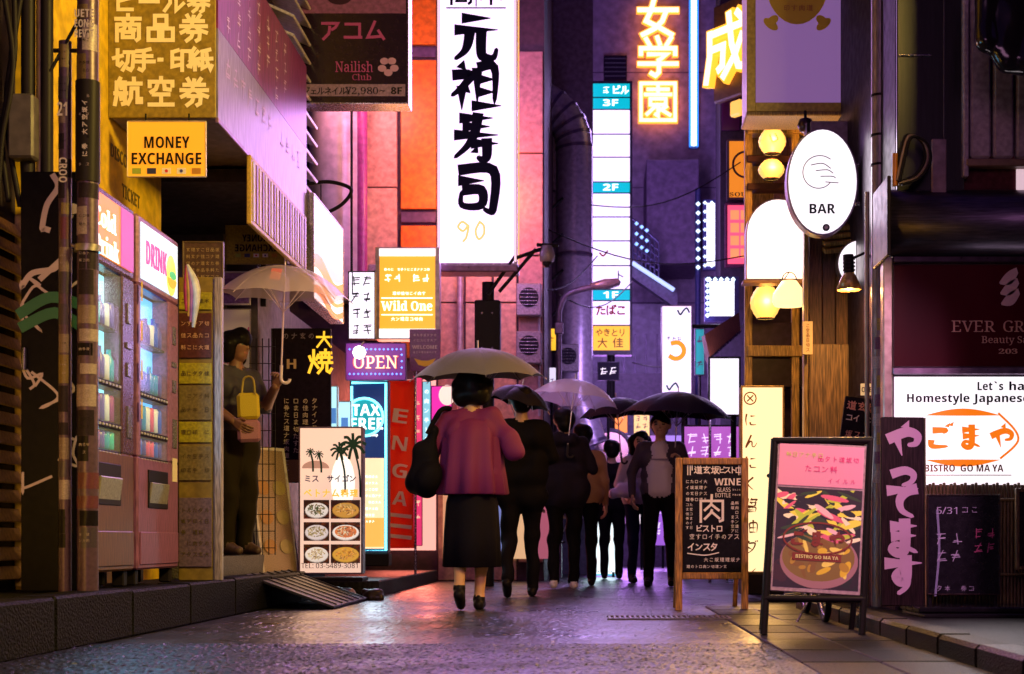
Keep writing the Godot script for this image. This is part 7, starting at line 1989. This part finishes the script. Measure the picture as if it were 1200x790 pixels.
	small_print(mb, "lettering", ln(mb, 9), ln(mb, 32), 6, 2, bd.call(807.5, 605), c2, 352, 0.14)
	small_print(mb, "lettering", ln(mb, 10), ln(mb, 38), 7, 2, bd.call(861, 606), c2, 353, 0.16)
	kana(mb, "lettering", "ビストロ", ln(mb, 8), bd.call(819, 619.5), c2, 0.14)
	small_print(mb, "lettering", ln(mb, 60), ln(mb, 8), 1, 8, bd.call(837, 629), c2, 354, 0.14)
	kana(mb, "lettering", "インスタ", ln(mb, 9), bd.call(810, 641), c2, 0.15)
	marks(mb, "underline", [[Vector2(-0.09, 0), Vector2(0.02, -0.012), Vector2(0.11, 0.004)]], 0.007, bd.call(822, 648.5), c2)
	small_print(mb, "lettering", ln(mb, 44), ln(mb, 7), 1, 7, bd.call(846, 656), c2, 355, 0.15)
	small_print(mb, "lettering", ln(mb, 48), ln(mb, 5), 1, 10, bd.call(828, 664), c2, 356, 0.16)
	# upper right: panels, awning, cable
	var up1 := thing("facade_panel_unit", "three cream ribbed panels high on the bistro building", "cladding", at(1170, 100, 8.2))
	var cream := paint(0.55, 0.45, 0.52, 0.5, 0, "grime", 2.0)
	for i in 3: box(up1, "panel", Vector3(0.108, 0.95, 0.06), Vector3(-0.1 + i * 0.122, 0.08, 0), cream, 0.012)
	box(up1, "edge_panel", Vector3(0.03, 1.05, 0.07), Vector3(-0.18, 0.03, 0), cream, 0.006)
	box(up1, "bottom_trim", Vector3(0.4, 0.04, 0.08), Vector3(0.02, -0.42, 0), paint(0.3, 0.18, 0.12, 0.5), 0.006)
	var aw2 := thing("folded_awning", "wet black folded awning hanging at the top right corner", "awning", at(1184, 40, 7.7))
	var sp2 := []
	for i in 9: sp2.append([Vector3(-0.12 + i * 0.05, 0.28 - 0.02 * i, 0.0), 0.06, Vector3(-0.13 + i * 0.045 + 0.03 * sin(i * 1.7), -0.05 - 0.025 * i, 0.05), 0.055, 1, 0.02])
	sp2.append([Vector3(-0.02, -0.16, 0.05), 0.05, Vector3(0.35, -0.2, 0.05), 0.09, 1, 0.04])
	var am := ArrayMesh.new()
	var wetb := paint(0.012, 0.01, 0.013, 0.16, 0, "")
	net(am, sp2, 0.012, [wetb, wetb, wetb], 0.012, 1.0)
	put(aw2, "fabric", am, null)
	rod(aw2, "arm", Vector3(0.1, 0.2, -0.03), Vector3(0.1, 0.2, -0.62), 0.02, blk, 8)
	var rp := sign_box("brown_panel", "glossy reddish brown panel above the steel shutter roll", [1118, 180, 1240, 226], 8.25, 0.04, paint(0.12, 0.03, 0.04, 0.15, 0, "grime", 2.0), paint(0.1, 0.04, 0.05, 0.4), 0.006)
	box(rp, "pale_plate", Vector3(0.05, 0.2, 0.02), on(rp, 1196, 203, 0.01), glow(1.0, 0.7, 0.8, 0.5), 0.004)  # pale plate whose brightness comes from its own glow
	var dk := thing("dark_recess_panel", "tall black sheet at the dark recess between the post and the cream panels", "panel", at(1090, 110, 8.22))  # near-black sheet fills the dark recess here
	box(dk, "sheet", Vector3(0.36, 1.35, 0.03), Vector3(0, 0.1, 0), paint(0.012, 0.008, 0.016, 0.35, 0.2, "streak", 1.0), 0.006)
	rod(dk, "rail", Vector3(-0.17, 0.2, 0.02), Vector3(0.0, 0.2, 0.02), 0.006, alu, 6)
	rod(dk, "seam", Vector3(0.07, -0.5, 0.02), Vector3(0.07, 0.75, 0.02), 0.005, paint(0.08, 0.06, 0.09, 0.4), 6)
	box(dk, "wall_plate", Vector3(0.08, 0.3, 0.02), Vector3(0.04, -0.4, 0.03), paint(0.4, 0.26, 0.3, 0.5), 0.006)
	var cbl := thing("cable_loop", "coiled loop of yellowish cable hanging above the steel shutter roll", "cable", at(1065, 190, 8.1))
	var cp := []
	for q in [[1050, 214], [1072, 206], [1084, 186], [1080, 166], [1066, 158], [1058, 166], [1048, 210]]: cp.append(at(q[0], q[1], 8.1) - cbl.position)
	for k in 3:
		var c3 := []
		for v in cp: c3.append(v + Vector3(0.012 * k, -0.008 * k, 0.012 * k))
		tube(cbl, "cable", curve_pts(c3, 5), 0.008, [blk, paint(0.3, 0.18, 0.14, 0.4), blk][k], 6)
	rod(cbl, "orange_sleeve", at(1049, 180, 8.1) - cbl.position, at(1049, 218, 8.1) - cbl.position, 0.014, paint(0.7, 0.22, 0.02, 0.4), 8)
	rod(cbl, "wall_hook", Vector3(0, 0.1, 0), Vector3(0, 0.1, -0.14), 0.008, blk, 6)
	# bicycle behind the A-frame
	var bi := thing("bicycle", "black bicycle parked behind the A-frame poster", "bicycle", Vector3(1.27, 0.01, -8.4))
	bi.rotation_degrees = Vector3(0, -2, 4)
	for s in [0, 1]:
		var z: float = -1.0 * s
		var rg := []
		for i in 28: rg.append(Vector3(0, 0.31 + sin(TAU * i / 28.0) * 0.3, z + cos(TAU * i / 28.0) * 0.3))
		var wheel := tube(bi, "wheel", rg, 0.018, blk, 7, true)
		var rr := []
		for v in rg: rr.append(Vector3(0, 0.31 + (v.y - 0.31) * 0.93, z + (v.z - z) * 0.93))
		tube(wheel, "rim", rr, 0.009, alu, 5, true)
		for i in 10: rod(wheel, "spoke", Vector3(0, 0.31, z), Vector3(0, 0.31 + sin(TAU * i / 10.0) * 0.28, z + cos(TAU * i / 10.0) * 0.28), 0.0015, alu, 4)
	tube(bi, "frame", [Vector3(0, 0.31, 0), Vector3(0, 0.28, -0.44), Vector3(0, 0.72, -0.3), Vector3(0, 0.31, 0)], 0.014, blk, 7)
	tube(bi, "frame", [Vector3(0, 0.28, -0.44), Vector3(0, 0.62, -0.8), Vector3(0, 0.72, -0.3)], 0.016, blk, 7)
	tube(bi, "fork", [Vector3(0, 0.31, -1.0), Vector3(0, 0.62, -0.86), Vector3(0, 0.86, -0.78)], 0.014, blk, 7)
	tube(bi, "handlebar", [Vector3(-0.2, 0.84, -0.66), Vector3(-0.12, 0.88, -0.78), Vector3(0.12, 0.88, -0.78), Vector3(0.2, 0.84, -0.66)], 0.012, blk, 7)
	rod(bi, "seat_post", Vector3(0, 0.72, -0.3), Vector3(0, 0.8, -0.27), 0.012, alu, 7)
	box(bi, "saddle", Vector3(0.13, 0.05, 0.22), Vector3(0, 0.82, -0.26), blk, 0.02)
	rod(bi, "crank", Vector3(-0.06, 0.28, -0.44), Vector3(-0.06, 0.14, -0.38), 0.01, alu, 6)
	box(bi, "pedal", Vector3(0.1, 0.03, 0.08), Vector3(-0.13, 0.135, -0.38), blk, 0.006)
	rod(bi, "kickstand", Vector3(0.0, 0.25, -0.05), Vector3(-0.16, 0.0, 0.02), 0.008, alu, 6)

# ---------------------------------------------------------------- the people and what they carry
func crowd() -> void:
	var black := paint(0.008, 0.006, 0.01, 0.8, 0, "cloth", 1.0)
	var navy := paint(0.016, 0.012, 0.028, 0.75, 0, "cloth", 1.0)
	var shoe := paint(0.01, 0.008, 0.01, 0.4, 0, "")
	var steel := paint(0.45, 0.4, 0.45, 0.3, 0.8, "")
	var grip := paint(0.03, 0.025, 0.03, 0.5, 0, "")
	# woman in the plum blouse, walking away
	var w := person("woman in plum blouse and black skirt walking away under grey umbrella", Vector3(-0.79, 0, -10.0), 178, 1.55, {
		"top": paint(0.2, 0.008, 0.11, 0.75, 0, "cloth", 1.0), "bottom": black, "shoe": shoe, "cell": 0.013, "fold": 0.013, "wide": 0.98, "loose": 0.02, "puff": 0.028, "leg_id": 0, "nod": 0.1,
		"skin": paint(0.5, 0.27, 0.13, 0.5, 0, ""),
		"legs": [[Vector3(-0.075, 0.5, 0.07), Vector3(-0.05, 0.088, 0.02)], [Vector3(0.075, 0.47, -0.02), Vector3(0.06, 0.17, -0.24), Vector3(0, -0.12, 0.09)]],
		"arms": [[Vector3(-0.31, 1.14, -0.02), Vector3(-0.2, 1.2, 0.2), Vector3(0.2, 0.9, 0.2), Vector3(-0.8, 0.1, -0.5), Vector3(0.3, 0.2, 1), 1.2], [Vector3(0.3, 1.12, 0.02), Vector3(0.26, 1.2, 0.2), Vector3(-0.3, 0.5, 0.5), Vector3(0.8, 0, 0.2), Vector3(0, 1, 0.3), 1.0]],
		"hair_bones": [[Vector3(0, 1.62, -0.02), 0.112, Vector3(0, 1.63, 0.015), 0.1, 7, 0.03], [Vector3(-0.05, 1.535, -0.035), 0.085, Vector3(0.05, 1.535, -0.035), 0.085, 7, 0.03], [Vector3(-0.09, 1.54, 0.0), 0.05, Vector3(-0.09, 1.6, 0.01), 0.06, 7, 0.03], [Vector3(0.09, 1.54, 0.0), 0.05, Vector3(0.09, 1.6, 0.01), 0.06, 7, 0.03]]})
	drape(w, "blouse", [[1.245, 0.09, 0.065, 0, 0], [1.22, 0.165, 0.115, 0, 0], [1.1, 0.19, 0.15, 0, 0], [0.95, 0.198, 0.175, 0, 0], [0.76, 0.22, 0.2, 0, 0], [0.75, 0.205, 0.185, 0, 0]], paint(0.2, 0.008, 0.11, 0.75, 0, "cloth", 1.0), 11, 0.03)
	drape(w, "skirt", [[0.8, 0.14, 0.12, 0, 0], [0.7, 0.168, 0.155, 0, 0], [0.5, 0.178, 0.185, 0, -0.01], [0.285, 0.182, 0.2, 0, -0.02], [0.28, 0.17, 0.185, 0, -0.02]], black, 7, 0.02)
	umbrella("umbrella", "grey fabric umbrella held over the woman in plum", at(560, 408, 10.12), Vector3(3, 10, 2), 0.445, 0.2, 8, paint(0.2, 0.17, 0.22, 0.6, 0, "cloth", 1.0), steel, grip, 0.5)
	var sb := thing("shoulder_bag", "large black shoulder bag hanging at the plum blouse woman's left side", "bag", Vector3(-1.09, 0.72, -9.97))
	var am := ArrayMesh.new()
	net(am, [[Vector3(0, 0.12, 0), 0.1, Vector3(0, 0.3, 0), 0.075, 1, 0.05], [Vector3(-0.04, 0.12, -0.06), 0.09, Vector3(0.03, 0.14, 0.08), 0.09, 1, 0.05], [Vector3(0.02, 0.3, 0.02), 0.05, Vector3(0.05, 0.44, 0.02), 0.035, 1, 0.06]], 0.012, [black, black, black], 0.012, 2.0)
	put(sb, "bag_body", am, null)
	tube(sb, "strap", curve_pts([Vector3(0.02, 0.42, 0.05), Vector3(0.1, 0.57, 0.04), Vector3(0.16, 0.59, 0), Vector3(0.1, 0.55, -0.06), Vector3(0.02, 0.4, -0.04)], 4), 0.016, black, 7)
	# man in the dark suit
	var suit := paint(0.006, 0.005, 0.008, 0.8, 0, "cloth", 1.0)
	person("person in black suit walking away under a small black umbrella", Vector3(-0.575, 0, -12.3), 180, 1.68, {
		"top": suit, "bottom": suit, "shoe": shoe, "wide": 1.1, "loose": 0.025, "waist": 1, "fold": 0.011,
		"legs": [[Vector3(-0.09, 0.5, 0.06), Vector3(-0.085, 0.09, 0.06)], [Vector3(0.1, 0.47, -0.04), Vector3(0.1, 0.17, -0.3), Vector3(0, -0.13, 0.09)]],
		"extra": [[Vector3(-0.1, 0.82, 0), 0.125, Vector3(0.1, 0.82, 0), 0.125, 1, 0.03]],
		"arms": [[Vector3(-0.26, 1.13, 0.0), Vector3(-0.16, 1.16, 0.24), Vector3(0.1, 0.9, 0.2), Vector3(-0.8, 0, -0.4), Vector3(0.3, 0.2, 1), 1.2], [Vector3(0.25, 1.12, -0.04), Vector3(0.26, 0.86, 0.02)]]})
	umbrella("umbrella", "small black umbrella of the suited man, half behind the grey one", at(612, 452, 12.35), Vector3(6, 20, -12), 0.28, 0.16, 8, paint(0.015, 0.012, 0.017, 0.5, 0, "cloth", 1.0), steel, grip, 0.5)
	# hooded jacket
	person("person in dark hooded jacket walking away under a clear umbrella", Vector3(-0.265, 0, -14.2), 180, 1.66, {
		"top": navy, "bottom": suit, "shoe": paint(0.6, 0.52, 0.58, 0.5, 0, ""), "wide": 1.1, "loose": 0.035, "fold": 0.013,
		"legs": [[Vector3(-0.09, 0.48, 0.04), Vector3(-0.09, 0.09, 0.08)], [Vector3(0.09, 0.48, 0.0), Vector3(0.1, 0.1, -0.1)]],
		"extra": [[Vector3(-0.06, 1.42, -0.09), 0.065, Vector3(0.06, 1.42, -0.09), 0.065, 1, 0.04], [Vector3(-0.09, 0.9, 0), 0.135, Vector3(0.09, 0.9, 0), 0.135, 1, 0.04]],
		"arms": [[Vector3(-0.28, 1.14, 0.0), Vector3(-0.2, 1.18, 0.2), Vector3(0.1, 0.9, 0.2), Vector3(-0.8, 0, -0.4), Vector3(0.3, 0.2, 1), 1.2], [Vector3(0.26, 1.12, -0.04), Vector3(0.25, 0.88, 0.06)]]})
	var clear := glass(0.95, 0.9, 1.0, 0.6, 0.3)
	clear.backlight_enabled = true
	clear.backlight = lin(0.9, 0.85, 1.0)
	umbrella("umbrella", "clear plastic umbrella above the hooded jacket", at(674, 445, 14.1), Vector3(-2, 15, -7), 0.42, 0.2, 8, clear, steel, grip, 0.62)
	# tan coat half hidden
	person("person in tan coat half hidden behind the hooded jacket", Vector3(-0.1, 0, -15.3), 180, 1.6, {
		"top": paint(0.5, 0.25, 0.12, 0.75, 0, "cloth", 1.0), "bottom": suit, "shoe": shoe, "loose": 0.03, "wide": 1.05, "cell": 0.018})
	# man facing the camera
	var man := person("man in open dark jacket and white shirt facing the viewer under black umbrella", Vector3(0.66, 0, -15.0), -8, 1.68, {
		"top": paint(0.05, 0.03, 0.06, 0.7, 0, "cloth", 1.0), "inner": paint(0.72, 0.62, 0.74, 0.7, 0, "cloth", 1.0), "bottom": suit, "shoe": shoe, "wide": 1.12, "loose": 0.0, "fold": 0.003, "cell": 0.011,
		"legs": [[Vector3(-0.1, 0.48, 0.05), Vector3(-0.11, 0.09, 0.08)], [Vector3(0.1, 0.48, 0.0), Vector3(0.11, 0.09, -0.08)]],
		"arms": [[Vector3(-0.29, 1.13, -0.02), Vector3(-0.27, 0.9, 0.1)], [Vector3(0.28, 1.14, 0.0), Vector3(0.2, 1.2, 0.2), Vector3(-0.1, 0.9, 0.2), Vector3(0.8, 0, -0.4), Vector3(-0.3, 0.2, 1), 1.2]]})
	box(man, "shirt_print", Vector3(0.18, 0.012, 0.003), Vector3(0, 1.24, 0.15), paint(0.2, 0.16, 0.25, 0.7, 0, ""))
	umbrella("umbrella", "wide black umbrella held by the man in the white shirt", at(795, 459, 14.9), Vector3(2, 8, -3), 0.55, 0.24, 8, paint(0.02, 0.014, 0.024, 0.45, 0, "cloth", 1.0), steel, grip, 0.62)
	# woman in white behind him
	person("woman in white top and dark jeans beside the man in the white shirt", Vector3(0.5, 0, -16.4), 10, 1.6, {
		"top": paint(0.75, 0.66, 0.72, 0.7, 0, "cloth", 1.0), "bottom": paint(0.012, 0.016, 0.05, 0.8, 0, "cloth", 1.0), "shoe": shoe, "loose": 0.02, "fold": 0.008, "skin": paint(0.55, 0.34, 0.24, 0.5, 0, ""),
		"legs": [[Vector3(-0.09, 0.48, 0.05), Vector3(-0.1, 0.09, 0.05)], [Vector3(0.09, 0.48, 0.0), Vector3(0.1, 0.09, -0.05)]],
		"arms": [[Vector3(-0.25, 1.12, 0.0), Vector3(-0.2, 0.98, 0.2)], [Vector3(0.25, 1.12, -0.02), Vector3(0.2, 1.1, 0.2)]],
		"hair_bones": [[Vector3(0, 1.62, -0.03), 0.103, Vector3(0, 1.635, 0.008), 0.095, 7, 0.03], [Vector3(-0.06, 1.5, -0.05), 0.06, Vector3(-0.06, 1.6, -0.04), 0.08, 7, 0.03], [Vector3(0.06, 1.5, -0.05), 0.06, Vector3(0.06, 1.6, -0.04), 0.08, 7, 0.03]]})
	umbrella("umbrella", "black umbrella behind, left of the wide one", at(722, 466, 16.2), Vector3(2, 0, 5), 0.42, 0.2, 8, paint(0.02, 0.014, 0.024, 0.45, 0, "cloth", 1.0), steel, grip, 0.6)
	var pb := thing("white_carrier_bag", "white carrier bag held beside the woman in white", "bag", at(732, 588, 16.0))
	var bm := ArrayMesh.new()
	var wm := paint(0.72, 0.66, 0.76, 0.4, 0, "")
	net(bm, [[Vector3(-0.12, 0.08, 0), 0.05, Vector3(0.1, 0.1, 0), 0.06, 1, 0.04], [Vector3(-0.03, 0.15, 0), 0.05, Vector3(0.1, 0.18, 0), 0.05, 1, 0.04]], 0.012, [wm, wm, wm], 0.01, 1.0)
	put(pb, "bag_body", bm, null)
	# distant walker
	person("dark clothed walker far back between the crowd and the mirror", Vector3(0.22, 0, -18.0), 180, 1.62, {"top": black, "bottom": suit, "shoe": shoe, "cell": 0.02})
	umbrella("umbrella", "small clear umbrella low behind the tan coat", at(676, 588, 17.6), Vector3(0, 0, -24), 0.3, 0.16, 8, clear, steel, grip, 0.4)
	# person in the shop doorway
	var pz := at(276, 0, 10.75)
	var dw := person("person with short black hair in the shop doorway, patterned top, holding a clear umbrella", Vector3(pz.x, 0.35, pz.z), 52, 1.56, {
		"top": paint(0.07, 0.06, 0.11, 0.7, 0, "stone", 14.0), "bottom": paint(0.025, 0.018, 0.008, 0.75, 0, "cloth", 1.0), "shoe": paint(0.09, 0.05, 0.04, 0.5, 0, ""), "sleeve": 0, "leg_r": 1.35, "fold": 0.01, "look": 0.3,
		"skin": paint(0.2, 0.09, 0.06, 0.5, 0, ""),  # skin and clothes darkened to stand in for the canopy's shade
		"arms": [[Vector3(-0.24, 1.12, 0.02), Vector3(-0.2, 1.0, 0.22)], [Vector3(0.25, 1.14, 0.05), Vector3(0.17, 1.28, 0.26), Vector3(0.0, 0.9, 0.3), Vector3(0.8, 0, -0.3), Vector3(-0.3, 0.2, 1), 1.2]],
		"hair_bones": [[Vector3(0, 1.62, -0.02), 0.108, Vector3(0, 1.635, 0.02), 0.1, 7, 0.03], [Vector3(-0.07, 1.52, -0.03), 0.06, Vector3(-0.07, 1.6, -0.02), 0.07, 7, 0.03], [Vector3(0.07, 1.52, -0.03), 0.06, Vector3(0.07, 1.6, -0.02), 0.07, 7, 0.03], [Vector3(-0.05, 1.655, 0.07), 0.03, Vector3(0.05, 1.655, 0.07), 0.03, 7, 0.02]]})
	var du := umbrella("umbrella", "clear plastic umbrella open in the shop doorway with a pink sticker", at(334, 311, 10.5), Vector3(4, 12, -2), 0.46, 0.22, 8, glass(0.9, 0.7, 0.98, 0.42, 0.31), paint(0.75, 0.6, 0.78, 0.3, 0.2, ""), paint(0.75, 0.62, 0.75, 0.4, 0, ""), 0.7)
	box(du, "sticker", Vector3(0.07, 0.1, 0.003), Vector3(-0.06, -0.09, 0.27), paint(0.85, 0.25, 0.35, 0.5, 0, ""), 0.0, Vector3(-38, -12, 0))
	var tb := thing("tote_bag", "yellow tote bag with a pink lower half on the doorway person's arm", "bag", at(291, 519, 10.5))
	box(tb, "bag_top", Vector3(0.15, 0.18, 0.07), Vector3(0, 0.25, 0), paint(0.75, 0.55, 0.02, 0.6, 0, "cloth", 1.0), 0.02, Vector3(0, 14, 3))
	box(tb, "bag_base", Vector3(0.155, 0.15, 0.075), Vector3(0.004, 0.08, 0), paint(0.5, 0.2, 0.32, 0.6, 0, "cloth", 1.0), 0.02, Vector3(0, 14, 3))
	tube(tb, "bag_strap", curve_pts([Vector3(-0.04, 0.33, 0.02), Vector3(-0.03, 0.44, 0), Vector3(0.03, 0.44, 0), Vector3(0.05, 0.33, 0.02)], 4), 0.008, paint(0.5, 0.36, 0.05, 0.6), 6)

func _ready() -> void:
	rng.seed = 11
	setting()
	print("setting")
	left_side()
	centre_left()
	far_end()
	right_side()
	print("signs")
	crowd()
	# what is written or printed on a face belongs to that face
	for t in get_children():
		for base in ["face", "board", "blackboard"]:
			var f := t.get_node_or_null(base) as Node3D
			if f == null: continue
			for q in t.get_children():
				for k in ["lettering", "emblem", "rule", "crest", "flag", "petal", "wave", "stripe", "price_band", "logo", "dish_photo", "food", "palm", "fish", "orange_ring", "corner_mark", "bottle_print", "leaf_print", "chalk", "fork", "underline", "picture"]:
					if String(q.name).begins_with(k):
						nest(q, f)
						break
	print("people")
